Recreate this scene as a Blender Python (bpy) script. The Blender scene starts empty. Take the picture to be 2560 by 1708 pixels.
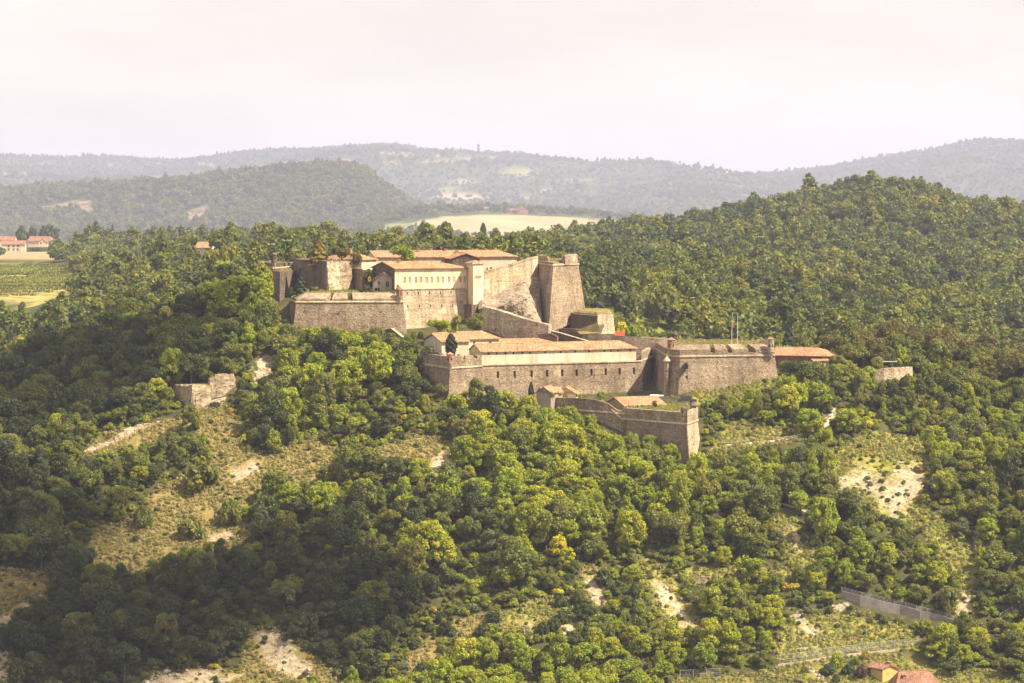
import bpy, bmesh, math, random
import numpy as np
from mathutils import Vector, noise as mnoise

# ------------------------------------------------------------------ camera
SC = bpy.context.scene
ROOT = SC.collection
FPX, VH, UC, ZC = 7467.0, 480.0, 1280.0, 150.0      # focal length and horizon in photo pixels, eye height
cam_d = bpy.data.cameras.new('camera'); cam = bpy.data.objects.new('camera', cam_d); ROOT.objects.link(cam)
cam_d.sensor_width = 36.0; cam_d.lens = 36.0*FPX/2560.0
cam_d.shift_y = -(854.0-VH)/2560.0
cam_d.clip_start = 1.0; cam_d.clip_end = 80000.0
cam.location = (0, 0, ZC); cam.rotation_euler = (math.radians(90), 0, 0)
SC.camera = cam

# ------------------------------------------------------------------ sky, sun, exposure
SUN = Vector((0.60, -0.265, 0.755)).normalized()
W = bpy.data.worlds.new('World'); SC.world = W; W.use_nodes = True
nt = W.node_tree; nt.nodes.clear()
wo = nt.nodes.new('ShaderNodeOutputWorld'); bg = nt.nodes.new('ShaderNodeBackground')
sky = nt.nodes.new('ShaderNodeTexSky'); sky.sky_type = 'NISHITA'; sky.sun_disc = False
sky.sun_elevation = math.asin(SUN.z); sky.sun_rotation = math.atan2(SUN.x, SUN.y)
sky.altitude = 300; sky.dust_density = 4.0; sky.air_density = 1.0
tc = nt.nodes.new('ShaderNodeTexCoord')
mp = nt.nodes.new('ShaderNodeMapping'); mp.inputs['Scale'].default_value = (1.6, 1.6, 7.5)
nz = nt.nodes.new('ShaderNodeTexNoise'); nz.inputs['Scale'].default_value = 3.2; nz.inputs['Detail'].default_value = 7; nz.inputs['Roughness'].default_value = 0.55
rp = nt.nodes.new('ShaderNodeValToRGB')            # high thin cloud: almost complete cover, faint blue-grey gaps
rp.color_ramp.elements[0].position = 0.38; rp.color_ramp.elements[0].color = (0.84, 0.84, 0.84, 1)
rp.color_ramp.elements[1].position = 0.60; rp.color_ramp.elements[1].color = (1, 1, 1, 1)
cl = nt.nodes.new('ShaderNodeMixRGB'); cl.inputs[2].default_value = (9.2, 8.3, 7.65, 1)
nt.links.new(tc.outputs['Generated'], mp.inputs['Vector']); nt.links.new(mp.outputs['Vector'], nz.inputs['Vector'])
nt.links.new(nz.outputs['Fac'], rp.inputs['Fac']); nt.links.new(rp.outputs['Color'], cl.inputs[0])
nt.links.new(sky.outputs['Color'], cl.inputs[1]); nt.links.new(cl.outputs['Color'], bg.inputs['Color'])
bg.inputs['Strength'].default_value = 0.054
nt.links.new(bg.outputs['Background'], wo.inputs['Surface'])

sun_d = bpy.data.lights.new('sun', 'SUN'); sun = bpy.data.objects.new('sun', sun_d); ROOT.objects.link(sun)
sun_d.energy = 5.0; sun_d.angle = math.radians(0.6); sun_d.color = (1.0, 0.87, 0.67)
sun.rotation_euler = (-SUN).to_track_quat('-Z', 'Y').to_euler(); sun.location = (300, 300, 900)

vs = SC.view_settings; vs.view_transform = 'Standard'; vs.look = 'None'; vs.exposure = 1.14; vs.gamma = 1.0
vs.use_curve_mapping = False
cy = SC.cycles
cy.use_denoising = True; cy.max_bounces = 5; cy.diffuse_bounces = 3; cy.glossy_bounces = 1; cy.transmission_bounces = 3
cy.volume_bounces = 2; cy.transparent_max_bounces = 16; cy.use_adaptive_sampling = True; cy.adaptive_threshold = 0.02
cy.sample_clamp_indirect = 4.0; cy.caustics_reflective = False; cy.caustics_refractive = False
random.seed(7)
RNG = np.random.default_rng(7)

# ------------------------------------------------------------------ helpers
def X(u, Y): return (u-UC)/FPX*Y
def Z(v, Y): return ZC-(v-VH)/FPX*Y
def FY(Y): return Y if Y < 1150 else 1150+(Y-1150)*1.9      # plateau and wooded hill lie well behind the fort
def P(u, v, Y): return Vector((X(u, Y), Y, Z(v, Y)))
def uv_of(x, y, z): return UC+x/y*FPX, VH+(ZC-z)/y*FPX

def tag(o, label=None, cat=None, group=None, kind=None):
    if label: o['label'] = label
    if cat: o['category'] = cat
    if group: o['group'] = group
    if kind: o['kind'] = kind
    return o
def link(o, parent=None):
    ROOT.objects.link(o)
    if parent is not None: o.parent = parent
    return o
def empty(name, loc, label=None, cat=None, group=None, kind=None):
    o = bpy.data.objects.new(name, None); o.location = loc; o.empty_display_size = 0.5
    ROOT.objects.link(o)
    return tag(o, label, cat, group, kind)
def mesh_obj(name, verts, faces, mat, parent=None, smooth=False, off=None):
    """world-space verts -> object; when parented to an Empty, verts become local to it"""
    me = bpy.data.meshes.new(name)
    base = Vector((0, 0, 0))
    if parent is not None:
        q = parent
        while q is not None: base += q.location; q = q.parent
    me.from_pydata([tuple(Vector(v)-base) for v in verts], [], faces)
    if mat is not None: me.materials.append(mat)
    me.update()
    if smooth: me.shade_smooth()
    return link(bpy.data.objects.new(name, me), parent)
class MB:
    """collects boxes, prisms and lathes and links them as one mesh"""
    def __init__(s): s.v, s.f = [], []
    def add(s, v, f):
        n = len(s.v); s.v += [Vector(a) for a in v]; s.f += [tuple(i+n for i in q) for q in f]; return s
    def rings(s, rs, cap=True, closed=True):
        n = len(rs[0]); v = [p for r in rs for p in r]; f = []
        for k in range(len(rs)-1):
            for i in range(n if closed else n-1):
                j = (i+1) % n
                f.append((k*n+i, k*n+j, (k+1)*n+j, (k+1)*n+i))
        if cap:
            f.append(tuple(reversed(range(n)))); f.append(tuple((len(rs)-1)*n+i for i in range(n)))
        return s.add(v, f)
    def box(s, c, ax, ay, h, z0):
        """c = xy centre, ax/ay = half-extent vectors in plan"""
        c = Vector((c[0], c[1], 0)); ax = Vector((ax[0], ax[1], 0)); ay = Vector((ay[0], ay[1], 0))
        q = [c-ax-ay, c+ax-ay, c+ax+ay, c-ax+ay]
        return s.rings([[p+Vector((0, 0, z0)) for p in q], [p+Vector((0, 0, z0+h)) for p in q]])
    def lathe(s, c, prof, n=14):
        """prof = [(radius, z)] bottom to top"""
        rs = []
        for r, z in prof:
            rs.append([Vector((c[0]+max(r, 0.01)*math.cos(2*math.pi*i/n), c[1]+max(r, 0.01)*math.sin(2*math.pi*i/n), z)) for i in range(n)])
        return s.rings(rs)
    def bar(s, a, b, r, n=5, r2=None):
        a, b = Vector(a), Vector(b); d = (b-a).normalized(); r2 = r if r2 is None else r2
        t = d.cross(Vector((0, 0, 1))); t = t.normalized() if t.length > 1e-4 else Vector((1, 0, 0)); w = d.cross(t)
        R = lambda c, rr: [c+(t*math.cos(2*math.pi*i/n)+w*math.sin(2*math.pi*i/n))*rr for i in range(n)]
        return s.rings([R(a, r), R(b, r2)])
    def build(s, name, mat, parent=None, smooth=False): return mesh_obj(name, s.v, s.f, mat, parent, smooth)

def offset_poly(pts, d):
    """grow a CCW plan polygon by d (scalar or one value per vertex) with mitred corners"""
    n = len(pts); out = []
    ds = d if isinstance(d, (list, tuple)) else [d]*n
    for i in range(n):
        p0, p1, p2 = Vector(pts[i-1]), Vector(pts[i]), Vector(pts[(i+1) % n])
        e1 = (p1-p0).normalized(); e2 = (p2-p1).normalized()
        n1 = Vector((e1.y, -e1.x)); n2 = Vector((e2.y, -e2.x))
        m = (n1+n2); m = m/max(0.25, m.length_squared)*2 if m.length > 1e-3 else n1
        out.append(p1+m*ds[i])
    return out
def fbm(x, y, z, octs=4, rough=0.5): return mnoise.fractal(Vector((x, y, z)), 1.0-0.0*rough, 2.0, octs)
def smooth01(t): t = np.clip(t, 0, 1); return t*t*(3-2*t)
def in_poly(u, v, poly):
    """vectorised point in polygon"""
    u = np.asarray(u, float); v = np.asarray(v, float); c = np.zeros(u.shape, bool); n = len(poly)
    for i in range(n):
        x1, y1 = poly[i]; x2, y2 = poly[i-1]
        if y1 == y2: continue
        c ^= ((y1 > v) != (y2 > v)) & (u < (x2-x1)*(v-y1)/(y2-y1)+x1)
    return c
def poly_dist(u, v, poly):
    """distance to polygon border (positive inside)"""
    u = np.asarray(u, float); v = np.asarray(v, float); d = np.full(u.shape, 1e9); n = len(poly)
    for i in range(n):
        x1, y1 = poly[i]; x2, y2 = poly[i-1]; L = (x2-x1)**2+(y2-y1)**2+1e-9
        t = np.clip(((u-x1)*(x2-x1)+(v-y1)*(y2-y1))/L, 0, 1)
        d = np.minimum(d, np.hypot(u-x1-t*(x2-x1), v-y1-t*(y2-y1)))
    return np.where(in_poly(u, v, poly), d, -d)
# ------------------------------------------------------------------ materials
class NT:
    def __init__(s, name):
        s.m = bpy.data.materials.new(name); s.m.use_nodes = True; s.t = s.m.node_tree; s.t.nodes.clear()
        s.out = s.t.nodes.new('ShaderNodeOutputMaterial'); s.geo = None
    def n(s, typ, **kw):
        q = s.t.nodes.new(typ)
        for k, v in kw.items():
            if k.startswith('i_'): q.inputs[k[2:].replace('_', ' ')].default_value = v
            else: setattr(q, k, v)
        return q
    def l(s, a, b): s.t.links.new(a, b)
    def pos(s, scale=(1, 1, 1)):
        g = s.n('ShaderNodeNewGeometry'); m = s.n('ShaderNodeMapping'); m.inputs['Scale'].default_value = scale
        s.l(g.outputs['Position'], m.inputs['Vector']); return m.outputs['Vector']
    def noise(s, scale, detail=4, rough=0.55, sc=(1, 1, 1)):
        q = s.n('ShaderNodeTexNoise'); q.inputs['Scale'].default_value = scale; q.inputs['Detail'].default_value = detail
        q.inputs['Roughness'].default_value = rough; s.l(s.pos(sc), q.inputs['Vector']); return q.outputs['Fac']
    def vor(s, scale, sc=(1, 1, 1), out='Color'):
        q = s.n('ShaderNodeTexVoronoi'); q.inputs['Scale'].default_value = scale; s.l(s.pos(sc), q.inputs['Vector']); return q.outputs[out]
    def ramp(s, fac, stops):
        r = s.n('ShaderNodeValToRGB'); e = r.color_ramp.elements
        while len(e) < len(stops): e.new(0.5)
        for q, (p, c) in zip(e, stops): q.position = p; q.color = (*c, 1) if len(c) == 3 else c
        s.l(fac, r.inputs['Fac']); return r.outputs['Color']
    def mix(s, fac, a, b, mode='MIX'):
        q = s.n('ShaderNodeMixRGB', blend_type=mode)
        for i, w in enumerate((fac, a, b)):
            if hasattr(w, 'links'): s.l(w, q.inputs[i])
            elif isinstance(w, (int, float)): q.inputs[i].default_value = w if i == 0 else (w, w, w, 1)
            else: q.inputs[i].default_value = (*w, 1)
        return q.outputs['Color']
    def math(s, op, a, b=0.0, clamp=False):
        q = s.n('ShaderNodeMath', operation=op, use_clamp=clamp)
        for i, w in enumerate((a, b)):
            if hasattr(w, 'links'): s.l(w, q.inputs[i])
            else: q.inputs[i].default_value = w
        return q.outputs[0]
    def attr(s, name, out='Color', typ='GEOMETRY'):
        q = s.n('ShaderNodeAttribute', attribute_name=name, attribute_type=typ); return q.outputs[out]
    def bsdf(s, col, rough=0.9, bump=None, bstr=0.4, bdist=0.1, spec=0.2):
        b = s.n('ShaderNodeBsdfPrincipled'); b.inputs['Roughness'].default_value = rough; b.inputs['Specular IOR Level'].default_value = spec
        if hasattr(col, 'links'): s.l(col, b.inputs['Base Color'])
        else: b.inputs['Base Color'].default_value = (*col, 1)
        if bump is not None:
            q = s.n('ShaderNodeBump'); q.inputs['Strength'].default_value = bstr; q.inputs['Distance'].default_value = bdist
            s.l(bump, q.inputs['Height']); s.l(q.outputs['Normal'], b.inputs['Normal'])
        s.l(b.outputs[0], s.out.inputs['Surface']); return s.m

def stone_mat(name, dark, mid, light, block=1.3, speck=0.35, stain=0.5, streak=0.35, moss=0.0):
    m = NT(name)
    base = m.ramp(m.noise(0.16, 5, 0.62), [(0.30, dark), (0.5, mid), (0.72, light)])
    cell = m.n('ShaderNodeSeparateColor'); m.l(m.vor(block, (1, 1, 1.6)), cell.inputs[0])
    bl = m.ramp(cell.outputs[0], [(0.0, (1-speck,)*3), (0.5, (1.0,)*3), (1.0, (1+speck*0.8,)*3)])
    c = m.mix(1.0, base, bl, 'MULTIPLY')
    fine = m.ramp(m.noise(1.7, 3, 0.7), [(0.36, (0.42, 0.40, 0.38)), (0.46, (1, 1, 1)), (0.62, (1, 1, 1)), (0.72, (1.22, 1.2, 1.16))])
    c = m.mix(0.75, c, fine, 'MULTIPLY')
    st = m.ramp(m.noise(1.0, 4, 0.6, (0.55, 0.55, 0.045)), [(0.38, (0.48, 0.43, 0.40)), (0.50, (0.9, 0.88, 0.86)), (0.58, (1, 1, 1)), (0.70, (1.1, 1.08, 1.05))])
    c = m.mix(streak, c, st, 'MULTIPLY')
    pa = m.ramp(m.noise(0.09, 4, 0.6), [(0.36, (0.66, 0.60, 0.56)), (0.58, (1.08, 1.04, 1.0))])
    c = m.mix(stain, c, pa, 'MULTIPLY')
    co = m.ramp(m.noise(1.0, 3, 0.6, (0.10, 0.10, 2.2)), [(0.38, (0.80, 0.78, 0.76)), (0.5, (1, 1, 1)), (0.62, (1.12, 1.1, 1.08))])
    c = m.mix(0.7, c, co, 'MULTIPLY')
    rp_ = m.ramp(m.noise(0.22, 5, 0.7, (1, 1, 0.7)), [(0.61, (0, 0, 0)), (0.66, (0.55, 0.55, 0.55))])
    c = m.mix(rp_, c, tuple(min(1, x*1.35) for x in light))
    if moss:
        g = m.ramp(m.noise(0.35, 5, 0.7), [(0.56, (0, 0, 0)), (0.66, (moss,)*3)])
        c = m.mix(g, c, (0.10, 0.11, 0.035))
    oi = m.n('ShaderNodeObjectInfo'); c = m.mix(1.0, c, m.ramp(oi.outputs['Random'], [(0, (0.88, 0.87, 0.87)), (0.5, (1, 1, 1)), (1, (1.10, 1.10, 1.07))]), 'MULTIPLY')
    h = m.math('ADD', m.vor(block, (1, 1, 1.6), 'Distance'), m.noise(2.5, 4, 0.7))
    return m.bsdf(c, 0.95, h, 0.7, 0.16, 0.1)
def plaster_mat(name, a, b, stain=(0.55, 0.42, 0.32)):
    m = NT(name)
    c = m.ramp(m.noise(0.22, 5, 0.6), [(0.33, a), (0.66, b)])
    st = m.ramp(m.noise(0.9, 5, 0.65, (0.5, 0.5, 0.07)), [(0.33, stain), (0.55, (1, 1, 1))])
    c = m.mix(0.55, c, st, 'MULTIPLY')
    pk = m.ramp(m.noise(0.5, 5, 0.75), [(0.60, (1, 1, 1)), (0.72, (0.80, 0.62, 0.48))])
    c = m.mix(0.6, c, pk, 'MULTIPLY')
    return m.bsdf(c, 0.92, m.noise(3, 4, 0.7), 0.35, 0.06, 0.15)
def roof_mat(name, a, b, c_, moss=0.3):
    m = NT(name)
    cell = m.n('ShaderNodeSeparateColor'); m.l(m.vor(2.4, (1, 1.4, 1.4)), cell.inputs[0])
    c = m.ramp(cell.outputs[0], [(0.0, a), (0.5, b), (1.0, c_)])
    pa = m.ramp(m.noise(0.25, 5, 0.65), [(0.34, (0.66, 0.62, 0.60)), (0.6, (1.1, 1.05, 1.0))])
    c = m.mix(0.7, c, pa, 'MULTIPLY')
    sk = m.ramp(m.noise(1.0, 3, 0.6, (2.4, 0.16, 0.16)), [(0.36, (0.74, 0.70, 0.68)), (0.5, (1, 1, 1)), (0.66, (1.14, 1.12, 1.08))])
    c = m.mix(0.8, c, sk, 'MULTIPLY')
    g = m.ramp(m.noise(0.45, 4, 0.7), [(0.57, (0, 0, 0)), (0.70, (moss,)*3)])
    c = m.mix(g, c, (0.20, 0.15, 0.065))
    return m.bsdf(c, 0.9, m.vor(2.6, (1, 1.0, 1.0), 'Distance'), 0.9, 0.2, 0.15)
def plain_mat(name, col, rough=0.8, var=0.2, spec=0.2, metal=0.0):
    m = NT(name)
    c = m.ramp(m.noise(0.8, 4, 0.6), [(0.3, tuple(x*(1-var) for x in col)), (0.7, tuple(min(1, x*(1+var)) for x in col))])
    return m.bsdf(c, rough, m.noise(4, 3), 0.15, 0.03, spec)
def leaf_mat(name, cols, trans=0.36, attr_amt=0.9):
    """cols = shades that single trees of this kind take; 'tint' on the mesh varies leaf by leaf"""
    m = NT(name)
    oi = m.n('ShaderNodeObjectInfo')
    c = m.ramp(oi.outputs['Random'], [(i/(len(cols)-1), q) for i, q in enumerate(cols)])
    c = m.mix(attr_amt, c, m.attr('tint'), 'MULTIPLY')
    d = m.n('ShaderNodeBsdfDiffuse'); t = m.n('ShaderNodeBsdfTranslucent'); g = m.n('ShaderNodeBsdfGlossy'); g.inputs['Roughness'].default_value = 0.55
    g.inputs['Color'].default_value = (1, 1, 1, 1)
    m.l(c, d.inputs['Color'])
    m.l(m.mix(1.0, c, (1.15, 1.25, 0.55), 'MULTIPLY'), t.inputs['Color'])
    a = m.n('ShaderNodeMixShader'); a.inputs[0].default_value = trans; m.l(d.outputs[0], a.inputs[1]); m.l(t.outputs[0], a.inputs[2])
    b = m.n('ShaderNodeMixShader'); b.inputs[0].default_value = 0.015; m.l(a.outputs[0], b.inputs[1]); m.l(g.outputs[0], b.inputs[2])
    m.l(b.outputs[0], m.out.inputs['Surface']); return m.m

M = {}
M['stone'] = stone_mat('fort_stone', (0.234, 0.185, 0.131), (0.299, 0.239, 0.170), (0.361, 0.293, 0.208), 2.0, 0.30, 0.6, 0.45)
M['stone_dark'] = stone_mat('brown_shaded_stone', (0.125, 0.094, 0.070), (0.159, 0.122, 0.091), (0.201, 0.157, 0.116), 2.0, 0.35, 0.6, 0.4)  # darker fort stone; also puts shade of sun-averted walls into their colour
M['stone_pale'] = stone_mat('pale_rubble_stone', (0.356, 0.288, 0.197), (0.451, 0.371, 0.262), (0.524, 0.444, 0.318), 2.0, 0.30, 0.5, 0.5)
M['stone_cream'] = stone_mat('cream_rubble_stone', (0.431, 0.346, 0.235), (0.515, 0.431, 0.299), (0.590, 0.506, 0.358), 2.2, 0.13, 0.5, 0.6)
M['ruin'] = stone_mat('ruined_limestone', (0.351, 0.285, 0.198), (0.435, 0.360, 0.252), (0.518, 0.444, 0.320), 0.9, 0.45, 0.7, 0.3, 0.25)
M['cordon'] = stone_mat('cut_stone', (0.402, 0.326, 0.229), (0.468, 0.385, 0.274), (0.518, 0.435, 0.320), 1.0, 0.2, 0.3, 0.2)
M['brick'] = stone_mat('red_brick', (0.295, 0.164, 0.115), (0.361, 0.213, 0.148), (0.426, 0.279, 0.197), 2.5, 0.3, 0.5, 0.3)
M['plaster'] = plaster_mat('cream_plaster', (0.644, 0.508, 0.329), (0.781, 0.654, 0.446))
M['plaster_white'] = plaster_mat('white_plaster', (0.514, 0.446, 0.328), (0.617, 0.549, 0.414))
M['plaster_grey'] = plaster_mat('grey_plaster', (0.292, 0.249, 0.192), (0.368, 0.321, 0.250))
M['plaster_yellow'] = plaster_mat('yellow_plaster', (0.514, 0.360, 0.125), (0.600, 0.428, 0.164), (0.816, 0.714, 0.558))
M['roof'] = roof_mat('terracotta_tiles', (0.26, 0.136, 0.074), (0.36, 0.208, 0.116), (0.46, 0.305, 0.185), 0.45)
M['roof_red'] = roof_mat('red_tiles', (0.21, 0.110, 0.078), (0.275, 0.15, 0.105), (0.35, 0.215, 0.155), 0.35)
M['dark'] = plain_mat('dark_opening', (0.022, 0.018, 0.018), 0.9, 0.3)
M['glass'] = plain_mat('window_pane', (0.05, 0.05, 0.06), 0.25, 0.3, 0.5)
M['pane_grey'] = plain_mat('boarded_window', (0.40, 0.335, 0.27), 0.8, 0.25)
M['wood'] = plain_mat('weathered_wood', (0.40, 0.30, 0.20), 0.9, 0.3)
M['wood_door'] = plain_mat('ochre_door', (0.55, 0.33, 0.10), 0.8, 0.2)
M['metal_dark'] = plain_mat('dark_painted_metal', (0.045, 0.04, 0.042), 0.5, 0.25, 0.4)
M['metal_grey'] = plain_mat('galvanised_metal', (0.42, 0.42, 0.43), 0.5, 0.15, 0.4)
M['white'] = plain_mat('white_paint', (0.78, 0.77, 0.75), 0.6, 0.06)
M['concrete'] = plain_mat('grey_concrete', (0.25, 0.225, 0.205), 0.9, 0.22)
M['path'] = plain_mat('pale_gravel', (0.46, 0.38, 0.28), 0.95, 0.18)
M['orange'] = plain_mat('orange_netting', (0.85, 0.16, 0.04), 0.8, 0.15)
M['yellow_paint'] = plain_mat('yellow_paint', (0.80, 0.60, 0.08), 0.7, 0.08)
M['flag_green'] = plain_mat('flag_green', (0.02, 0.30, 0.12), 0.8, 0.1)
M['flag_white'] = plain_mat('flag_white', (0.80, 0.79, 0.76), 0.8, 0.05)
M['flag_red'] = plain_mat('flag_red', (0.62, 0.035, 0.04), 0.8, 0.1)
M['skin'] = plain_mat('skin', (0.50, 0.32, 0.23), 0.6, 0.1)
M['jeans'] = plain_mat('blue_trousers', (0.06, 0.08, 0.15), 0.9, 0.2)
M['beige'] = plain_mat('beige_trousers', (0.50, 0.42, 0.32), 0.9, 0.1)
M['hair'] = plain_mat('brown_hair', (0.05, 0.03, 0.02), 0.8, 0.2)
M['lawn'] = None
def grass_mat(name, a, b, c_):
    m = NT(name)
    c = m.ramp(m.noise(0.35, 6, 0.7), [(0.3, a), (0.52, b), (0.75, c_)])
    return m.bsdf(c, 0.95, m.noise(2.0, 5, 0.75), 0.8, 0.3, 0.1)
M['lawn'] = grass_mat('green_turf', (0.085, 0.105, 0.024), (0.135, 0.15, 0.032), (0.21, 0.19, 0.06))
M['dry'] = grass_mat('dry_turf', (0.15, 0.125, 0.045), (0.23, 0.185, 0.07), (0.30, 0.255, 0.12))
# leaf shades per kind of tree
LEAF = {
 'oak':   leaf_mat('oak_leaves', [(0.136, 0.157, 0.025), (0.178, 0.192, 0.031), (0.119, 0.142, 0.031), (0.223, 0.218, 0.033), (0.156, 0.167, 0.041)]),
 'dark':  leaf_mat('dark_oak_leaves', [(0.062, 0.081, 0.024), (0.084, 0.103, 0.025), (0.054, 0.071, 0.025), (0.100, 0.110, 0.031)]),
 'bright':leaf_mat('locust_leaves', [(0.225, 0.269, 0.018), (0.298, 0.329, 0.020), (0.191, 0.237, 0.020), (0.349, 0.353, 0.022), (0.237, 0.271, 0.029)], 0.35),
 'far_light': leaf_mat('hill_leaves', [(0.153, 0.171, 0.031), (0.190, 0.199, 0.033), (0.133, 0.153, 0.033), (0.210, 0.209, 0.037)], 0.3),
 'olive': leaf_mat('grey_green_leaves', [(0.120, 0.140, 0.055), (0.150, 0.165, 0.070), (0.105, 0.125, 0.048)]),
 'yellow':leaf_mat('yellow_flowering_broom', [(0.50, 0.46, 0.020), (0.42, 0.40, 0.02), (0.55, 0.45, 0.02)], 0.35),
 'gold':  leaf_mat('golden_broom', [(0.40, 0.27, 0.03), (0.36, 0.26, 0.04), (0.44, 0.32, 0.03)]),
 'brown': leaf_mat('brownish_oak_leaves', [(0.125, 0.108, 0.026), (0.150, 0.128, 0.032), (0.10, 0.098, 0.026)]),
 'conifer': leaf_mat('conifer_needles', [(0.032, 0.052, 0.022), (0.040, 0.062, 0.022)], 0.12),
 'conifer_gold': leaf_mat('golden_conifer_needles', [(0.22, 0.155, 0.030), (0.19, 0.145, 0.030)], 0.12),
 'purple': leaf_mat('purple_plum_leaves', [(0.105, 0.060, 0.055), (0.09, 0.05, 0.05)]),
 'grassy': leaf_mat('dry_grass_blades', [(0.26, 0.205, 0.075), (0.33, 0.265, 0.10), (0.22, 0.20, 0.06), (0.28, 0.245, 0.085)], 0.3),
 'green_grass': leaf_mat('green_grass_blades', [(0.20, 0.22, 0.045), (0.27, 0.26, 0.06), (0.16, 0.19, 0.04)], 0.3),
}
M['bark'] = plain_mat('bark', (0.11, 0.085, 0.065), 0.95, 0.3)
# ------------------------------------------------------------------ terrain: one height function through surveyed points (u, v, distance)
CP = []
def cp(v, Y, us):
    for u in us: CP.append((u, v, Y))
cp(1980, 690, (-500, 0, 500, 1000, 1500, 2000, 2500, 3100))
cp(1708, 745, (-450, 0, 400, 800, 1200, 1600, 1900)); cp(1712, 742, (2150, 2300)); cp(1700, 745, (2560, 3000))
cp(1640, 757, (1950, 2150, 2300))
cp(1550, 768, (-450, -100, 200, 600, 1000, 1400, 1750, 2600, 3000)); cp(1575, 770, (2050, 2300))
cp(1400, 792, (-450, -100, 200, 500, 800, 1100, 1400, 1700, 2000, 2300, 2600, 3000))
cp(1280, 813, (-450, 0, 300, 600, 900, 1200, 1500, 1800, 2100, 2400, 2750))
cp(1170, 834, (-450, 0, 200, 450, 700, 950, 1200, 1450)); cp(1170, 840, (1850, 2050, 2300, 2560, 2950))
CP += [(1560, 1150, 848), (1640, 1170, 846), (1727, 1200, 842), (1400, 1100, 852), (1500, 1130, 850), (1775, 1130, 852), (1745, 1180, 850),
       (300, 1108, 846), (120, 1150, 842), (440, 1030, 863), (530, 1005, 870), (650, 935, 886), (700, 860, 908), (560, 1060, 856), (620, 1050, 858),
       (0, 1150, 852), (100, 1105, 872), (-300, 1180, 855), (200, 1050, 890), (0, 1060, 895), (100, 1000, 912), (300, 960, 912), (430, 910, 920), (200, 930, 930),
       (-300, 1080, 900), (0, 1000, 940), (-300, 1060, 945), (130, 915, 950), (250, 868, 955), (350, 850, 957), (450, 838, 957), (560, 800, 957), (640, 790, 950), (600, 870, 925),
       (720, 842, 938), (820, 842, 938), (920, 842, 938), (1030, 846, 938), (800, 870, 915), (920, 900, 903), (1000, 940, 888), (1090, 985, 872), (1126, 1005, 866), (1210, 1015, 870),
       (800, 950, 890), (700, 1010, 875), (850, 1050, 862), (1000, 1060, 860), (1150, 1080, 855), (1300, 1060, 866), (1360, 1070, 862), (1250, 1030, 880), (1320, 1030, 880)]
# inside the fort and right of it
CP += [(1130, 950, 900), (1250, 1000, 900), (1400, 1000, 905), (1560, 990, 915), (1560, 950, 940), (1780, 940, 930), (1900, 930, 925), (1250, 940, 918), (1400, 930, 920),
       (1450, 1005, 888), (1600, 1005, 886), (1700, 1020, 868), (1760, 1050, 872), (1720, 1000, 886), (1800, 975, 888), (1900, 955, 891), (1965, 950, 893),
       (1250, 860, 934), (1350, 860, 932), (1450, 862, 935), (1560, 880, 945), (1480, 852, 950), (1540, 855, 955),
       (760, 745, 965), (900, 742, 968), (1050, 742, 978), (1150, 780, 962), (1200, 720, 985), (1300, 710, 990), (1400, 700, 995), (660, 770, 965), (720, 720, 1000),
       (900, 690, 1030), (1100, 690, 1030), (1300, 700, 1030), (700, 705, 1040), (1500, 870, 1010), (1600, 930, 990), (1800, 950, 970), (1450, 800, 995), (1560, 870, 965), (1700, 960, 1000), (1900, 960, 980),
       (2010, 932, 898), (2080, 930, 902), (2200, 962, 900), (2285, 955, 906), (2400, 968, 912), (2560, 1000, 915), (2900, 1060, 905),
       (2050, 900, 935), (2200, 898, 945), (2350, 910, 955), (2560, 945, 958), (2900, 1000, 955),
       (1850, 1040, 868), (2000, 1040, 872), (2200, 1050, 876), (2400, 1080, 880), (2600, 1110, 884), (2950, 1150, 880), (1950, 1100, 856), (2150, 1100, 860), (2400, 1150, 860)]
CPW = [tuple(P(u, v, Y)) for u, v, Y in CP]
for xx, yy, zz in [(-260, 1090, 62), (-180, 1080, 70), (-120, 1080, 88), (-80, 1090, 105), (0, 1100, 116), (50, 1100, 82), (110, 1080, 76), (160, 1080, 82), (230, 1080, 78),
                   (-330, 900, 50), (-330, 780, 30), (330, 780, 30), (330, 900, 60), (330, 1000, 70), (-330, 1000, 60)]:
    CPW.append((xx, yy, zz))
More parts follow.
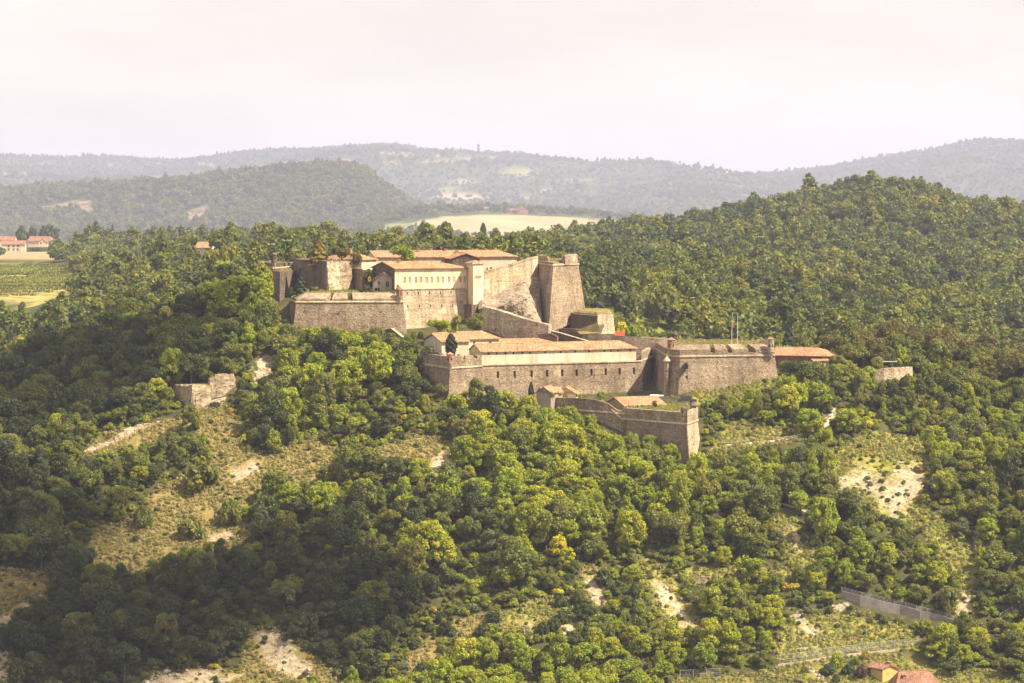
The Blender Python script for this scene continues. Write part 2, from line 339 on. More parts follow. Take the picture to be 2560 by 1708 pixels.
# beyond the fort: plateau, valley on the left, wooded hill on the right
BP = [(-300, 900, 1250), (0, 900, 1240), (110, 860, 1290), (0, 800, 1400), (150, 770, 1420), (260, 750, 1400), (400, 720, 1420), (-300, 800, 1400), (0, 745, 1480), (180, 745, 1480),
      (190, 682, 1640), (0, 677, 1650), (-300, 690, 1620), (350, 690, 1550), (500, 690, 1400), (600, 680, 1330),
      (0, 640, 1880), (160, 645, 1850), (-300, 645, 1860), (350, 640, 1800), (500, 645, 1650), (650, 650, 1450),
      (700, 660, 1200), (900, 662, 1200), (1100, 665, 1200), (1280, 675, 1200), (1350, 690, 1180),
      (800, 658, 1450), (1000, 662, 1450), (1200, 662, 1480), (1380, 664, 1450),
      (600, 644, 1850), (800, 648, 1900), (1000, 652, 1900), (1200, 652, 1900), (1400, 652, 1900), (300, 628, 2150), (100, 628, 2200), (-300, 628, 2200), (500, 634, 2200), (1000, 652, 2300), (1400, 652, 2300),
      (1450, 720, 1200), (1500, 790, 1140), (1650, 815, 1150), (1800, 840, 1160), (2000, 850, 1170), (2250, 860, 1180), (2500, 890, 1180), (2900, 930, 1180),
      (1550, 680, 1400), (1700, 700, 1380), (1900, 710, 1380), (2100, 715, 1390), (2350, 730, 1390), (2600, 750, 1390), (3000, 780, 1390),
      (1560, 670, 1640), (1700, 665, 1620), (1850, 636, 1620), (2000, 598, 1620), (2150, 570, 1610), (2350, 600, 1600), (2600, 640, 1600), (3000, 680, 1600),
      (1560, 665, 1860), (1660, 668, 1850), (1800, 628, 1820), (1950, 562, 1800), (2080, 516, 1800), (2190, 486, 1790), (2290, 494, 1790), (2400, 540, 1790), (2500, 566, 1790), (2600, 572, 1790), (2800, 600, 1790), (3100, 620, 1790)]
CPW += [tuple(P(u, v, FY(Y))) for u, v, Y in BP]
for xx in range(-1500, 1701, 300):
    CPW.append((xx, 4050, 30)); CPW.append((xx, 3650, 52 if xx < 100 else 40))
for xx, yy in [(200, 2900), (500, 2900), (900, 2900)]: CPW.append((xx, yy, 72))
CPW = np.array(CPW)
def _fit(pts, c=14.0, smooth=0.6):
    n = len(pts); d = np.hypot(pts[:, None, 0]-pts[None, :, 0], pts[:, None, 1]-pts[None, :, 1])
    A = np.zeros((n+3, n+3)); A[:n, :n] = np.sqrt(d*d+c*c); A[:n, :n] -= np.eye(n)*smooth*10
    A[:n, n] = 1; A[:n, n+1] = pts[:, 0]/500; A[:n, n+2] = pts[:, 1]/500; A[n:, :n] = A[:n, n:].T
    b = np.zeros(n+3); b[:n] = pts[:, 2]
    return np.linalg.solve(A, b), c
_W, _C = _fit(CPW)
def HB(x, y):
    """smooth ground height, vectorised"""
    x = np.asarray(x, float); y = np.asarray(y, float); sh = x.shape; x = x.ravel(); y = y.ravel(); out = np.empty(x.size)
    n = len(CPW)
    for i in range(0, x.size, 20000):
        s = slice(i, i+20000)
        d2 = (x[s, None]-CPW[None, :, 0])**2+(y[s, None]-CPW[None, :, 1])**2
        out[s] = np.sqrt(d2+_C*_C)@_W[:n]+_W[n]+_W[n+1]*x[s]/500+_W[n+2]*y[s]/500
    return out.reshape(sh)

# --- what covers the ground, drawn as outlines on the hillside (u, v of the ground)
ZN = []   # (kind, polygon, softness px)
def zone(kind, pts, soft=16): ZN.append((kind, pts, soft))
zone('dry', [(470, 1030), (560, 1020), (600, 1060), (610, 1130), (690, 1150), (680, 1210), (640, 1250), (600, 1290), (640, 1330), (560, 1390), (480, 1370), (420, 1410), (330, 1440), (250, 1430), (215, 1390), (235, 1330), (320, 1300), (390, 1220), (470, 1190), (530, 1150), (500, 1090)])
zone('dry', [(230, 1100), (330, 1075), (450, 1040), (470, 1060), (400, 1100), (280, 1140), (200, 1160)])
zone('dry', [(700, 1130), (790, 1100), (850, 1120), (840, 1160), (780, 1215), (700, 1220)])
zone('dry', [(930, 1120), (1040, 1090), (1140, 1105), (1140, 1180), (1090, 1200), (1060, 1160), (950, 1175)])
zone('dry', [(620, 1560), (720, 1590), (800, 1660), (860, 1720), (380, 1720), (480, 1670), (600, 1680)])
zone('dry', [(1000, 1720), (1020, 1640), (1070, 1590), (1110, 1600), (1080, 1660), (1060, 1720)])
zone('dry', [(1130, 1560), (1200, 1530), (1240, 1570), (1200, 1610), (1140, 1600)])
zone('green', [(1240, 1540), (1330, 1500), (1420, 1500), (1440, 1570), (1360, 1600), (1260, 1590)])
zone('dry', [(1280, 1545), (1350, 1535), (1440, 1545), (1450, 1595), (1360, 1600), (1290, 1585)])
zone('dry', [(1450, 1410), (1490, 1415), (1525, 1510), (1490, 1530), (1460, 1480)])
zone('green', [(1590, 1390), (1660, 1420), (1730, 1520), (1760, 1590), (1680, 1590), (1620, 1500)])
zone('dry', [(0, 1430), (150, 1440), (120, 1500), (40, 1560), (0, 1600), (-200, 1620), (-200, 1430)])
zone('green', [(2080, 1120), (2200, 1080), (2310, 1100), (2330, 1170), (2290, 1330), (2200, 1290), (2080, 1220)])
zone('green', [(1900, 1270), (1990, 1280), (2000, 1350), (2060, 1400), (2060, 1430), (2000, 1420), (1950, 1360)])
zone('green', [(2320, 1270), (2400, 1340), (2450, 1420), (2430, 1540), (2395, 1560), (2390, 1450), (2310, 1330)])
zone('green', [(1960, 1560), (2100, 1530), (2230, 1565), (2300, 1575), (2300, 1620), (2100, 1640), (1980, 1670), (1940, 1640)])
zone('lawn', [(1690, 1690), (1880, 1690), (1960, 1670), (2090, 1650), (2250, 1640), (2330, 1660), (2420, 1720), (2400, 1800), (1650, 1800)], 10)
zone('lawn', [(2380, 1680), (2480, 1680), (2560, 1720), (2560, 1800), (2350, 1800)], 10)
zone('green', [(1720, 960), (1960, 935), (1980, 960), (1860, 1000), (1740, 1020)], 10)
zone('green', [(1810, 1060), (2010, 1070), (2060, 1040), (2080, 1080), (1900, 1120), (1780, 1130)])
zone('green', [(1690, 1420), (1900, 1420), (1990, 1425), (1990, 1450), (1720, 1455)], 8)
zone('dry', [(872, 888), (922, 880), (932, 902), (885, 912)])
# bare pale marl and rock
zone('marl', [(2095, 1200), (2150, 1165), (2190, 1180), (2215, 1215), (2250, 1165), (2300, 1165), (2315, 1230), (2270, 1260), (2250, 1310), (2225, 1300), (2190, 1250), (2150, 1215), (2100, 1230)], 18)
zone('marl', [(1625, 1440), (1660, 1460), (1700, 1500), (1740, 1570), (1690, 1560), (1640, 1490)], 14)
zone('marl', [(640, 1585), (690, 1575), (730, 1610), (780, 1670), (760, 1700), (690, 1680), (650, 1640)], 16)
zone('marl', [(370, 1695), (500, 1670), (600, 1690), (540, 1730), (360, 1730)], 12)
zone('marl', [(-40, 1640), (30, 1635), (25, 1700), (-40, 1720)], 12)
zone('marl', [(0, 1545), (60, 1510), (110, 1490), (120, 1505), (40, 1560), (0, 1580)], 10)
zone('marl', [(1400, 1560), (1440, 1555), (1430, 1590), (1400, 1590)], 8)
zone('marl', [(1460, 1440), (1495, 1450), (1515, 1510), (1500, 1525), (1470, 1480)], 8)
zone('marl', [(1290, 1555), (1340, 1560), (1330, 1580), (1295, 1575)], 8)
zone('marl', [(1075, 1150), (1110, 1130), (1120, 1150), (1090, 1185), (1075, 1190)], 8)
zone('marl', [(520, 1345), (580, 1325), (585, 1340), (530, 1365)], 8)
zone('marl', [(570, 1180), (640, 1150), (660, 1165), (590, 1210)], 10)
zone('marl', [(2390, 1490), (2420, 1480), (2440, 1530), (2430, 1555), (2395, 1550)], 10)
zone('marl', [(2430, 1330), (2455, 1310), (2450, 1370), (2430, 1390)], 8)
zone('marl', [(1985, 1525), (2010, 1525), (2020, 1560), (2060, 1585), (2020, 1590), (1990, 1570)], 10)
zone('marl', [(1970, 1310), (2000, 1340), (2010, 1380), (1990, 1370)], 8)
zone('marl', [(2085, 1510), (2130, 1505), (2125, 1530), (2080, 1530)], 8)
zone('marl', [(2050, 1060), (2080, 1020), (2090, 1040), (2070, 1090)], 8)
zone('marl', [(640, 900), (675, 880), (690, 910), (660, 960), (635, 965)], 8)
def zone_val(kind, u, v):
    r = np.zeros(np.shape(u))
    for k, p, s in ZN:
        if k == kind: r = np.maximum(r, np.clip(poly_dist(u, v, p)/(2*s)+0.5, 0, 1))
    return r

def rough_np(x, y, seed, scales):
    """cheap smooth value noise on numpy arrays"""
    out = np.zeros(x.shape)
    for s, a in scales:
        gx = x/s+seed*17.3; gy = y/s-seed*9.1; ix = np.floor(gx).astype(int); iy = np.floor(gy).astype(int); fx = gx-ix; fy = gy-iy
        fx = fx*fx*(3-2*fx); fy = fy*fy*(3-2*fy)
        def h(i, j):
            n = (i*374761393+j*668265263+seed*974711) & 0x7fffffff; n = ((n ^ (n >> 13))*1274126177) & 0x7fffffff
            return ((n ^ (n >> 16)) & 0xffff)/65535.0-0.5
        out += a*((h(ix, iy)*(1-fx)+h(ix+1, iy)*fx)*(1-fy)+(h(ix, iy+1)*(1-fx)+h(ix+1, iy+1)*fx)*fy)
    return out
def H(x, y):
    x = np.asarray(x, float); y = np.asarray(y, float); z = HB(x, y)
    near = y < 1100
    z = z+np.where(near, rough_np(x, y, 3, [(22, 1.6), (9, 1.0), (4, 0.5)]), rough_np(x, y, 5, [(260, 19.0), (120, 16.0), (50, 5.0)])*np.clip((y-1100)/300, 0.3, 1)*np.clip((2700-y)/500, 0.3, 1))
    u, v = UC+x/y*FPX, VH+(ZC-z)/y*FPX
    m = np.where(near, zone_val('marl', u, v), 0)
    z = z+m*rough_np(x*1.0, y*0.5+z*0.5, 11, [(5, 1.8), (2.4, 1.4), (1.3, 0.7)])
    return z

def ground_mat():
    m = NT('hillside_ground')
    z = m.n('ShaderNodeSeparateColor'); m.l(m.attr('cover'), z.inputs[0])
    n1 = m.noise(0.45, 6, 0.7); n2 = m.noise(0.12, 5, 0.65)
    soil = m.ramp(n1, [(0.30, (0.035, 0.038, 0.018)), (0.52, (0.070, 0.068, 0.026)), (0.72, (0.13, 0.11, 0.045))])
    dry = m.ramp(m.noise(0.6, 6, 0.75), [(0.28, (0.13, 0.105, 0.040)), (0.46, (0.20, 0.158, 0.052)), (0.62, (0.28, 0.218, 0.08)), (0.78, (0.35, 0.29, 0.15))])
    grn = m.ramp(m.noise(0.5, 6, 0.75), [(0.28, (0.10, 0.115, 0.026)), (0.48, (0.20, 0.195, 0.045)), (0.60, (0.30, 0.26, 0.055)), (0.75, (0.36, 0.29, 0.11))])
    marl = m.ramp(m.noise(0.5, 6, 0.8), [(0.34, (0.20, 0.15, 0.07)), (0.43, (0.26, 0.20, 0.12)), (0.52, (0.39, 0.325, 0.225)), (0.72, (0.47, 0.405, 0.305))])
    lawn = m.ramp(m.noise(0.25, 5, 0.7), [(0.32, (0.10, 0.125, 0.022)), (0.50, (0.17, 0.175, 0.034)), (0.66, (0.28, 0.205, 0.08))])
    def mask(src, w=0.32):
        a = m.math('ADD', src, m.math('MULTIPLY', m.math('SUBTRACT', n1, 0.5), 1.5)); a = m.math('ADD', a, m.math('MULTIPLY', m.math('SUBTRACT', n2, 0.5), 0.8))
        q = m.n('ShaderNodeMapRange', interpolation_type='SMOOTHSTEP'); q.inputs[1].default_value = 0.5-w/2; q.inputs[2].default_value = 0.5+w/2; m.l(a, q.inputs[0]); return q.outputs[0]
    c = m.mix(mask(z.outputs[0]), soil, dry); c = m.mix(mask(z.outputs[2]), c, grn)
    c = m.mix(m.attr('lawn', 'Fac'), c, lawn); nf = m.noise(1.1, 6, 0.8); a_ = m.math('ADD', m.math('MULTIPLY', z.outputs[1], 0.66), m.math('MULTIPLY', m.math('SUBTRACT', nf, 0.5), 2.6)); a_ = m.math('ADD', a_, m.math('MULTIPLY', m.math('SUBTRACT', n1, 0.5), 1.6)); q_ = m.n('ShaderNodeMapRange', interpolation_type='SMOOTHSTEP'); q_.inputs[1].default_value = 0.24; q_.inputs[2].default_value = 0.58; m.l(a_, q_.inputs[0]); mk = m.math('MULTIPLY', q_.outputs[0], m.math('GREATER_THAN', z.outputs[1], 0.02)); c = m.mix(mk, c, marl)
    return m.bsdf(c, 0.95, m.noise(1.6, 6, 0.75), 0.7, 0.35, 0.08)
M['ground'] = ground_mat()
def far_ground_mat():
    m = NT('plateau_ground')
    f = m.n('ShaderNodeSeparateColor'); m.l(m.attr('cover'), f.inputs[0])
    soil = m.ramp(m.noise(0.05, 5, 0.7), [(0.3, (0.05, 0.06, 0.022)), (0.7, (0.10, 0.105, 0.035))])
    vine = m.ramp(m.noise(0.25, 5, 0.75), [(0.32, (0.20, 0.18, 0.055)), (0.5, (0.32, 0.27, 0.09)), (0.7, (0.42, 0.33, 0.14))])
    tan = m.ramp(m.noise(0.08, 4, 0.6), [(0.3, (0.26, 0.20, 0.10)), (0.7, (0.33, 0.26, 0.145))])
    grn = m.ramp(m.noise(0.06, 5, 0.7), [(0.3, (0.13, 0.16, 0.035)), (0.7, (0.22, 0.24, 0.05))])
    c = m.mix(f.outputs[0], soil, vine); c = m.mix(f.outputs[1], c, tan); c = m.mix(f.outputs[2], c, grn)
    return m.bsdf(c, 0.95, m.noise(0.8, 5), 0.6, 0.5, 0.05)
M['far_ground'] = far_ground_mat()

def grid_sheet(name, xs, ys, zf, mat, covers, skirt=True):
    gx, gy = np.meshgrid(xs, ys); gz = zf(gx, gy)
    if skirt:
        for sl in ((0, slice(None)), (-1, slice(None)), (slice(None), 0), (slice(None), -1)): gz[sl] = 0.2
    V = np.stack([gx.ravel(), gy.ravel(), gz.ravel()], 1); nx, ny = len(xs), len(ys)
    i = np.arange(nx*ny).reshape(ny, nx)
    F = np.stack([i[:-1, :-1], i[:-1, 1:], i[1:, 1:], i[1:, :-1]], -1).reshape(-1, 4)
    me = bpy.data.meshes.new(name); me.vertices.add(len(V)); me.vertices.foreach_set('co', V.ravel())
    me.loops.add(F.size); me.polygons.add(len(F)); me.loops.foreach_set('vertex_index', F.ravel().astype(np.int32))
    me.polygons.foreach_set('loop_start', np.arange(0, F.size, 4, dtype=np.int32)); me.polygons.foreach_set('loop_total', np.full(len(F), 4, np.int32))
    me.update(calc_edges=True); me.materials.append(mat); me.shade_smooth()
    for an, typ, arr in covers(gx.ravel(), gy.ravel(), gz.ravel()):
        a = me.attributes.new(an, typ, 'POINT')
        a.data.foreach_set('color' if typ == 'FLOAT_COLOR' else 'value', arr.ravel().astype(np.float32))
    o = link(bpy.data.objects.new(name, me)); o['kind'] = 'structure'
    return o
def cov_near(x, y, z):
    u, v = UC+x/y*FPX, VH+(ZC-z)/y*FPX
    c = np.stack([zone_val('dry', u, v), zone_val('marl', u, v), zone_val('green', u, v), np.ones(u.shape)], 1)
    return [('cover', 'FLOAT_COLOR', c), ('lawn', 'FLOAT', zone_val('lawn', u, v))]
VINE = [(-200, 655), (100, 662), (190, 668), (190, 700), (150, 770), (130, 800), (60, 760), (-200, 730)]
TAN = [(-100, 622), (60, 622), (190, 624), (190, 650), (-100, 648)]
def cov_far(x, y, z):
    u, v = UC+x/y*FPX, VH+(ZC-z)/y*FPX
    vi = np.clip(poly_dist(u, v, VINE)/6+0.5, 0, 1)*(y > FY(1350))*(y < FY(1800)); ta = np.clip(poly_dist(u, v, TAN)/4+0.5, 0, 1)*(y > FY(1650))
    g = ((u > 1500) & (u < 2100)).astype(float)*0.7
    return [('cover', 'FLOAT_COLOR', np.stack([vi, ta, g, np.ones(u.shape)], 1))]
hill = grid_sheet('hillside', np.arange(-255, 256, 1.6), np.arange(690, 1101, 1.6), H, M['ground'], cov_near)
def Hfar(x, y):
    z = H(x, y); return np.where(y < 1098, z-3.0, z)
plateau = grid_sheet('terrain', np.arange(-1400, 1601, 14.0), np.arange(1080, 4061, 14.0), Hfar, M['far_ground'], cov_far)
vg = grass_mat('valley_ground', (0.10, 0.11, 0.04), (0.16, 0.16, 0.06), (0.22, 0.20, 0.09))
ground = mesh_obj('ground', [(-12000, -500, 0), (12000, -500, 0), (12000, 23500, 0), (-12000, 23500, 0)], [(0, 1, 2, 3)], vg); ground['kind'] = 'structure'
def hz(x, y): return float(H(np.array([x]), np.array([y]))[0])

# ------------------------------------------------------------------ far hills
def far_mat(name, wood_a, wood_b):
    m = NT(name); f = m.n('ShaderNodeSeparateColor'); m.l(m.attr('cover'), f.inputs[0])
    w = m.ramp(m.noise(0.016, 6, 0.75), [(0.3, wood_a), (0.7, wood_b)])
    fld = m.ramp(m.noise(0.006, 3, 0.5), [(0.3, (0.30, 0.24, 0.125)), (0.7, (0.40, 0.32, 0.18))])
    grn = m.ramp(m.noise(0.006, 3, 0.5), [(0.3, (0.17, 0.18, 0.06)), (0.7, (0.24, 0.24, 0.085))])
    c = m.mix(f.outputs[0], w, fld); c = m.mix(f.outputs[1], c, grn); c = m.mix(m.math('MULTIPLY', f.outputs[2], m.math('GREATER_THAN', m.noise(0.02, 6, 0.8), 0.47)), c, (0.26, 0.175, 0.12))
    return m.bsdf(c, 0.95, m.noise(0.03, 5, 0.8), 0.8, 8.0, 0.05)
M['far_hill'] = far_mat('distant_woodland', (0.040, 0.056, 0.020), (0.095, 0.115, 0.040))
FAR = {}
def ridge(name, sil, ytop, ybase, vbase, step, ny, relief, fields=(), seed=1, back=0.5, lift=0):
    us = np.array([s[0] for s in sil], float); vv = np.array([s[1] for s in sil], float)
    x0, x1 = X(us[0], ytop), X(us[-1], ytop)
    xs = np.arange(x0, x1, step); ts = np.linspace(0, 1+back, ny)
    def zf(gx, gy):
        t = (gy-ybase)/(ytop-ybase)
        top = ZC-(np.interp(UC+gx/ytop*FPX, us, vv)+lift-VH)/FPX*ytop; bot = ZC-(vbase-VH)/FPX*ybase
        z = np.where(t <= 1, bot+(top-bot)*np.sin(np.clip(t, 0, 1)*math.pi/2)**1.15, top-(t-1)**1.3*(top-30)*1.6)
        w = np.clip(1-np.abs(t-0.45)/0.55, 0, 1)
        s = relief
        return z+w*rough_np(gx*1.0, gy*0.6, seed, [(1500, s), (650, s*0.6), (260, s*0.35), (130, s*0.2)])+rough_np(gx, gy, seed+7, [(110, 9), (55, 7)])*(relief > 0)
    def cov(x, y, z):
        u, v = UC+x/y*FPX, VH+(ZC-z)/y*FPX; c = np.zeros((3,)+u.shape)
        for k, p in fields: c[k] = np.maximum(c[k], np.clip(poly_dist(u, v, p)/2+0.5, 0, 1))
        return [('cover', 'FLOAT_COLOR', np.concatenate([c, np.ones((1,)+u.shape)]).T)]
    ys = ybase+(ytop-ybase)*ts
    o = grid_sheet(name, xs, ys, zf, M['far_hill'], cov); FAR[name] = (o, zf, xs[0], xs[-1], ybase, ytop, fields); return o
FIELDS_H = [(0, [(1100, 490), (1125, 483), (1200, 487), (1200, 496), (1150, 499), (1105, 494)]), (0, [(1105, 458), (1160, 452), (1165, 460), (1110, 463)]),
            (1, [(1260, 424), (1310, 418), (1345, 440), (1260, 438)]), (1, [(1085, 400), (1180, 392), (1240, 396), (1180, 404), (1090, 408)]),
            (0, [(1405, 452), (1425, 448), (1428, 458), (1408, 461)]), (1, [(1075, 472), (1140, 468), (1150, 478), (1085, 480)]), (0, [(1185, 452), (1205, 449), (1205, 456), (1188, 458)]),
            (0, [(1340, 470), (1375, 474), (1370, 482), (1345, 480)]), (0, [(1290, 494), (1330, 492), (1330, 499), (1292, 500)]), (1, [(1590, 492), (1660, 482), (1640, 500), (1590, 505)]),
            (1, [(1440, 452), (1480, 450), (1480, 456), (1445, 458)]), (0, [(20, 470), (58, 470), (58, 477), (20, 477)]), (1, [(80, 410), (130, 408), (150, 418), (90, 418)]), (1, [(270, 410), (300, 414), (290, 420)]),
            (1, [(355, 445), (440, 440), (430, 452), (360, 455)]), (1, [(1590, 462), (1650, 455), (1640, 463), (1590, 468)])]
ridge('distant_hills', [(-900, 405), (-300, 400), (0, 397), (130, 394), (195, 404), (235, 401), (330, 399), (450, 404), (485, 407), (560, 399), (640, 388), (760, 380), (860, 372), (960, 366), (1035, 368), (1080, 384), (1130, 384), (1190, 388), (1290, 391),
                        (1390, 407), (1430, 419), (1500, 418), (1545, 412), (1582, 405), (1620, 414), (1665, 430), (1720, 452), (1800, 480), (2000, 520)], 19000, 11200, 560, 76, 76, 132, FIELDS_H, 21, lift=4)
ridge('distant_ridge', [(1400, 520), (1560, 462), (1680, 445), (1760, 441), (1850, 438), (1950, 434), (2050, 422), (2150, 404), (2250, 388), (2330, 376), (2400, 358), (2455, 352), (2510, 358), (2560, 357), (2800, 350), (3400, 370)], 17000, 10600, 560, 72, 62, 158, [(0, [(1860, 490), (1890, 488), (1890, 494), (1862, 496)])], 33, lift=4)
ridge('hazy_hills', [(-1200, 410), (0, 404), (190, 402), (240, 399), (480, 401), (600, 405), (1000, 410), (1500, 432), (1640, 428), (1690, 436), (1750, 440), (1900, 432), (2100, 430), (3600, 420)], 23000, 20500, 470, 170, 14, 0, (), 5, back=0.1)
FIELDS_F = [(2, [(60, 520), (120, 516), (170, 505), (210, 498), (235, 505), (230, 545), (210, 550), (195, 525), (140, 525), (110, 535)]), (2, [(430, 515), (455, 530), (500, 520), (520, 512), (528, 535), (505, 555), (470, 552)]), (2, [(325, 550), (345, 548), (340, 560)])]
ridge('wooded_hill', [(-900, 505), (-300, 490), (0, 482), (130, 474), (280, 465), (400, 455), (470, 450), (560, 440), (640, 428), (740, 417), (830, 414), (885, 416), (925, 428), (945, 455), (1000, 492), (1050, 518), (1090, 545), (1150, 580)], 8600, 7200, 592, 24, 58, 52, FIELDS_F, 41, lift=5)
FIELDS_G = [(0, [(1015, 562), (1060, 550), (1120, 541), (1200, 536), (1300, 538), (1420, 543), (1500, 550), (1590, 561), (1590, 572), (1480, 585), (1380, 590), (1100, 590), (1020, 575)]), (0, [(1055, 508), (1090, 511), (1150, 519), (1140, 524), (1060, 518)]), (1, [(960, 560), (1015, 556), (1020, 580), (960, 580)]),
            (1, [(1500, 545), (1600, 560), (1620, 570), (1520, 562)]), (0, [(1545, 536), (1640, 548), (1720, 562), (1700, 566), (1600, 552)])]
ridge('vineyard_hill', [(900, 575), (960, 545), (1020, 528), (1060, 521), (1130, 522), (1200, 524), (1280, 527), (1350, 528), (1450, 534), (1540, 541), (1620, 552), (1700, 566), (1800, 590)], 7600, 6200, 600, 21, 60, 12, FIELDS_G, 51, lift=3)
# ------------------------------------------------------------------ fort builders
FACES = []; TERR = []
FOOT = []       # plan polygons where no tree may stand
def foot(pts, grow=1.0):
    FOOT.append([tuple(p) for p in offset_poly([Vector((p[0], p[1])) for p in pts], grow)])
def plan(pts): return [Vector((X(u, Y), Y)) for u, Y in pts]
def v3(p, z): return Vector((p[0], p[1], z))
def subdiv_ring(pts, n):
    out = []
    for i in range(len(pts)):
        a, b = pts[i], pts[(i+1) % len(pts)]
        for k in range(n): out.append(a.lerp(b, k/n))
    return out
def bastion(name, label, front, back, zc, drop, batter=0.13, h_out=1.2, h_in=2.4, thick=3.0, gaps=None, mat=None, par_mat=None, top_mat=None, terrace=None, cat='bastion', cordon=True, corner=None, gap_h=0.5):
    """battered masonry work: body, string course, parapet pieces between embrasures, turfed terrace.
    front = [(u, Y)] left to right at string-course level; gaps = {edge: [(s0, s1)]}"""
    mat = mat or M['stone']; par_mat = par_mat or mat; top_mat = top_mat or M['dry']
    poly = plan(front)+plan(back); nf = len(front); n = len(poly)
    drops = drop if isinstance(drop, (list, tuple)) else [drop]*n
    root = empty(name, v3(poly[0], zc-max(drops)), label, cat)
    bot = offset_poly(poly, [d*batter for d in drops]); foot(bot, 0.5)
    mb = MB(); rs = []
    for k in range(5):
        t = k/4
        rs.append([v3(bot[i].lerp(poly[i], t), zc-drops[i]*(1-t)) for i in range(n)])
    mb.rings(rs); mb.build('wall', mat, root)
    if cordon:
        mb = MB(); prof = [(0.02, -0.32), (0.30, -0.2), (0.34, 0.0), (0.30, 0.2), (0.02, 0.32)]
        rr = [offset_poly(poly, o) for o, _ in prof]
        f = []; v = []
        for i in range(nf-1):
            q = MB()
            for k in range(len(prof)-1):
                q.add([v3(rr[k][i], zc+prof[k][1]), v3(rr[k][i+1], zc+prof[k][1]), v3(rr[k+1][i+1], zc+prof[k+1][1]), v3(rr[k+1][i], zc+prof[k+1][1])], [(0, 1, 2, 3)])
            mb.add(q.v, q.f)
        mb.build('string_course', M['cordon'], root)
    outer = offset_poly(poly, -0.03); inner = offset_poly(poly, -thick)
    if h_in > 0:
        for e in range(nf-1):
            cuts = [(0.0, None)]; s = 0.0; pieces = []
            for g0, g1 in sorted((gaps or {}).get(e, [])):
                pieces.append((s, g0, False)); pieces.append((g0, g1, True)); s = g1
            pieces.append((s, 1.0, False))
            for a, b, gap in pieces:
                if b-a < 1e-3: continue
                o0, o1 = outer[e].lerp(outer[e+1], a), outer[e].lerp(outer[e+1], b)
                wd = (b-a)*0.25 if gap else 0.0
                i0, i1 = inner[e].lerp(inner[e+1], a+wd), inner[e].lerp(inner[e+1], b-wd)
                ho, hi = (gap_h, gap_h*1.3) if gap else (h_out, h_in)
                q = [o0, o1, i1, i0]; z0 = zc+0.05
                mb = MB().rings([[v3(p, z0) for p in q], [v3(o0, zc+ho), v3(o1, zc+ho), v3(i1, zc+hi), v3(i0, zc+hi)]])
                mb.build('embrasure_sill' if gap else 'parapet', par_mat, root)
    tz = zc+(terrace if terrace is not None else 0.6)
    tp = offset_poly(poly, -thick*0.98 if h_in > 0 else -0.05)
    mb = MB().rings([[v3(p, zc-0.4) for p in tp], [v3(p, tz) for p in tp]]); mb.build('terrace', top_mat, root)
    TERR.append(([tuple(p) for p in tp], tz, top_mat is M['lawn'])); FACES.append((poly, bot, zc, drops, nf))
    return root
def sentry_box(u, v_top, v_base, Y, width_px, label, cap='dome', mat=None, cap_mat=None, corbel=True):
    r = width_px/FPX*Y/2; z1 = Z(v_top, Y); z0 = Z(v_base, Y); h = z1-z0; c = (X(u, Y), Y)
    mat = mat or M['brick']; cap_mat = cap_mat or M['brick']
    root = empty('sentry_turret', (c[0], c[1], z0), label, 'sentry box', 'sentry turrets on the fort walls')
    ch = r*1.1 if cap == 'dome' else r*0.8
    MB().lathe(c, [(r*0.92, z0), (r, z0+0.15), (r, z1-ch)]).build('turret_body', mat, root)
    if cap == 'dome':
        MB().lathe(c, [(r*1.1, z1-ch), (r*1.12, z1-ch+0.2), (r*1.0, z1-ch*0.62), (r*0.75, z1-ch*0.28), (r*0.4, z1-ch*0.07), (0.02, z1)]).build('dome', cap_mat, root, True)
    else:
        MB().lathe(c, [(r*1.18, z1-ch), (r*1.2, z1-ch+0.15), (r*0.6, z1-ch*0.4), (0.02, z1)]).build('conical_cap', cap_mat, root)
    if corbel:
        MB().lathe(c, [(0.05, z0-r*2.2), (r*0.55, z0-r*1.1), (r*0.98, z0-0.02)]).build('corbel', M['cordon'], root)
    for a in (-60, -120):
        d = Vector((math.cos(math.radians(a)), math.sin(math.radians(a)))); t = Vector((-d.y, d.x))
        MB().box(Vector(c)+d*r*0.97, t*0.16, d*0.08, 0.75, z0+h*0.35).build('loophole', M['dark'], root)
    return root
def holed_wall(mb, a, b, z0, z1, holes, panes, depth=0.4):
    """vertical wall a->b (plan) with recessed openings; holes = [(s0, s1, za, zb)]; panes collect (quad)"""
    a, b = Vector((a[0], a[1])), Vector((b[0], b[1])); d = (b-a); nrm = Vector((d.y, -d.x)).normalized(); inn = -nrm*depth
    ss = sorted({0.0, 1.0, *[round(h[0], 5) for h in holes], *[round(h[1], 5) for h in holes]}); zs = sorted({z0, z1, *[h[2] for h in holes], *[h[3] for h in holes]})
    for i in range(len(ss)-1):
        for j in range(len(zs)-1):
            sm, zm = (ss[i]+ss[i+1])/2, (zs[j]+zs[j+1])/2
            if any(h[0] < sm < h[1] and h[2] < zm < h[3] for h in holes): continue
            p, q = a.lerp(b, ss[i]), a.lerp(b, ss[i+1])
            mb.add([v3(p, zs[j]), v3(q, zs[j]), v3(q, zs[j+1]), v3(p, zs[j+1])], [(0, 1, 2, 3)])
    for s0, s1, za, zb in holes:
        p, q = a.lerp(b, s0), a.lerp(b, s1); pi, qi = p+inn, q+inn
        for A, B, C, D in (((p, za), (p, zb), (pi, zb), (pi, za)), ((q, zb), (q, za), (qi, za), (qi, zb)), ((p, zb), (q, zb), (qi, zb), (pi, zb)), ((q, za), (p, za), (pi, za), (qi, za))):
            mb.add([v3(*A), v3(*B), v3(*C), v3(*D)], [(0, 1, 2, 3)])
        panes.append(([v3(pi, za), v3(qi, za), v3(qi, zb), v3(pi, zb)], nrm))
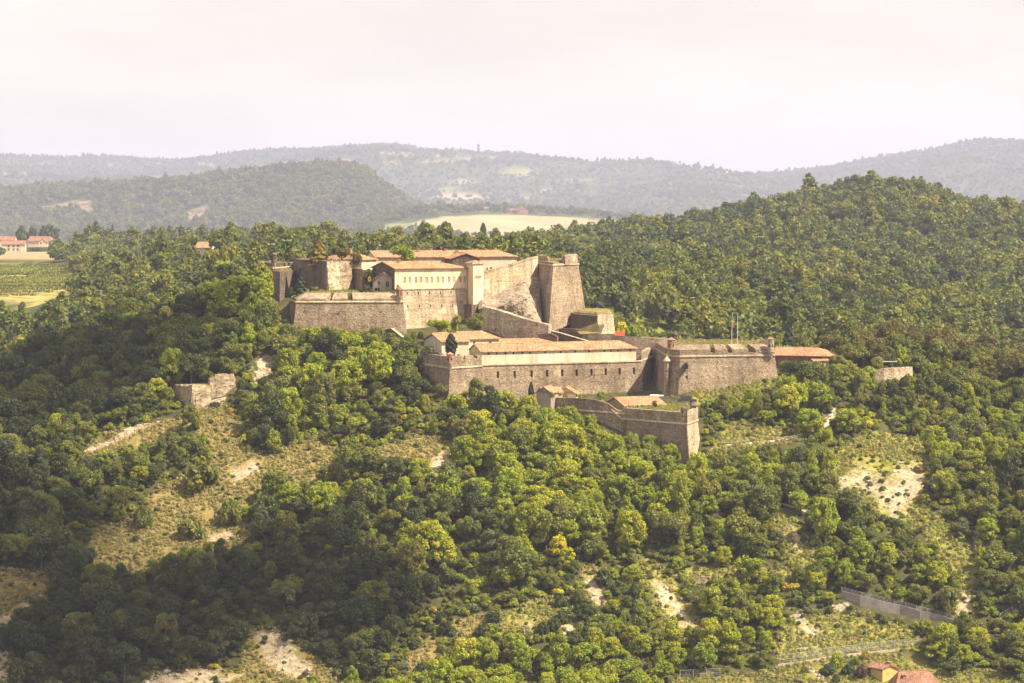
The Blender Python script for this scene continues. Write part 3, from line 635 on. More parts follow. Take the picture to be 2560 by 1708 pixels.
def pane_objs(root, panes, mat, name='window', thick=0.06):
    for q, nrm in panes:
        n3 = Vector((nrm.x, nrm.y, 0)); f = MB().rings([[p-n3*thick for p in q], [p for p in q]])
        o = f.build(name, mat, root)
        if name == 'window':
            w = (q[1]-q[0]).length; h = q[3].z-q[0].z
            if w > 0.7:
                t = (q[1]-q[0]).normalized(); c = (q[0]+q[1])/2
                mb = MB().box((c+n3*0.04).xy, (t*0.05).xy, (n3*0.03).xy, h, q[0].z); mb.build('glazing_bar', M['wood'], o)
def house(name, label, A, B, depth, z0, ze, zr, ridge='along', over=0.6, hip=(0, 0), wall=None, roof=None, wins=(), side_wins=(), chimneys=(), cat='house', group=None, pane=None, rec=0.4, door=(), extra_side=None, shed=False):
    """A, B = plan of the front eave wall left/right; ridge runs along AB or across it.
    wins = [(s, z_centre, w, h)] on the front wall, side_wins on the left end wall, chimneys = [(s along ridge, offset to front, h)]"""
    wall = wall or M['plaster_white']; roof = roof or M['roof']; A, B = Vector((A[0], A[1])), Vector((B[0], B[1]))
    d = (B-A); L = d.length; d.normalize(); nrm = Vector((d.y, -d.x)); back = -nrm*depth; C, D = B+back, A+back
    root = empty(name, v3(A, z0), label, cat, group); foot([A, B, C, D], 0.6)
    panes = []; spanes = []; mb = MB()
    holes = [(s-w/2/L, s+w/2/L, zc-h/2, zc+h/2) for s, zc, w, h in wins]
    holed_wall(mb, A, B, z0, ze, holes, panes, rec)
    holed_wall(mb, B, C, z0, ze, [], []); holed_wall(mb, C, D, z0, ze, [], [])
    holed_wall(mb, D, A, z0, ze, [(s-w/2/depth, s+w/2/depth, zc-h/2, zc+h/2) for s, zc, w, h in side_wins], spanes)
    up = Vector((0, 0, 1)); t = 0.22
    if ridge == 'along':
        R0, R1 = (A+D)/2+d*hip[0], (B+C)/2-d*hip[1]
        if not hip[0]: mb.add([v3(D, ze), v3(A, ze), v3((A+D)/2, zr)], [(0, 1, 2)])
        if not hip[1]: mb.add([v3(B, ze), v3(C, ze), v3((B+C)/2, zr)], [(0, 1, 2)])
        sl = (zr-ze)/(depth/2); eo = over; zo = ze-eo*sl
        r0, r1 = R0-d*(0 if hip[0] else over*0.7), R1+d*(0 if hip[1] else over*0.7)
        xl, xr = over*(1.0 if hip[0] else 0.7), over*(1.0 if hip[1] else 0.7)
        f0, f1 = A+nrm*eo-d*xl, B+nrm*eo+d*xr; b0, b1 = D-nrm*eo-d*xl, C-nrm*eo+d*xr
        tops = [[v3(f0, zo), v3(f1, zo), v3(r1, zr), v3(r0, zr)], [v3(b1, zo), v3(b0, zo), v3(r0, zr), v3(r1, zr)]]
        if hip[0]: tops.append([v3(b0, zo), v3(f0, zo), v3(r0, zr)])
        if hip[1]: tops.append([v3(f1, zo), v3(b1, zo), v3(r1, zr)])
    else:
        mb.add([v3(A, ze), v3(B, ze), v3((A+B)/2, zr)], [(0, 1, 2)]); mb.add([v3(C, ze), v3(D, ze), v3((C+D)/2, zr)], [(0, 1, 2)])
        sl = (zr-ze)/(L/2); zo = ze-over*sl; m0, m1 = (A+B)/2+nrm*over*0.7, (C+D)/2-nrm*over*0.7
        f0, f1 = A-d*over+nrm*over*0.7, B+d*over+nrm*over*0.7; b0, b1 = D-d*over-nrm*over*0.7, C+d*over-nrm*over*0.7
        tops = [[v3(b0, zo), v3(f0, zo), v3(m0, zr), v3(m1, zr)], [v3(f1, zo), v3(b1, zo), v3(m1, zr), v3(m0, zr)]]
    mb.build('wall', wall, root)
    rb = MB()
    for k, q in enumerate(tops):
        lift = 0.10+0.003*k
        rb.rings([[p+up*lift for p in q], [p+up*(lift+t) for p in q]])
    ro = rb.build('roof', roof, root)
    rc = MB(); p0, p1 = (v3(r0, zr), v3(r1, zr)) if ridge == 'along' else (v3(m0, zr), v3(m1, zr))
    rc.bar(p0+up*0.30, p1+up*0.30, 0.16, 6); rc.build('ridge_tiles', roof, ro)
    pane_objs(root, panes, pane or M['glass']); pane_objs(root, spanes, pane or M['glass'])
    for s, w, h in door:
        p = A.lerp(B, s); MB().box(p+nrm*0.05, d*w/2, nrm*0.08, h, z0).build('door', M['wood_door'], root)
    for s, off, h in chimneys:
        q = (p0.lerp(p1, s)).xy+nrm*off; zb = zr-abs(off)*sl-0.3
        ch = MB().box(q, d*0.42, nrm*0.42, h+0.3, zb).build('chimney', M['brick'], ro)
        MB().box(q, d*0.55, nrm*0.55, 0.18, zb+h+0.3).build('chimney_cap', roof, ch)
    return root

# ------------------------------------------------------------------ upper fort
# battered front work under the little house
Yb = 938
bastion('front_bastion', 'long low grey-brown bastion with two notched embrasures below the small gabled house', [(727, 958), (741, Yb), (1007, 941)], [(1012, 968), (735, 985)], Z(756, Yb), 11.2, 0.13, 1.0, 2.9, 3.4,
        {1: [(0.285, 0.33), (0.48, 0.53)]}, top_mat=M['lawn'], terrace=2.75)
sentry_box(999, 717, 746, 941, 16, 'brick sentry turret at the right end of the long low bastion beside the cream palace', 'dome')
# palace
pA, pB = Vector((X(987, 945), 945)), Vector((X(1167, 956), 956)); zc1 = Z(723, 948)
wx = [(848, 'b'), (922, 'b'), (1005, 'g'), (1075, 'g'), (1157, 'b'), (1228, 'g'), (1312, 'g'), (1382, 'g'), (1468, 'b'), (1540, 'g'), (1628, 'g'), (1690, 'b')]
def s_on(u, A, B):
    """parameter on plan segment A-B seen at image column u"""
    k = (u-UC)/FPX; return (k*A.y-A.x)/((B.x-A.x)-k*(B.y-A.y))
ws = [(s_on(w/5.595+860, pA, pB), Z(700, 950), 0.95, 1.9) for w, k in wx]
ws += [(s_on(w/5.595+860, pA, pB), Z(684, 950), 0.4, 0.5) for w in (760,)]
pal = house('palace', 'large cream plastered palace block with a row of boarded windows, high on the rock', pA, pB, 18, zc1, Z(672, 949), Z(655, 962), wall=M['plaster'], wins=ws, hip=(0, 7), pane=M['pane_grey'], rec=0.16, chimneys=[(0.28, 1.5, 1.1)], cat='palace', over=0.7)
def base_wall(root, A, B, depth, zt, drop, batter, mat, slits, name='base_wall'):
    """battered footing below a building, with loophole slits as dark boxes, their shade in the colour"""
    d = (B-A).normalized(); nrm = Vector((d.y, -d.x)); q = [A+nrm*0.05, B+nrm*0.05, B-nrm*depth, A-nrm*depth]; o = offset_poly(q, [batter*drop]*4)
    rs = [[v3(o[i].lerp(q[i], k/4), zt-drop*(1-k/4)) for i in range(4)] for k in range(5)]
    MB().rings(rs).build(name, mat, root)
    for s, z, w, h in slits:
        f = (zt-z)/drop; pa = (q[0].lerp(o[0], f)).lerp(q[1].lerp(o[1], f), s)
        b = MB().box(pa-nrm*0.12, d*w/2, nrm*0.16, h, z-h/2); b.build('loophole', M['dark'], root)
        MB().box(pa+nrm*0.02, d*(w/2+0.12), nrm*0.10, 0.12, z-h/2-0.14).build('loophole_sill', M['cordon'], root)
sl = [(s_on(w/5.595+860, pA, pB), Z(733, 949), 0.3, 0.9) for w in (885, 1040, 1192, 1343, 1490)]+[(s_on(w/5.595+860, pA, pB), Z(766, 948), 0.32, 0.9) for w in (895, 1050, 1203, 1352, 1500)]
base_wall(pal, pA, pB, 16, zc1-0.02, 15.5, 0.10, M['stone_cream'], sl)
d_ = (pB-pA).normalized(); n_ = Vector((d_.y, -d_.x))
MB().box((pA+pB)/2+n_*0.12, d_*(pB-pA).length/2, n_*0.16, 0.3, zc1-0.15).build('string_course', M['cordon'], pal)
MB().box(pA.lerp(pB, s_on(1158, pA, pB))+n_*1.35, d_*0.55, n_*0.12, 1.6, Z(762, 951)).build('door', M['wood_door'], pal)
# slim tower at the end of the palace
tA, tC, tB = Vector((X(1166.5, 957), 957)), Vector((X(1182.6, 951.5), 951.5)), Vector((X(1208, 955.5), 955.5))
tD = tA+tB-tC; tq = [tA, tC, tB, tD]
tw = empty('tower', v3(tC, Z(763, 946)), 'slim square cream tower with a red band, at the right end of the palace', 'tower'); foot(tq, 2)
MB().rings([[v3(p, Z(764, 948)) for p in tq], [v3(p, Z(661, 948)) for p in tq]]).build('wall', M['plaster'], tw)
o1 = offset_poly(tq, 0.5); MB().rings([[v3(p, Z(661, 948)) for p in o1], [v3(p, Z(658.5, 948)) for p in o1]]).build('cornice', M['cordon'], tw)
ap = (tA+tB)/2; zt = Z(658.4, 948)
MB().add([v3(p, zt) for p in o1]+[v3(ap, Z(651, 950))], [(0, 1, 4), (1, 2, 4), (2, 3, 4), (3, 0, 4)]).build('roof', M['roof'], tw)
fd = (tB-tC).normalized(); fn = Vector((fd.y, -fd.x)); fm = tC.lerp(tB, 0.52)
MB().box(fm+fn*0.02, fd*0.42, fn*0.05, 1.25, Z(680, 948)).build('window', M['pane_grey'], tw)
MB().box(tC.lerp(tB, 0.5)+fn*0.0, fd*1.55, fn*0.04, 1.0, Z(698, 948)).build('red_plaster_band', M['brick'], tw)
o2 = offset_poly(tq, [1.2, 1.2, 0.5, 0.5]); o3 = offset_poly(tq, [1.7, 1.7, 0.8, 0.8])
MB().rings([[v3(p, Z(812, 946)) for p in o3], [v3(p, Z(763, 946)) for p in o2]]).build('pedestal', M['stone_dark'], tw)
pe = pA-n_*18; ed = (pA-pe).normalized(); en = Vector((ed.y, -ed.x)); pm = (pA+pe)/2; ov = en*0.03
MB().add([v3(pe+ov, zc1-3), v3(pA+ov, zc1-3), v3(pA+ov, Z(672, 949)), v3(pm+ov, Z(655, 962)-0.1), v3(pe+ov, Z(672, 949))], [(0, 1, 2, 3, 4)]).build('gable_facing', M['stone_dark'], pal)  # brown gable stone, with the end wall's shade put into its colour
# little gabled house on the terrace
hA, hB = Vector((X(932, 948), 948)), Vector((X(986, 947), 947))
zt0 = Z(732, 948)
house('small_house', 'small grey rubble house with a shallow gable on the bastion terrace', hA, hB, 9, zt0-0.5, Z(700, 948), Z(684.5, 948), 'across', 0.7, wall=M['plaster_grey'],
      wins=[(0.27, Z(707, 948), 0.8, 1.0), (0.68, Z(711, 948), 0.85, 1.8), (0.2, Z(725, 948), 1.6, 1.2)], pane=M['dark'])
# dark archway block left of it, with a small yellow gabled board
gA, gB = Vector((X(906, 962), 962)), Vector((X(946, 962), 962))
gate = empty('gatehouse', v3(gA, zt0), 'shaded stone gate passage between the bastion and the palace', 'gatehouse'); mb = MB(); pn = []
holed_wall(mb, gA, gB, zt0-0.5, Z(676, 962), [(0.18, 0.30, Z(705, 962), Z(693, 962)), (0.42, 0.80, Z(718, 962), Z(688, 962))], pn, 2.0)
q4 = [gA, gB, gB+Vector((0, 6)), gA+Vector((0, 6))]; mb.add([v3(p, Z(676, 962)) for p in q4], [(0, 1, 2, 3)]); mb.build('wall', M['stone_dark'], gate); foot(q4)
pane_objs(gate, pn, M['dark'], 'passage')
c_ = Vector((X(924, 955), 955)); yb = MB()
pts = [(-0.5, 0), (0.5, 0), (0.5, 1.05), (0.1, 1.6), (-0.1, 1.6), (-0.5, 1.0)]
yb.rings([[Vector((c_.x+a, 955.0, Z(704, 955)+b)) for a, b in pts], [Vector((c_.x+a, 955.12, Z(704, 955)+b)) for a, b in pts]])
sg = empty('sign_board', (c_.x, 955, zt0), 'small yellow gabled board beside the dark gate passage', 'sign'); yb.build('panel', M['yellow_paint'], sg)
MB().box((c_.x, 955.2), (0.06, 0), (0, 0.06), Z(704, 955)-zt0+1.0, zt0-0.3).build('post', M['metal_dark'], sg)
MB().box((c_.x-0.02, 954.96), (0.13, 0), (0, 0.02), 0.55, Z(704, 955)+0.5).build('pictogram', M['metal_dark'], sg)
# upper west bastion: stone dark for shade, pale ruined front for sunlight; stub
uw = bastion('upper_bastion', 'bastion with shade-brown stone faces and a sun-pale ruined front face, behind the conifers', [(733, 995), (818, 962), (877, 972)], [(890, 990), (740, 1010)], Z(660, 965), 13, 0.05, 0.9, 1.2, 2.0, cordon=False, mat=M['stone_dark'], par_mat=M['stone_dark'], terrace=0.7)
ff = offset_poly(plan([(733, 995), (818, 962), (877, 972), (890, 990), (740, 1010)]), 0.12)
q = [ff[1], ff[2]]; fdr = (q[1]-q[0]).normalized(); fnn = Vector((fdr.y, -fdr.x))
MB().rings([[v3(q[0]+fnn*0.9, Z(738, 962)), v3(q[1]+fnn*0.9, Z(738, 962)), v3(q[1]-fnn*0.6, Z(738, 962)), v3(q[0]-fnn*0.3, Z(738, 962))], [v3(q[0]+fnn*0.05, Z(654, 962)), v3(q[1]+fnn*0.05, Z(654.5, 962)), v3(q[1]-fnn*0.6, Z(654.5, 962)), v3(q[0]-fnn*0.3, Z(654, 962))]]).build('sunlit_facing', M['ruin'], uw)
bastion('stub_wall', 'short weathered wall joining the pale ruined face to the gate passage', [(876, 976), (907, 968)], [(912, 985), (880, 990)], Z(676, 970), 9, 0.04, 0.5, 0.7, 1.0, cordon=False, mat=M['stone'], cat='wall')
wb = bastion('west_bastion', 'far left bastion in shade, dark brown walls with a domed sentry turret', [(640, 1030), (683, 985), (737, 1003)], [(745, 1030), (650, 1045)], Z(669, 995), 20, 0.12, 1.5, 1.7, 1.6, {0: [(0.1, 0.25)], 1: [(0.45, 0.55), (0.68, 0.78)]}, mat=M['stone_dark'])  # shade of these left-facing walls is put into the dark stone
# its main face turns away from the sun to the left
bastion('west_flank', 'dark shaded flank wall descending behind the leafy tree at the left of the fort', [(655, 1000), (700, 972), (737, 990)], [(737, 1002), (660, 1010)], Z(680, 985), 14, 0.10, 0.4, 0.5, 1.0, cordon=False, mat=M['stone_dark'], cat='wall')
sentry_box(685, 631, 657, 985, 15, 'domed brown sentry turret at the far left corner of the fort', 'dome', M['stone_dark'], M['stone_dark'])
tn = empty('white_tent', (X(838, 975), 975, Z(656, 975)), 'low white canopy on the pale ruined bastion', 'canopy')
MB().add([(X(822, 975), 974, Z(653, 975)), (X(854, 975), 974, Z(653, 975)), (X(854, 975), 978, Z(653, 975)), (X(822, 975), 978, Z(653, 975)), (X(836, 975), 976, Z(646.5, 975))], [(0, 1, 4), (1, 2, 4), (2, 3, 4), (3, 0, 4)]).build('canvas', M['white'], tn)
for a in (823, 853): MB().bar((X(a, 975), 974.2, Z(662, 975)), (X(a, 975), 974.2, Z(653, 975)), 0.06).build('pole', M['metal_grey'], tn)
# long tiled range along the crest
za, zb_ = Z(644, 990), Z(629, 998)
house('long_range', 'long low range with terracotta roof along the crest behind the palace', plan([(939, 988)])[0], plan([(1292, 1001)])[0], 15, Z(700, 990), za, zb_, hip=(0, 4.5), wall=M['plaster_white'], chimneys=[(0.37, 1.6, 1.1), (0.585, 0.5, 0.8), (0.66, 3.2, 1.0)], cat='building',
      wins=[(s_on(u, plan([(939, 988)])[0], plan([(1292, 1001)])[0]), Z(673, 997), w, h) for u, w, h in ((1218, 0.5, 0.8), (1228, 0.8, 1.2), (1238, 0.5, 0.7))], pane=M['dark'])
house('end_wing', 'cream end wing with a hipped terracotta roof at the left of the crest range', plan([(904, 976)])[0], plan([(940, 981)])[0], 20, Z(700, 978), Z(650, 978), Z(628.5, 990), hip=(4, 4), wall=M['plaster'], cat='building', chimneys=[(0.5, 1.5, 1.3)])
house('cross_wing', 'low gabled cross wing in the middle of the crest range', plan([(1130, 983)])[0], plan([(1199, 985)])[0], 12, Z(690, 985), Z(647, 985), Z(635, 985), 'across', 0.7, wall=M['stone_dark'], cat='building')
# ramp wall climbing to the great bastion
rw = empty('ramp_wall', P(1208, 740, 956), 'pale curved rampart wall climbing from the tower to the great bastion', 'wall')
prof = [(1200, 686, 958), (1230, 679, 959.5), (1265, 670, 962), (1300, 659, 966), (1320, 652, 969), (1345, 647, 974)]
mb = MB(); f_, b_ = [], []
for k in range(len(prof)-1):
    (u0, v0, y0), (u1, v1, y1) = prof[k], prof[k+1]; a, b = P(u0, v0, y0), P(u1, v1, y1); dn = Vector((0, 0, -13)); bk = Vector((0, 1.6, 0)); ft = Vector((0, -1.3, 0))
    mb.rings([[a+dn+ft, b+dn+ft, b+dn+bk, a+dn+bk], [a, b, b+bk, a+bk]])
mb.build('wall', M['stone_cream'], rw)
mb = MB()
for k in range(len(prof)-1):
    (u0, v0, y0), (u1, v1, y1) = prof[k], prof[k+1]; a, b = P(u0, v0, y0)+Vector((0, -0.08, 0.02)), P(u1, v1, y1)+Vector((0, -0.08, 0.02)); h = Vector((0, 0, 0.9)); bk = Vector((0, 1.2, 0))
    mb.rings([[a, b, b+bk, a+bk], [a+h*0.9, b+h*0.9, b+bk+h, a+bk+h]])
mb.build('parapet', M['stone_pale'], rw); foot([P(1200, 0, 956).xy, P(1345, 0, 966).xy, P(1345, 0, 980).xy, P(1200, 0, 965).xy], 1)
# great bastion on the rock
gb = bastion('great_bastion', 'tall battered bastion on the rock with a sharp edge between shaded and sunlit faces', [(1333, 985), (1383, 952), (1446, 966)], [(1440, 1000), (1350, 1005)], Z(662.5, 957), [18.5, 21.5, 17, 18, 18], 0.15, 0.9, 1.1, 2.0, {1: [(0.05, 0.40)]}, mat=M['stone'], terrace=0.9)
q = plan([(1403, 962), (1413, 957.5), (1444.5, 965.6), (1440, 985)]); MB().rings([[v3(p, Z(663, 957)) for p in q], [v3(p, Z(639, 957)) for p in q]]).build('parapet', M['stone_pale'], gb)
q = offset_poly(plan([(1336, 984), (1370, 966), (1378, 980), (1345, 998)]), 0.0); MB().rings([[v3(p, Z(662, 957)) for p in offset_poly(q, 0.4)], [v3(p, Z(643, 970)) for p in offset_poly(q, -0.8)], [v3(p, Z(638.5, 970)) for p in offset_poly(q, -2.2)]]).build('turf_mound', M['dry'], gb)
# bulwark right of it with turf on top
bw = bastion('small_bastion', 'small ruined bastion with a grassy top right of the great bastion', [(1428, 955), (1494, 938), (1533, 948)], [(1528, 975), (1440, 980)], Z(789, 942), [6, 6.5, 7, 6, 6], 0.06, 0.05, 0.25, 1.2, cordon=False, mat=M['stone_dark'], terrace=0.5)
q = plan([(1428, 955), (1494, 938), (1533, 948)]); o = [p+Vector((0, -0.3)) for p in q[1:]]
MB().rings([[v3(o[0]+Vector((-0.2, -0.5)), Z(834, 940)), v3(o[1]+Vector((0.6, -0.4)), Z(836, 946)), v3(q[2]+Vector((0, 1)), Z(836, 948)), v3(q[1]+Vector((0, 1)), Z(834, 938))], [v3(o[0], Z(787, 940)), v3(o[1], Z(786, 946)), v3(q[2]+Vector((0, 1)), Z(786, 948)), v3(q[1]+Vector((0, 1)), Z(787, 938))]]).build('sunlit_facing', M['stone_pale'], bw)  # paler copy of the left face's stone, sunlight put into the colour
q = plan([(1428, 957), (1496, 942), (1532, 949), (1526, 972), (1442, 978)]); MB().rings([[v3(p, Z(789, 942)+0.3) for p in q], [v3(p, Z(780.5, 950)+0.3) for p in offset_poly(q, -1.6)]]).build('turf_mound', M['dry'], bw)
MB().add([P(1440, 826, 938), P(1494, 806, 934), P(1500, 832, 932), P(1450, 836, 934)], [(0, 1, 2, 3)]).build('turf_bank', M['dry'], bw)
# rock outcrop under the ramp wall
def patch(name, rows, n, mat, amp, seed, kind='structure', strata=True):
    rows = [[P(*q) for q in r] for r in rows]; nr, nc = len(rows), len(rows[0]); V = []; F = []
    N, Mx = n*(nr-1)+1, n*(nc-1)+1
    for i in range(N):
        r = min(i//n, nr-2); t = (i-r*n)/n; t = t*t*(3-2*t) if not strata else t
        for j in range(Mx):
            c = min(j//n, nc-2); s = (j-c*n)/n
            p = rows[r][c].lerp(rows[r][c+1], s).lerp(rows[r+1][c].lerp(rows[r+1][c+1], s), t)
            w = p.z*0.9-p.x*0.45
            k = math.floor(w/1.7)+0.5*min(1, (w/1.7-math.floor(w/1.7))*6); lay = mnoise.noise(Vector((k*3.1, p.x*0.05, seed)))
            e = lay*amp*0.45+amp*1.1*mnoise.fractal(Vector((p.x*0.16, p.y*0.16, p.z*0.16+seed)), 1.0, 2.1, 5)
            edge = min(1, j/3, (Mx-1-j)/3, i/3, (N-1-i)/3)
            V.append(p+Vector((0.15, -1, 0.25))*e*edge)
    for i in range(N-1):
        for j in range(Mx-1): a = i*Mx+j; F.append((a, a+Mx, a+Mx+1, a+1))
    o = mesh_obj(name, V, F, mat); o['kind'] = kind; return o
rockm = NT('pale_layered_rock')
_c = rockm.ramp(rockm.noise(0.5, 6, 0.75, (0.5, 0.5, 1.6)), [(0.3, (0.21, 0.165, 0.12)), (0.48, (0.33, 0.27, 0.20)), (0.68, (0.42, 0.355, 0.27))])
_d = rockm.ramp(rockm.noise(0.15, 5, 0.65), [(0.38, (0.72, 0.66, 0.62)), (0.6, (1, 1, 1))]); _c = rockm.mix(0.8, _c, _d, 'MULTIPLY')
M['rock'] = rockm.bsdf(_c, 0.95, rockm.noise(1.2, 6, 0.75), 0.9, 0.4, 0.08)
patch('rock_outcrop', [[(1196, 740, 958), (1240, 735, 960), (1275, 715, 962), (1310, 698, 966), (1348, 690, 974)],
                       [(1196, 765, 951), (1240, 752, 951), (1275, 738, 952), (1310, 722, 955), (1350, 720, 966)],
                       [(1196, 772, 949), (1240, 770, 946), (1280, 755, 946), (1315, 748, 948), (1352, 760, 958)],
                       [(1196, 785, 951), (1240, 788, 948), (1280, 795, 946), (1315, 803, 945), (1356, 812, 946)],
                       [(1196, 800, 952), (1245, 806, 950), (1290, 812, 948), (1330, 822, 946), (1380, 832, 946)]], 16, M['rock'], 2.0, 3)
# retaining ramps on the rock foot
def wall_strip(name, label, pts, h, thick, mat, cat='wall', cope=None, group=None):
    """free-standing wall following crest points [(u, v, Y)]"""
    root = empty(name, P(*pts[0])-Vector((0, 0, h)), label, cat, group); mb = MB(); cb = MB()
    for k in range(len(pts)-1):
        a, b = P(*pts[k]), P(*pts[k+1]); d = Vector((b.x-a.x, b.y-a.y, 0)).normalized(); nn = Vector((d.y, -d.x, 0)); dn = Vector((0, 0, -h))
        mb.rings([[a+dn+nn*0.15*h*0.3, b+dn+nn*0.15*h*0.3, b+dn-nn*thick, a+dn-nn*thick], [a, b, b-nn*thick, a-nn*thick]])
        if cope is not None:
            up = Vector((0, 0, 0.22)); e = nn*0.12; cb.rings([[a+e, b+e, b-nn*(thick+0.1), a-nn*(thick+0.1)], [a+e+up, b+e+up, b-nn*(thick+0.1)+up, a-nn*(thick+0.1)+up]])
    mb.build('wall', mat, root)
    if cope is not None: cb.build('coping', cope, root)
    xy = [P(*p).xy for p in pts]; foot(xy+[p+Vector((0, thick+1.5)) for p in reversed(xy)], 0.6)
    return root
wall_strip('rock_foot_wall', 'broad plain masonry face under the rock, sloping down to the right', [(1207, 767, 944.5), (1235, 773, 941.5), (1270, 784, 938), (1310, 797, 935), (1345, 806, 932.5), (1371, 812, 931)], 9.0, 2.5, M['stone_pale'])
wall_strip('ramp_parapet', 'dark sloping ramp wall with a pale coping above the long tiled roof', [(1352, 823, 937), (1400, 834, 930), (1440, 846, 925), (1478, 857, 921)], 3.0, 0.8, M['stone_dark'], cope=M['cordon'])
wall_strip('court_wall', 'broken dark wall fragment on the rock foot under the ramp', [(1345, 836, 930), (1362, 834, 929), (1378, 834, 928), (1393, 842, 927)], 2.0, 0.9, M['stone_dark'])
wall_strip('upper_court_wall', 'long dark retaining wall stepping down right behind the tiled roofs', [(1397, 822, 940), (1440, 822, 937), (1470, 828, 936), (1507, 837, 936), (1560, 840, 938), (1603, 843, 940)], 7.0, 1.5, M['stone_dark'])
wall_strip('east_court_wall', 'sunlit stretch of court wall left of the brick turret', [(1602, 843, 940), (1640, 845, 938), (1690, 848, 936)], 6.0, 1.2, M['stone_pale'])  # pale stone puts sunlight into this stretch, dark stone shades the other
wall_strip('orange_barrier', 'bright orange plastic barrier beside the yellow-green bushes', [(1537, 828, 951), (1562, 829, 951)], 1.35, 0.06, M['orange'], 'barrier')

# ------------------------------------------------------------------ lower fort
cl_, cr_ = Vector((X(1204, 892), 892)), Vector((X(1604, 914), 914))
zc2 = Z(913, 892)
cur = empty('curtain_wall', v3(cl_, zc2-13), 'long sunlit curtain wall with a row of slanting gun slits under the tiled range', 'wall')
mb = MB(); pn = []
emb = [w/5.595+1030 for w in (1197, 1432, 1668, 1885, 2095, 2297)]+[w/5.595+1400 for w in (228, 435, 635, 830, 1030)]
D_ = (cr_-cl_).normalized(); N_ = Vector((D_.y, -D_.x)); bat = 0.10
# built in vertical strips so that each slit is a true recess in the battered face
ss = []; Lc = (cr_-cl_).length; hs = [(s_on(u, cl_, cr_), 0.38/Lc) for u in emb]
cuts = sorted([0.0, 1.0]+[s+k*w for s, w in hs for k in (-1, 1)])
zs_ = [zc2-15, zc2-4.0, zc2-2.0, zc2]
def cw(s, z, inn=0.0): p = cl_.lerp(cr_, s)+N_*(bat*(zc2-z)-inn); return v3(p, z)
for a, b in zip(cuts[:-1], cuts[1:]):
    isem = any(abs((a+b)/2-s) < w*0.9 for s, w in hs)
    for z0, z1 in zip(zs_[:-1], zs_[1:]):
        if isem and z1 == zc2-2.0:
            sk = 0.25/Lc
            A0, A1, B0, B1 = cw(a, z0), cw(b, z0), cw(b, z1), cw(a, z1); a0, a1, b0, b1 = cw(a+sk, z0, 1.2), cw(b, z0, 1.2), cw(b, z1, 1.2), cw(a+sk, z1, 1.2)
            mb.add([A0, A1, B0, B1, a0, a1, b0, b1], [(0, 1, 5, 4), (1, 2, 6, 5), (2, 3, 7, 6), (3, 0, 4, 7)]); pn.append(([a0, a1, b0, b1], N_))
        else: mb.add([cw(a, z0), cw(b, z0), cw(b, z1), cw(a, z1)], [(0, 1, 2, 3)])
tb = Vector((0, 3.0)); mb.add([cw(0, zc2), cw(1, zc2), v3(cr_+tb, zc2), v3(cl_+tb, zc2)], [(0, 1, 2, 3)])
mb.build('wall', M['stone'], cur); pane_objs(cur, pn, M['dark'], 'gun_slit'); foot([cl_+N_*3, cr_+N_*3, cr_+Vector((0, 12)), cl_+Vector((0, 12))], 0.5)
MB().box((cl_+cr_)/2+N_*0.1, D_*Lc/2, N_*0.24, 0.4, zc2-0.2).build('string_course', M['cordon'], cur)
# pale band and long tiled range above
lA, lB = cl_-N_*0.35, cl_.lerp(cr_, 0.968)-N_*0.35
lw = [w/5.595+1030 for w in (1070, 1190, 1308, 1422, 1548, 1650, 1865, 2080, 2285)]+[w/5.595+1400 for w in (212, 410, 622, 715, 815, 985)]
house('gunners_range', 'very long low range with terracotta roof and tiny eaves windows on the curtain wall', lA, lB, 9, zc2+0.01, Z(880, 893), Z(861, 900), wall=M['plaster_white'], hip=(0, 3.2), wins=[(s_on(u, lA, lB), Z(880, 893)-0.55, 0.62, 0.62) for u in lw], pane=M['dark'], cat='building', over=0.55)
house('rear_range', 'low terracotta roof peeping over the long range in front of the rock', plan([(1247, 921)])[0], plan([(1398, 928)])[0], 8, Z(890, 920), Z(860, 921), Z(850, 926), hip=(0, 3), wall=M['plaster_white'], cat='building')
# curtain end bending back to the right bastion
e0, e1 = cr_, Vector((X(1634, 944), 944))
bastion('curtain_return', 'receding end of the curtain wall in the shadow of the right bastion', [(1603.5, 914.2), (1636, 944)], [(1625, 955), (1590, 930)], zc2, 15, 0.08, 2.6, 3.0, 1.6, mat=M['stone'], terrace=1.4, cat='wall', top_mat=M['dry'])
# left corner bastion
cb = bastion('corner_bastion', 'corner bastion with shaded left face and sunlit right face, left of the long curtain wall', [(1050, 892), (1124, 871), (1204.5, 880)], [(1206, 897), (1060, 915)], Z(920, 872), [10, 11, 11, 11, 10], 0.10, 3.3, 3.4, 1.3, {1: [(0.36, 0.48), (0.74, 0.86)]}, gap_h=2.2, terrace=0.4, top_mat=M['dry'])
sentry_box(1125, 880, 911, 871, 17, 'brick sentry turret with conical cap on the left corner bastion', 'cone')
wall_strip('raised_court_wall', 'ruined raised wall with a curved end behind the left corner bastion', [(1050, 877, 893), (1075, 880, 886), (1095, 881, 882), (1104, 889, 879)], 4.0, 1.0, M['stone_dark'])
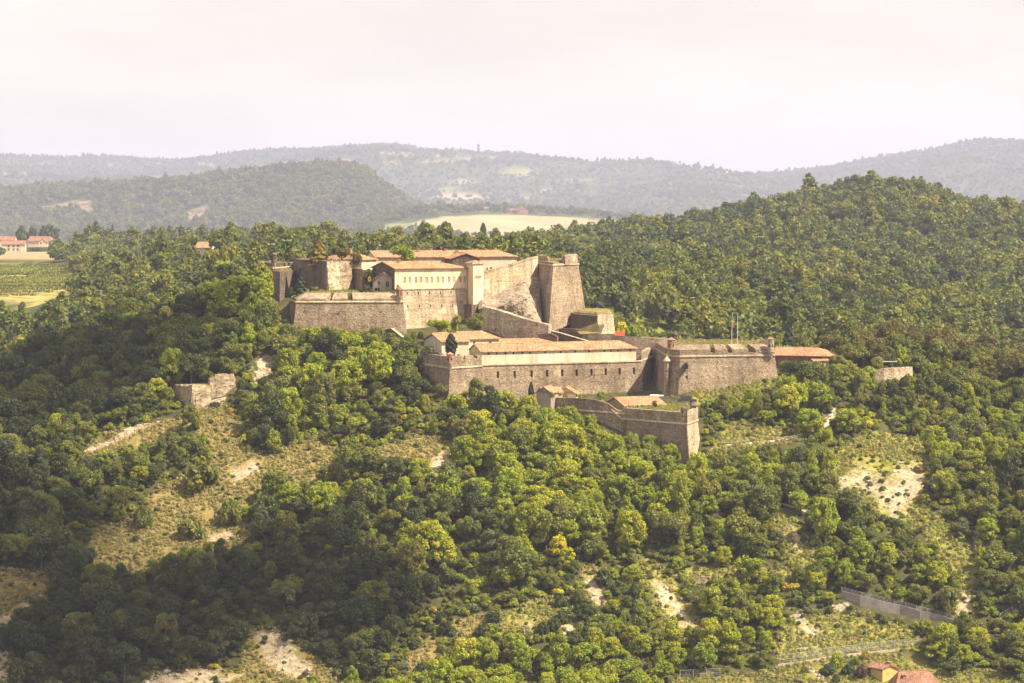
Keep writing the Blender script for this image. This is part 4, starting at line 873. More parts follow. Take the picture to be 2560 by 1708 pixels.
# houses in the lower court
dA, dB = plan([(1104, 893)])[0], plan([(1172, 896)])[0]
house('court_house', 'white two-storey house with terracotta gable roof in the lower court', dA, dB, 16, Z(908, 893), Z(856, 893), Z(835, 905), hip=(0, 0), wall=M['plaster_white'], wins=[(s_on(1141, dA, dB), Z(865, 893), 0.8, 1.7)], cat='house', door=[(0.75, 0.9, 1.9)])
house('court_annexe', 'white annexe with terracotta roof and two small windows beside the court house', plan([(1165, 908)])[0], plan([(1247, 914)])[0], 11, Z(890, 908), Z(849, 908), Z(831, 915), hip=(0, 2.5), wall=M['plaster_white'], wins=[(0.25, Z(857.5, 909), 0.8, 0.7), (0.74, Z(857.5, 912), 0.8, 0.7)], cat='house')
house('gable_shed', 'small shed with grey gable end tucked left of the court house', plan([(1060, 908)])[0], plan([(1104, 905)])[0], 8, Z(900, 906), Z(850, 906), Z(836, 906), 'across', 0.5, wall=M['plaster_grey'], cat='shed')
# right bastion
rb_ = bastion('right_bastion', 'broad rounded bastion with an arched opening, below the flagpoles', [(1634, 946), (1661, 905), (1672, 896), (1700, 892), (1937, 899)], [(1930, 945), (1645, 955)], Z(891, 894), [13, 13, 13, 13, 8.5, 8, 10], 0.14, 2.0, 3.4, 3.4,
              {3: [(0.32, 0.37), (0.50, 0.55), (0.72, 0.80)]}, terrace=2.2, gap_h=0.9, top_mat=M['dry'])
sentry_box(1678, 843, 879, 897, 19, 'orange brick sentry turret with conical cap at the left end of the right bastion', 'cone', M['brick'])
sentry_box(1687, 829, 850, 936, 16, 'dark domed turret behind the orange brick turret', 'dome', M['stone_dark'], M['stone_dark'], corbel=False)
sentry_box(1927, 842, 881, 898, 17, 'pale stone sentry turret with tiled cap at the right end of the right bastion', 'cone', M['stone_pale'], M['roof'])
st = empty('wall_lantern', P(1667, 989, 893), 'slender wall turret with a pale conical roof left of the right bastion corner', 'turret'); cxy = (X(1667, 894), 894)
MB().lathe(cxy, [(1.25, Z(903, 894)), (1.2, Z(902, 894)), (0.35, Z(893, 894)), (0.16, Z(891, 894)), (0.16, Z(887, 894)), (0.05, Z(884.5, 894))]).build('conical_roof', M['cordon'], st)
MB().lathe(cxy, [(0.9, Z(990, 893)), (0.75, Z(904, 894))]).build('turret_body', M['stone'], st)
ao = empty('wall_opening', P(1714.5, 924, 890), 'dark arched opening high in the right bastion', 'opening'); mb = MB()
prof = [(-0.72, 0), (0.72, 0), (0.72, 1.0), (0.4, 1.6), (0, 1.78), (-0.4, 1.6), (-0.72, 1.0)]; cz = Z(923, 889); cx = X(1714.5, 889.5)
mb.rings([[Vector((cx+a, 889.05-b*0.0, cz+b)) for a, b in prof], [Vector((cx+a, 891.6, cz+b)) for a, b in prof]]); mb.build('recess', M['dark'], ao)
MB().box((X(1717, 888.2), 888.6), (0.3, 0), (0, 0.5), 0.75, Z(946, 888.5)).build('hole', M['dark'], ao)
# upper gun terraces on the right bastion
wall_strip('gun_terrace', 'pale masonry gun terrace with dark recesses on top of the right bastion', [(1690, 860, 922), (1760, 861, 922), (1800, 862, 922), (1880, 863, 922)], 3.2, 9, M['stone_pale'], 'wall')
for a in (1702, 1725): MB().lathe((X(a, 921.5), 921.9), [(0.7, Z(868, 921.5)), (0.66, Z(864, 921.5)), (0.3, Z(861.5, 921.5))], 8).build('vault_opening', M['dark'], bpy.data.objects['gun_terrace'])
wall_strip('crest_wall', 'long turf-topped wall at the back of the right bastion', [(1690, 851, 940), (1780, 852, 940), (1850, 855, 940), (1900, 862, 938)], 4.0, 6, M['stone_dark'])
wall_strip('broken_parapet', 'broken arched masonry beside the tiled turret at the right end', [(1894, 850, 907), (1900, 848, 907), (1908, 849, 906), (1920, 848, 905)], 3.2, 0.8, M['stone_pale'])
# flagpoles
for u, nm in ((1829, 1), (1843, 0)):
    Y = 915; z0 = Z(874, Y)
    fp = empty('flagpole', (X(u, Y), Y, z0), 'white flagpole with a limp tricolour flag on the right bastion' if nm else 'bare white flagpole right of the flag on the right bastion', 'flagpole')
    MB().bar((X(u, Y), Y, z0), (X(u+1.5, Y), Y, Z(784, Y)), 0.085, 6, 0.05).build('pole', M['white'], fp)
    MB().lathe((X(u+1.5, Y), Y), [(0.04, Z(784, Y)), (0.12, Z(783.2, Y)), (0.03, Z(782.4, Y))], 6).build('finial', M['metal_grey'], fp)
    if nm:
        xb, zt_ = X(u+1.4, Y)+0.06, Z(789.5, Y)
        fl = None
        for mname, za_, zb2, w0, w1 in (('flag_green', 0, -1.5, 0.15, 0.85), ('flag_white', -1.5, -1.75, 0.7, 0.6), ('flag_red', -1.75, -3.0, 0.6, 0.25)):
            v = []; 
            for k in range(5):
                t = k/4; zz = zt_+za_+(zb2-za_)*t; w = w0+(w1-w0)*t
                for j in range(5): v.append(Vector((xb+w*j/4, Y+0.16*math.sin(j*1.9+t*2), zz-0.25*j/4)))
            f = [(k*5+j, k*5+j+1, (k+1)*5+j+1, (k+1)*5+j) for k in range(4) for j in range(4)]
            vb = [p+Vector((0, 0.03, 0)) for p in v]; n0 = len(v)
            f2 = f+[tuple(i+n0 for i in reversed(q)) for q in f]
            if fl is None: fl = mesh_obj('flag', v+vb, f2, M[mname], fp)
            else: mesh_obj('flag_stripe', v+vb, f2, M[mname], fl)

# ------------------------------------------------------------------ outer front work
ob = bastion('outer_bastion', 'outer bastion on the slope, long shaded left wall ending in a sharp sunlit corner', [(1555, 862), (1717, 843), (1744, 858)], [(1730, 884), (1560, 882)], Z(1060, 844), [13, 17, 16, 12, 12], 0.11, 3.2, 3.3, 1.2, {0: [(0.93, 0.97)]}, mat=M['stone'], par_mat=M['stone'], gap_h=2.4, terrace=2.9, top_mat=M['lawn'])
ob2 = bastion('outer_curtain', 'shaded outer wall with a curved sweeping top, above the bright locust trees', [(1365, 884), (1530, 865), (1559, 861.7)], [(1562, 884), (1372, 893)], Z(1028, 872), 11, 0.08, 0.0, 0.0, 1.0, mat=M['stone'], terrace=0.2, top_mat=M['dry'], cat='wall')
mb = MB(); crest = [(1365, 994, 884), (1420, 994.5, 878), (1470, 997, 872), (1500, 1002, 868.6), (1520, 1009, 866.4), (1545, 1027, 863.2), (1556, 1031, 862)]
botz = [(1365, 1026), (1530, 1028), (1560, 1056)]
for k in range(len(crest)-1):
    a, b = P(*crest[k]), P(*crest[k+1]); za2 = Z(np.interp(crest[k][0], [q[0] for q in botz], [q[1] for q in botz]), crest[k][2]); zb2 = Z(np.interp(crest[k+1][0], [q[0] for q in botz], [q[1] for q in botz]), crest[k+1][2])
    bk = Vector((0.2, 1.2, 0)); f0, f1 = v3(a, za2), v3(b, zb2)
    mb.rings([[f0, f1, f1+bk, f0+bk], [a, b, b+bk, a+bk]])
mb.build('parapet', M['stone'], ob2)
mb = MB(); a, b = P(1528, 1027, 864.6), P(1560, 1055, 860.5); up = Vector((0, 0, 0.5)); bk = Vector((0.2, 1.0, 0)); ft = Vector((0, -0.35, 0))
mb.rings([[a+ft, b+ft, b+bk, a+bk], [a+ft+up, b+ft+up, b+bk+up, a+bk+up]]).build('string_course', M['cordon'], ob2)
sentry_box(1711, 1015, 1043, 844.5, 18, 'round sentry turret with domed cap on the sharp corner of the outer bastion', 'dome', M['stone'], M['stone_dark'])
MB().rings([[v3(p, zz) for p in plan([(1718, 842.6), (1745, 857.2), (1740, 860), (1722, 848)])] for zz in (Z(1060, 844)+0.1, Z(1024, 850))]).build('parapet', M['stone_pale'], ob)
house('gable_house', 'small pale gabled house at the left end of the outer wall', plan([(1341, 879)])[0], plan([(1377, 877.5)])[0], 7, Z(1040, 878), Z(982, 878), Z(969.5, 878), 'across', 0.5, wall=M['plaster_grey'], wins=[(0.3, Z(981, 878), 0.4, 0.45), (0.52, Z(980.5, 878), 0.45, 0.8)], pane=M['dark'])
house('yard_house', 'cream house with a low gable facing the yard behind the outer wall', plan([(1389, 890)])[0], plan([(1440, 889)])[0], 6, Z(1012, 889), Z(986, 889), Z(971, 889), 'across', 0.6, wall=M['plaster'], wins=[(0.35, Z(982, 889), 0.4, 0.7)], pane=M['dark'])
house('link_roof', 'short terracotta roof linking the two gabled houses', plan([(1360, 884)])[0], plan([(1405, 886)])[0], 5, Z(1012, 885), Z(982, 885), Z(970.5, 887), wall=M['plaster'], cat='house')
house('yard_barn', 'long low barn with pinkish tiled roof in the outer yard', plan([(1562, 871)])[0], plan([(1662, 876)])[0], 13, Z(1030, 872), Z(1014.5, 873), Z(994, 880), hip=(0, 0), wall=M['plaster_grey'], cat='barn', over=0.8)
ct = empty('metal_shelter', P(1642, 1005, 890), 'low grey metal shelter against the curtain wall', 'shelter')
q = plan([(1630, 889), (1656, 891), (1655, 895), (1628, 894)]); MB().rings([[v3(p, Z(1003, 890)) for p in q], [v3(p, Z(991, 890)) for p in q]]).build('wall', M['metal_grey'], ct); o = offset_poly(q, 0.4)
MB().rings([[v3(p, Z(991, 890)+0.02) for p in o], [v3(p, Z(989.3, 890)) for p in o]]).build('roof', M['white'], ct)
# floodlights on a mast at the corner of the outer bastion
fx, fy = X(1727, 856), 856; fl = empty('floodlight_mast', (fx, fy, Z(1026, 856)), 'cluster of dark floodlights on a mast at the tip of the outer bastion', 'floodlight')
MB().bar((fx, fy, Z(1026, 856)), (fx, fy, Z(1000, 856)), 0.16, 6).build('mast', M['metal_dark'], fl)
MB().bar((X(1697, 856), fy+0.3, Z(999, 856)), (X(1732, 856), fy-0.3, Z(1004, 856)), 0.11, 6).build('arm', M['metal_dark'], fl)
def lamp_box(c, w, h, dp, tilt):
    q = [(-w/2, -h/2), (w/2, -h/2-tilt), (w/2, h/2-tilt), (-w/2, h/2)]
    MB().rings([[Vector((c.x+a, c.y-dp/2, c.z+b)) for a, b in q], [Vector((c.x+a, c.y+dp/2, c.z+b+0.1)) for a, b in q]]).build('lamp_housing', M['metal_dark'], fl)
lamp_box(P(1714, 993.5, 855.4), 2.9, 1.25, 0.7, 0.25); lamp_box(P(1699, 1001, 855.4), 1.35, 0.75, 0.6, 0.1); lamp_box(P(1735, 1001, 855.4), 1.5, 0.7, 0.5, 0.15); lamp_box(P(1735, 1017, 855), 1.3, 0.7, 0.5, 0.1)
MB().box((X(1736, 857), 857), (0.7, 0), (0, 0.5), 1.3, Z(1016, 857)).build('control_box', M['stone_pale'], fl)
TFOOT = [[(X(1738, 845), 838), (X(1738, 845)+6, 838), (X(1738, 845)+8, 882), (X(1738, 845)+2, 884)]]
qf = offset_poly(plan([(1555, 862), (1717, 843), (1744, 858), (1730, 884), (1560, 882)]), 0.06); qb = offset_poly(plan([(1555, 862), (1717, 843), (1744, 858), (1730, 884), (1560, 882)]), [13*0.11+0.06, 17*0.11+0.06, 16*0.11+0.06, 1.4, 1.4]); zk = Z(1060, 844)
MB().add([v3(qb[1], zk-17), v3(qb[2], zk-16), v3(qf[2], zk-0.35), v3(qf[1], zk-0.35)], [(0, 1, 2, 3)]).build('sunlit_facing', M['stone_pale'], ob)  # paler sheet over the right face, sunlight put into its stone colour
for k in range(14):
    f0, f1 = k/14, (k+0.93)/14; e = (qb[1]-qf[1]); c0, c1 = qf[1]+e*f0, qf[1]+e*f1; w = 0.32 if k % 2 else 0.5; dl = (qf[0]-qf[1]).normalized()*w; dr = (qf[2]-qf[1]).normalized()*w; o_ = (qf[1]-plan([(1640, 865)])[0]).normalized()*0.05
    MB().rings([[v3(c1+o_, zk-17*f1), v3(c1+dr+o_, zk-17*f1), v3(c1+dl+o_, zk-17*f1)], [v3(c0+o_, zk-17*f0), v3(c0+dr+o_, zk-17*f0), v3(c0+dl+o_, zk-17*f0)]]).build('quoin', M['cordon'], ob)
# ------------------------------------------------------------------ right of the fort
kA, kB = plan([(1930, 912)])[0], plan([(2031, 906)])[0]
house('guard_house', 'long house with terracotta roof and brick end, right of the fort', kA, plan([(2066, 906)])[0], 14, Z(925, 906), Z(890, 908), Z(871, 916), hip=(0, 4.5), wall=M['brick'], wins=[(0.86, Z(897, 906), 2.2, 0.9)], pane=M['dark'], over=0.9)
house('lean_to', 'pale stone lean-to below the brick end of the guard house', plan([(2034, 901)])[0], plan([(2073, 902)])[0], 3.6, Z(935, 901), Z(904, 902), Z(900.5, 903), wall=M['stone_pale'], cat='shed', over=0.3)
gw = wall_strip('garden_wall', 'pale rubble garden wall curving along the slope right of the guard house', [(2186, 926, 899), (2210, 921, 898.5), (2235, 919, 899), (2260, 918, 901), (2281, 917, 903)], 5.5, 0.8, M['stone_pale'])
wall_strip('hedge_wall', 'low shaded wall between the gate pier and the garden wall', [(2105, 934, 905), (2140, 930, 903), (2188, 926, 899.6)], 3.0, 0.7, M['stone_dark'])  # shaded part of the garden wall, its shade put into dark stone
pg = empty('pergola', P(2230, 918, 904), 'low flat-roofed pergola behind the garden wall', 'pergola')
MB().rings([[P(2182, 905.5, 904), P(2243, 905.5, 904), P(2243, 904.5, 908), P(2182, 904.5, 908)], [P(2182, 904, 904), P(2243, 904, 904), P(2243, 903, 908), P(2182, 903, 908)]]).build('roof', M['metal_grey'], pg)
for u in (2184, 2198, 2213, 2228, 2241): MB().bar(P(u, 930, 904.3), P(u, 905.2, 904.3), 0.09).build('post', M['metal_dark'], pg)
pl = empty('gate_pier', P(2097, 936, 902), 'narrow brick gate pier right of the lean-to', 'pier'); MB().box((X(2097, 902), 902), (0.45, 0), (0, 0.45), 2.4, Z(936, 902)).build('shaft', M['brick'], pl); MB().box((X(2097, 902), 902), (0.6, 0), (0, 0.6), 0.25, Z(936, 902)+2.4).build('cap', M['cordon'], pl)
# ------------------------------------------------------------------ ruins on the left spur
def ruin(name, label, pts, h, thick, seed, mat=None):
    """broken wall: crest varies stone by stone; pts = [(u, v_crest, Y)]"""
    root = empty(name, P(*pts[0])-Vector((0, 0, h)), label, 'ruin'); mb = MB(); r = random.Random(seed)
    for k in range(len(pts)-1):
        a, b = P(*pts[k]), P(*pts[k+1]); n = max(2, int((b-a).length/0.8)); prev = None
        for i in range(n):
            p, q = a.lerp(b, i/n), a.lerp(b, (i+1)/n); dz = r.uniform(-0.35, 0.25); d = Vector((b.x-a.x, b.y-a.y, 0)).normalized(); nn = Vector((d.y, -d.x, 0)); j = r.uniform(-0.12, 0.12)
            dn = Vector((0, 0, -h)); u_ = Vector((0, 0, dz))
            mb.rings([[p+dn+nn*(h*0.06+j), q+dn+nn*(h*0.06+j), q+dn-nn*thick, p+dn-nn*thick], [p+u_+nn*j, q+u_+nn*j, q+u_-nn*thick, p+u_-nn*thick]])
    mb.build('masonry', mat or M['ruin'], root); xy = [P(*p).xy for p in pts]; foot(xy+[p+Vector((0, thick+1)) for p in reversed(xy)], 0.8); return root
rr_ = ruin('ruined_tower', 'ruined limestone tower stump with a sharp corner on the left spur', [(434, 962, 880), (481, 964, 866), (527, 966, 869)], 8.0, 2.5, 1)
q = plan([(436, 880), (481, 867), (527, 870), (540, 882), (450, 888)]); MB().rings([[v3(p, Z(1000, 872)) for p in q], [v3(p, Z(966, 872)) for p in q]]).build('turf_top', M['dry'], rr_)
ruin('ruined_wall', 'pale broken wall standing above the tower stump on the left spur', [(524, 950, 878), (538, 938, 879), (560, 934, 880), (583, 936, 881), (590, 945, 883)], 5.5, 1.0, 2)
ruin('collapsed_wall', 'low collapsed wall running below the broken wall towards the trees', [(527, 965, 872), (556, 968, 874), (590, 962, 880)], 5.5, 1.0, 6)
ruin('ruined_steps_wall', 'steep ruined wall climbing through the trees above the spur', [(632, 925, 895), (645, 905, 900), (660, 886, 906), (672, 878, 910), (678, 890, 912)], 6.0, 1.2, 3)
ruin('wall_fragment', 'low pale wall fragment half buried on the spur below the tower stump', [(288, 1090, 850), (305, 1080, 851), (330, 1068, 853), (360, 1060, 856), (385, 1058, 858), (415, 1052, 860), (447, 1042, 862)], 4.0, 0.9, 4)
ruin('outer_wall_fragment', 'outermost wall fragment at the low end of the left spur', [(212, 1128, 845), (228, 1120, 846), (255, 1110, 847), (286, 1100, 849)], 3.2, 0.9, 5)
patch('rock_ledge', [[(488, 1010, 867), (530, 1000, 869), (566, 992, 872)], [(492, 1022, 864), (530, 1012, 866), (562, 1004, 869)], [(498, 1034, 862), (530, 1024, 864), (556, 1016, 867)]], 10, M['rock'], 1.5, 9)
ks = wall_strip('ramp_stub', 'short dark stair wall at the foot of the long low bastion', [(955, 829, 925), (972, 822.5, 922), (978, 822.5, 921), (1000, 840, 915), (1015, 852, 911)], 3.2, 0.8, M['stone_dark'], cope=M['cordon'])
# ------------------------------------------------------------------ far and near houses outside the fort
def cot(name, label, u0, u1, Y, vbase, veave, vridge, turn=0.0, depth=None, wall=None, roof=None, ridge='along', wins=(), group=None, hip=(0, 0), chim=(), over=0.7):
    if Y < 2500: k_ = FY(Y)/Y; wins = [(s, ZC+(z-ZC)*k_, w_*k_, h_*k_) for s, z, w_, h_ in wins]; depth = depth*k_ if depth else depth; Y = FY(Y)
    x0, x1 = X(u0, Y), X(u1, Y); w = x1-x0; A = Vector((x0, Y)); B = Vector((x1, Y+w*turn))
    return house(name, label, A, B, depth or w*0.6, Z(vbase, Y), Z(veave, Y), Z(vridge, Y), ridge, over, hip, wall or M['plaster_white'], roof or M['roof'], wins, (), chim, 'house', group)
zw = lambda v, Y: Z(v, Y)
cot('farmhouse', 'white two-storey farmhouse with rows of windows at the far left', 4, 62, 1890, 634, 611, 602.5, 0.08, 9, roof=M['roof_red'], wins=[(s, zw(616, 1890), 1.1, 1.4) for s in (0.3, 0.5, 0.7)]+[(s, zw(624, 1890), 1.1, 1.4) for s in (0.12, 0.3, 0.5, 0.68)])
cot('white_house', 'white house half hidden behind the farmhouse at the far left edge', -6, 36, 1930, 620, 600, 592, 0.0, 10, roof=M['roof_red'], wins=[(0.3, zw(604, 1930), 1.0, 1.2), (0.6, zw(604, 1930), 1.0, 1.2)])
cot('villa', 'white villa with a broad red roof under dark trees, right of the farmhouse', 70, 128, 1960, 618, 603, 592, -0.12, 12, roof=M['roof_red'], wins=[(0.5, zw(606, 1960), 1.4, 1.2), (0.74, zw(606, 1960), 1.4, 1.2)], hip=(0, 3))
cot('porch_wing', 'low gabled wing in front of the villa', 95, 118, 1945, 618, 606, 598, 0, 6, ridge='across', roof=M['roof_red'], wins=[(0.3, zw(608, 1945), 1.0, 1.2)])
cot('red_roof_house', 'house showing only its orange-red roof among trees on the left plateau', 292, 315, 1900, 615, 606, 598, 0.1, 7, roof=M['roof'], hip=(2, 2))
cot('hidden_barn', 'dim brown barn roof among trees right of the villa', 178, 194, 1930, 618, 610, 602, 0, 6, wall=M['plaster_grey'], roof=M['stone_dark'])
cot('chalet', 'low house with a wide terracotta roof and yellow gable in the middle woods', 486, 530, 1560, 636, 618, 606, -0.3, 9, wall=M['plaster'], wins=[(0.7, zw(623, 1560), 1.0, 1.4)], over=1.2)
cot('terraced_house', 'white flat-fronted house with a pinkish roof left of the domed turret', 618, 658, 1420, 656, 640, 632, 0.15, 8, wins=[(0.3, zw(645, 1420), 0.9, 1.2), (0.65, zw(645, 1420), 0.9, 1.2)], hip=(0, 2), roof=M['roof'])
cot('rooftop_house', 'white cubic upper house with dark red shed behind the pinkish roof', 609, 640, 1440, 650, 627, 622, 0.05, 7, roof=M['roof_red'], wins=[(0.4, zw(633, 1440), 0.9, 1.1)])
cot('tiny_white_house', 'tiny white gable among far left trees below the hazy hill', 320, 329, 2150, 590, 582, 577, 0, 6, ridge='across')
cot('tiny_shed', 'tiny white shed right of the tiny gable on the far left plateau', 345, 352, 2140, 598, 591, 588, 0, 5)
cot('pink_house', 'pink gabled house among trees behind the crest range', 1163, 1179, 1850, 612, 596, 586, 0, 9, ridge='across', wall=M['brick'], wins=[(0.5, zw(600, 1850), 0.9, 1.2)])
cot('pink_annexe', 'low annexe with a pale roof beside the pink gabled house', 1178, 1192, 1852, 610, 596, 590, 0, 6, wall=M['plaster'])
cot('brick_manor', 'hazy red brick manor on top of the pale vineyard hill', 1286, 1322, 7400, 542, 526, 513, 0.1, 24, wall=M['brick'], roof=M['roof_red'], ridge='across', over=1)
cot('manor_wing', 'side wing of the hazy brick manor', 1268, 1288, 7380, 540, 530, 522, 0.0, 12, wall=M['brick'], roof=M['roof_red'])
cot('hill_farm', 'pale farm with low roof left of the brick manor', 1190, 1222, 7450, 532, 525, 518, 0.0, 10)
cot('valley_house', 'small pinkish roof in the valley beyond the wooded hill', 1664, 1680, 2080, 618, 606, 600, 0, 8)
# hilltop village, far away
VIL = [(860, 409), (872, 406), (955, 384), (962, 386), (975, 389), (985, 387), (996, 390), (1008, 387), (1016, 391), (1026, 388), (1034, 390), (953, 411), (962, 409), (970, 412), (980, 410), (990, 413), (1060, 413), (1068, 411), (500, 415), (510, 414), (520, 414), (528, 416), (535, 418),
       (640, 421), (648, 420), (658, 418), (668, 417), (676, 415), (690, 413), (700, 412), (714, 410), (730, 408), (745, 410), (890, 418), (905, 417), (1096, 392), (1145, 394), (1230, 398), (397, 412), (15, 438), (55, 440), (62, 438), (10, 443), (292, 425), (275, 416),
       (1418, 454), (1432, 452), (1860, 494), (1868, 497), (1876, 492), (1886, 496), (1895, 495), (1910, 498), (1925, 499), (1945, 500), (1970, 500), (1975, 497)]
src = None
def hill_z(name, x, y):
    o, zf, *_ = FAR[name]; return float(zf(np.array([[x]]), np.array([[y]]))[0, 0])
for i, (u, v) in enumerate(VIL):
    nm = 'distant_ridge' if u > 1800 else 'distant_hills'; o, zf, x0, x1, yb, yt, _f = FAR[nm]
    ys = np.linspace(yb, yt, 160); xs = (u-UC)/FPX*ys; zz = zf(xs[None, :], ys[None, :])[0]; vv = VH+(ZC-zz)/ys*FPX
    k = int(np.argmax(vv <= v)) if (vv <= v).any() else len(ys)-1
    x, y, z = xs[k], ys[k]-4, zz[k]
    where = ('on the hazy slope at the far left edge' if u < 100 else 'alone on the hazy left ridge' if u < 450 else 'left of the bell tower on the far ridge' if u < 560 else 'in the row right of the bell tower, left half' if u < 680 else 'in the row right of the bell tower, right half' if u < 800 else 'left of the hilltop village' if u < 940 else
             'in the upper row of the hilltop village, left half' if u < 1000 and v < 400 else 'in the upper row of the hilltop village, right half' if u < 1050 and v < 400 else 'in the lower row of the hilltop village' if u < 1050 else 'right below the hilltop village' if u < 1080 else 'beside the radio mast' if u < 1260 else 'in the far valley right of the mast' if u < 1800 else 'in the left half of the village above the right hill' if u < 1890 else 'in the right half of the village above the right hill')
    if src is None:
        src = house('village_house', 'tiny pale house '+where, Vector((x-9, y)), Vector((x+9, y)), 12, z-5, z+10, z+15, over=0.8, wins=[(0.3, z+6, 1.6, 2.4), (0.7, z+6, 1.6, 2.4)], group='houses of the far hilltop villages'); sk = list(src.children); FOOT.pop()
        sbase = src.location.copy(); soff = Vector((x, y, z))
        t = src
    else:
        t = src.copy(); ROOT.objects.link(t); t.location = sbase+(Vector((x, y, z))-soff); t['label'] = 'tiny pale house '+where
        s = 0.5+0.45*((i*37) % 10)/10; t.scale = (s, s, s)
        for c in sk: cc = c.copy(); ROOT.objects.link(cc); cc.parent = t
# belfry and radio tower on the ridge
u, Y = 582, 18600; bz = Z(415, Y)
K = 2.5
bt = empty('bell_tower', (X(u, Y), Y, bz), 'tiny white bell tower on the far left ridge', 'bell tower'); MB().box((X(u, Y), Y), (6, 0), (0, 6), 29, bz).build('shaft', M['white'], bt); MB().add([(X(u, Y)-7, Y-7, bz+29), (X(u, Y)+7, Y-7, bz+29), (X(u, Y)+7, Y+7, bz+29), (X(u, Y)-7, Y+7, bz+29), (X(u, Y), Y, bz+41)], [(0, 1, 4), (1, 2, 4), (2, 3, 4), (3, 0, 4)]).build('spire', M['roof'], bt)
u, Y = 1196, 18900; bz = Z(389, Y); x = X(u, Y)
rt = empty('radio_mast', (x, Y, bz), 'tall grey radio mast on the highest hazy ridge', 'mast')
mb = MB()
for a, b in ((-2, -2), (2, -2), (2, 2), (-2, 2)): mb.bar((x+a*3.2, Y+b*3.2, bz-8), (x+a*1.5, Y+b*1.5, bz+74), 3.6, 4)
for k in range(7):
    z0 = bz+k*10; s0 = 6.2-k*0.5; mb.bar((x-s0, Y-s0, z0), (x+s0, Y-s0, z0+10), 2.0, 4); mb.bar((x+s0, Y-s0, z0), (x-s0, Y-s0, z0+10), 2.0, 4)
mb.build('lattice', M['metal_dark'], rt)
for k, (dx, dz, r) in enumerate(((-2.6, 24, 1.7), (2.6, 26, 1.6), (2.4, 20, 1.8), (-2.5, 17, 1.8), (2.6, 14, 1.8), (-1.0, 12, 1.5))): MB().lathe((x+dx*K, Y-2), [(r*K*0.5, bz+(dz-r)*K), (r*K, bz+(dz-r*0.3)*K), (r*K, bz+(dz+r*0.3)*K), (r*K*0.4, bz+(dz+r)*K)], 8).build('dish', M['concrete'], rt)
MB().box((x, Y), (12, 0), (0, 9), 9, bz-6).build('equipment_hut', M['white'], rt)
# poplar-free details: yellow house at the lower right edge
Y = 744
wA, wB = Vector((X(2167, 750), 750)), Vector((X(2206, 743.5), 743.5))
house('yellow_house', 'yellow house with tall dark windows at the lower right edge', wA, wB, 4.6, Z(1730, 748), Z(1671, 747), Z(1660, 748), 'along', 0.5, wall=M['plaster_yellow'], roof=M['roof_red'], wins=[(0.28, Z(1684, 747), 0.6, 1.6), (0.74, Z(1688, 745), 0.65, 1.6)], chimneys=[(0.86, -0.2, 0.9)])
house('yellow_house_gable', 'yellow gable wing joined to the yellow house', Vector((X(2206.5, 743), 743)), Vector((X(2243, 746), 746)), 4.2, Z(1730, 744), Z(1673, 744), Z(1663, 745), 'across', 0.5, wall=M['plaster_yellow'], roof=M['roof_red'], wins=[(0.33, Z(1687, 744), 0.7, 0.9)])
house('front_roof_house', 'broad red tiled roof cut off by the lower right edge', Vector((X(2242, 737), 737)), Vector((X(2356, 738.5), 738.5)), 7, Z(1745, 738), Z(1716, 738), Z(1678.5, 742), 'along', 0.6, hip=(1.5, 2.6), wall=M['plaster_yellow'], roof=M['roof_red'], chimneys=[(0.12, 1.6, 0.8)])
house('rear_cottage', 'cottage with a red tiled roof and chimney behind the broad roof', Vector((X(2262, 752), 752)), Vector((X(2330, 750), 750)), 6, Z(1720, 751), Z(1677, 751), Z(1659, 753), 'along', 0.5, wall=M['plaster_grey'], roof=M['roof_red'], chimneys=[(0.22, 0.4, 0.9)])
# drop things onto the hillside at an image position: intersects the view ray with the ground
def ground_at(u, v, y0=700, y1=1000):
    ys = np.arange(y0, y1, 0.5); xs = (u-UC)/FPX*ys; zs = H(xs, ys); vv = VH+(ZC-zs)/ys*FPX
    k = np.where(vv <= v)[0]; k = k[0] if len(k) else len(ys)-1
    return Vector((xs[k], ys[k], zs[k]))
# grey retaining wall with a wire fence on top
rwl = empty('retaining_wall', ground_at(2110, 1500), 'grey concrete retaining wall slanting down the right slope', 'wall')
cr = [(2104, 1479), (2150, 1490), (2200, 1503), (2250, 1515), (2300, 1527), (2350, 1540), (2385, 1551)]; hts = [2.2, 2.7, 2.7, 2.4, 2.0, 1.4, 0.9]
tops = []
for (u, v), h in zip(cr, hts): g = ground_at(u, v+h/0.105); tops.append(g+Vector((0, 0, h)))
mb = MB()
for a, b, ha, hb in zip(tops[:-1], tops[1:], hts[:-1], hts[1:]):
    bk = Vector((0.1, 0.5, 0)); mb.rings([[a-Vector((0, 0, ha+1.5)), b-Vector((0, 0, hb+1.5)), b-Vector((0, 0, hb+1.5))+bk, a-Vector((0, 0, ha+1.5))+bk], [a, b, b+bk, a+bk]])
mb.build('wall', M['concrete'], rwl); xy = [Vector((p.x, p.y)) for p in tops]; foot(xy+[p+Vector((0, 1.0)) for p in reversed(xy)], 0.8)
wf = empty('wire_fence', tops[0], 'thin wire fence along the top of the grey retaining wall', 'fence')
for k in range(12):
    t = k/11*(len(tops)-1); i = min(int(t), len(tops)-2); p = tops[i].lerp(tops[i+1], t-i)+Vector((0.05, 0.25, 0)); MB().bar(p, p+Vector((0, 0, 1.0)), 0.05, 4).build('post', M['wood'], wf)
for hh in (0.35, 0.65, 0.95):
    mb = MB()
    for a, b in zip(tops[:-1], tops[1:]): mb.bar(a+Vector((0.05, 0.25, hh)), b+Vector((0.05, 0.25, hh)), 0.02, 4)
    mb.build('wire', M['metal_grey'], wf)
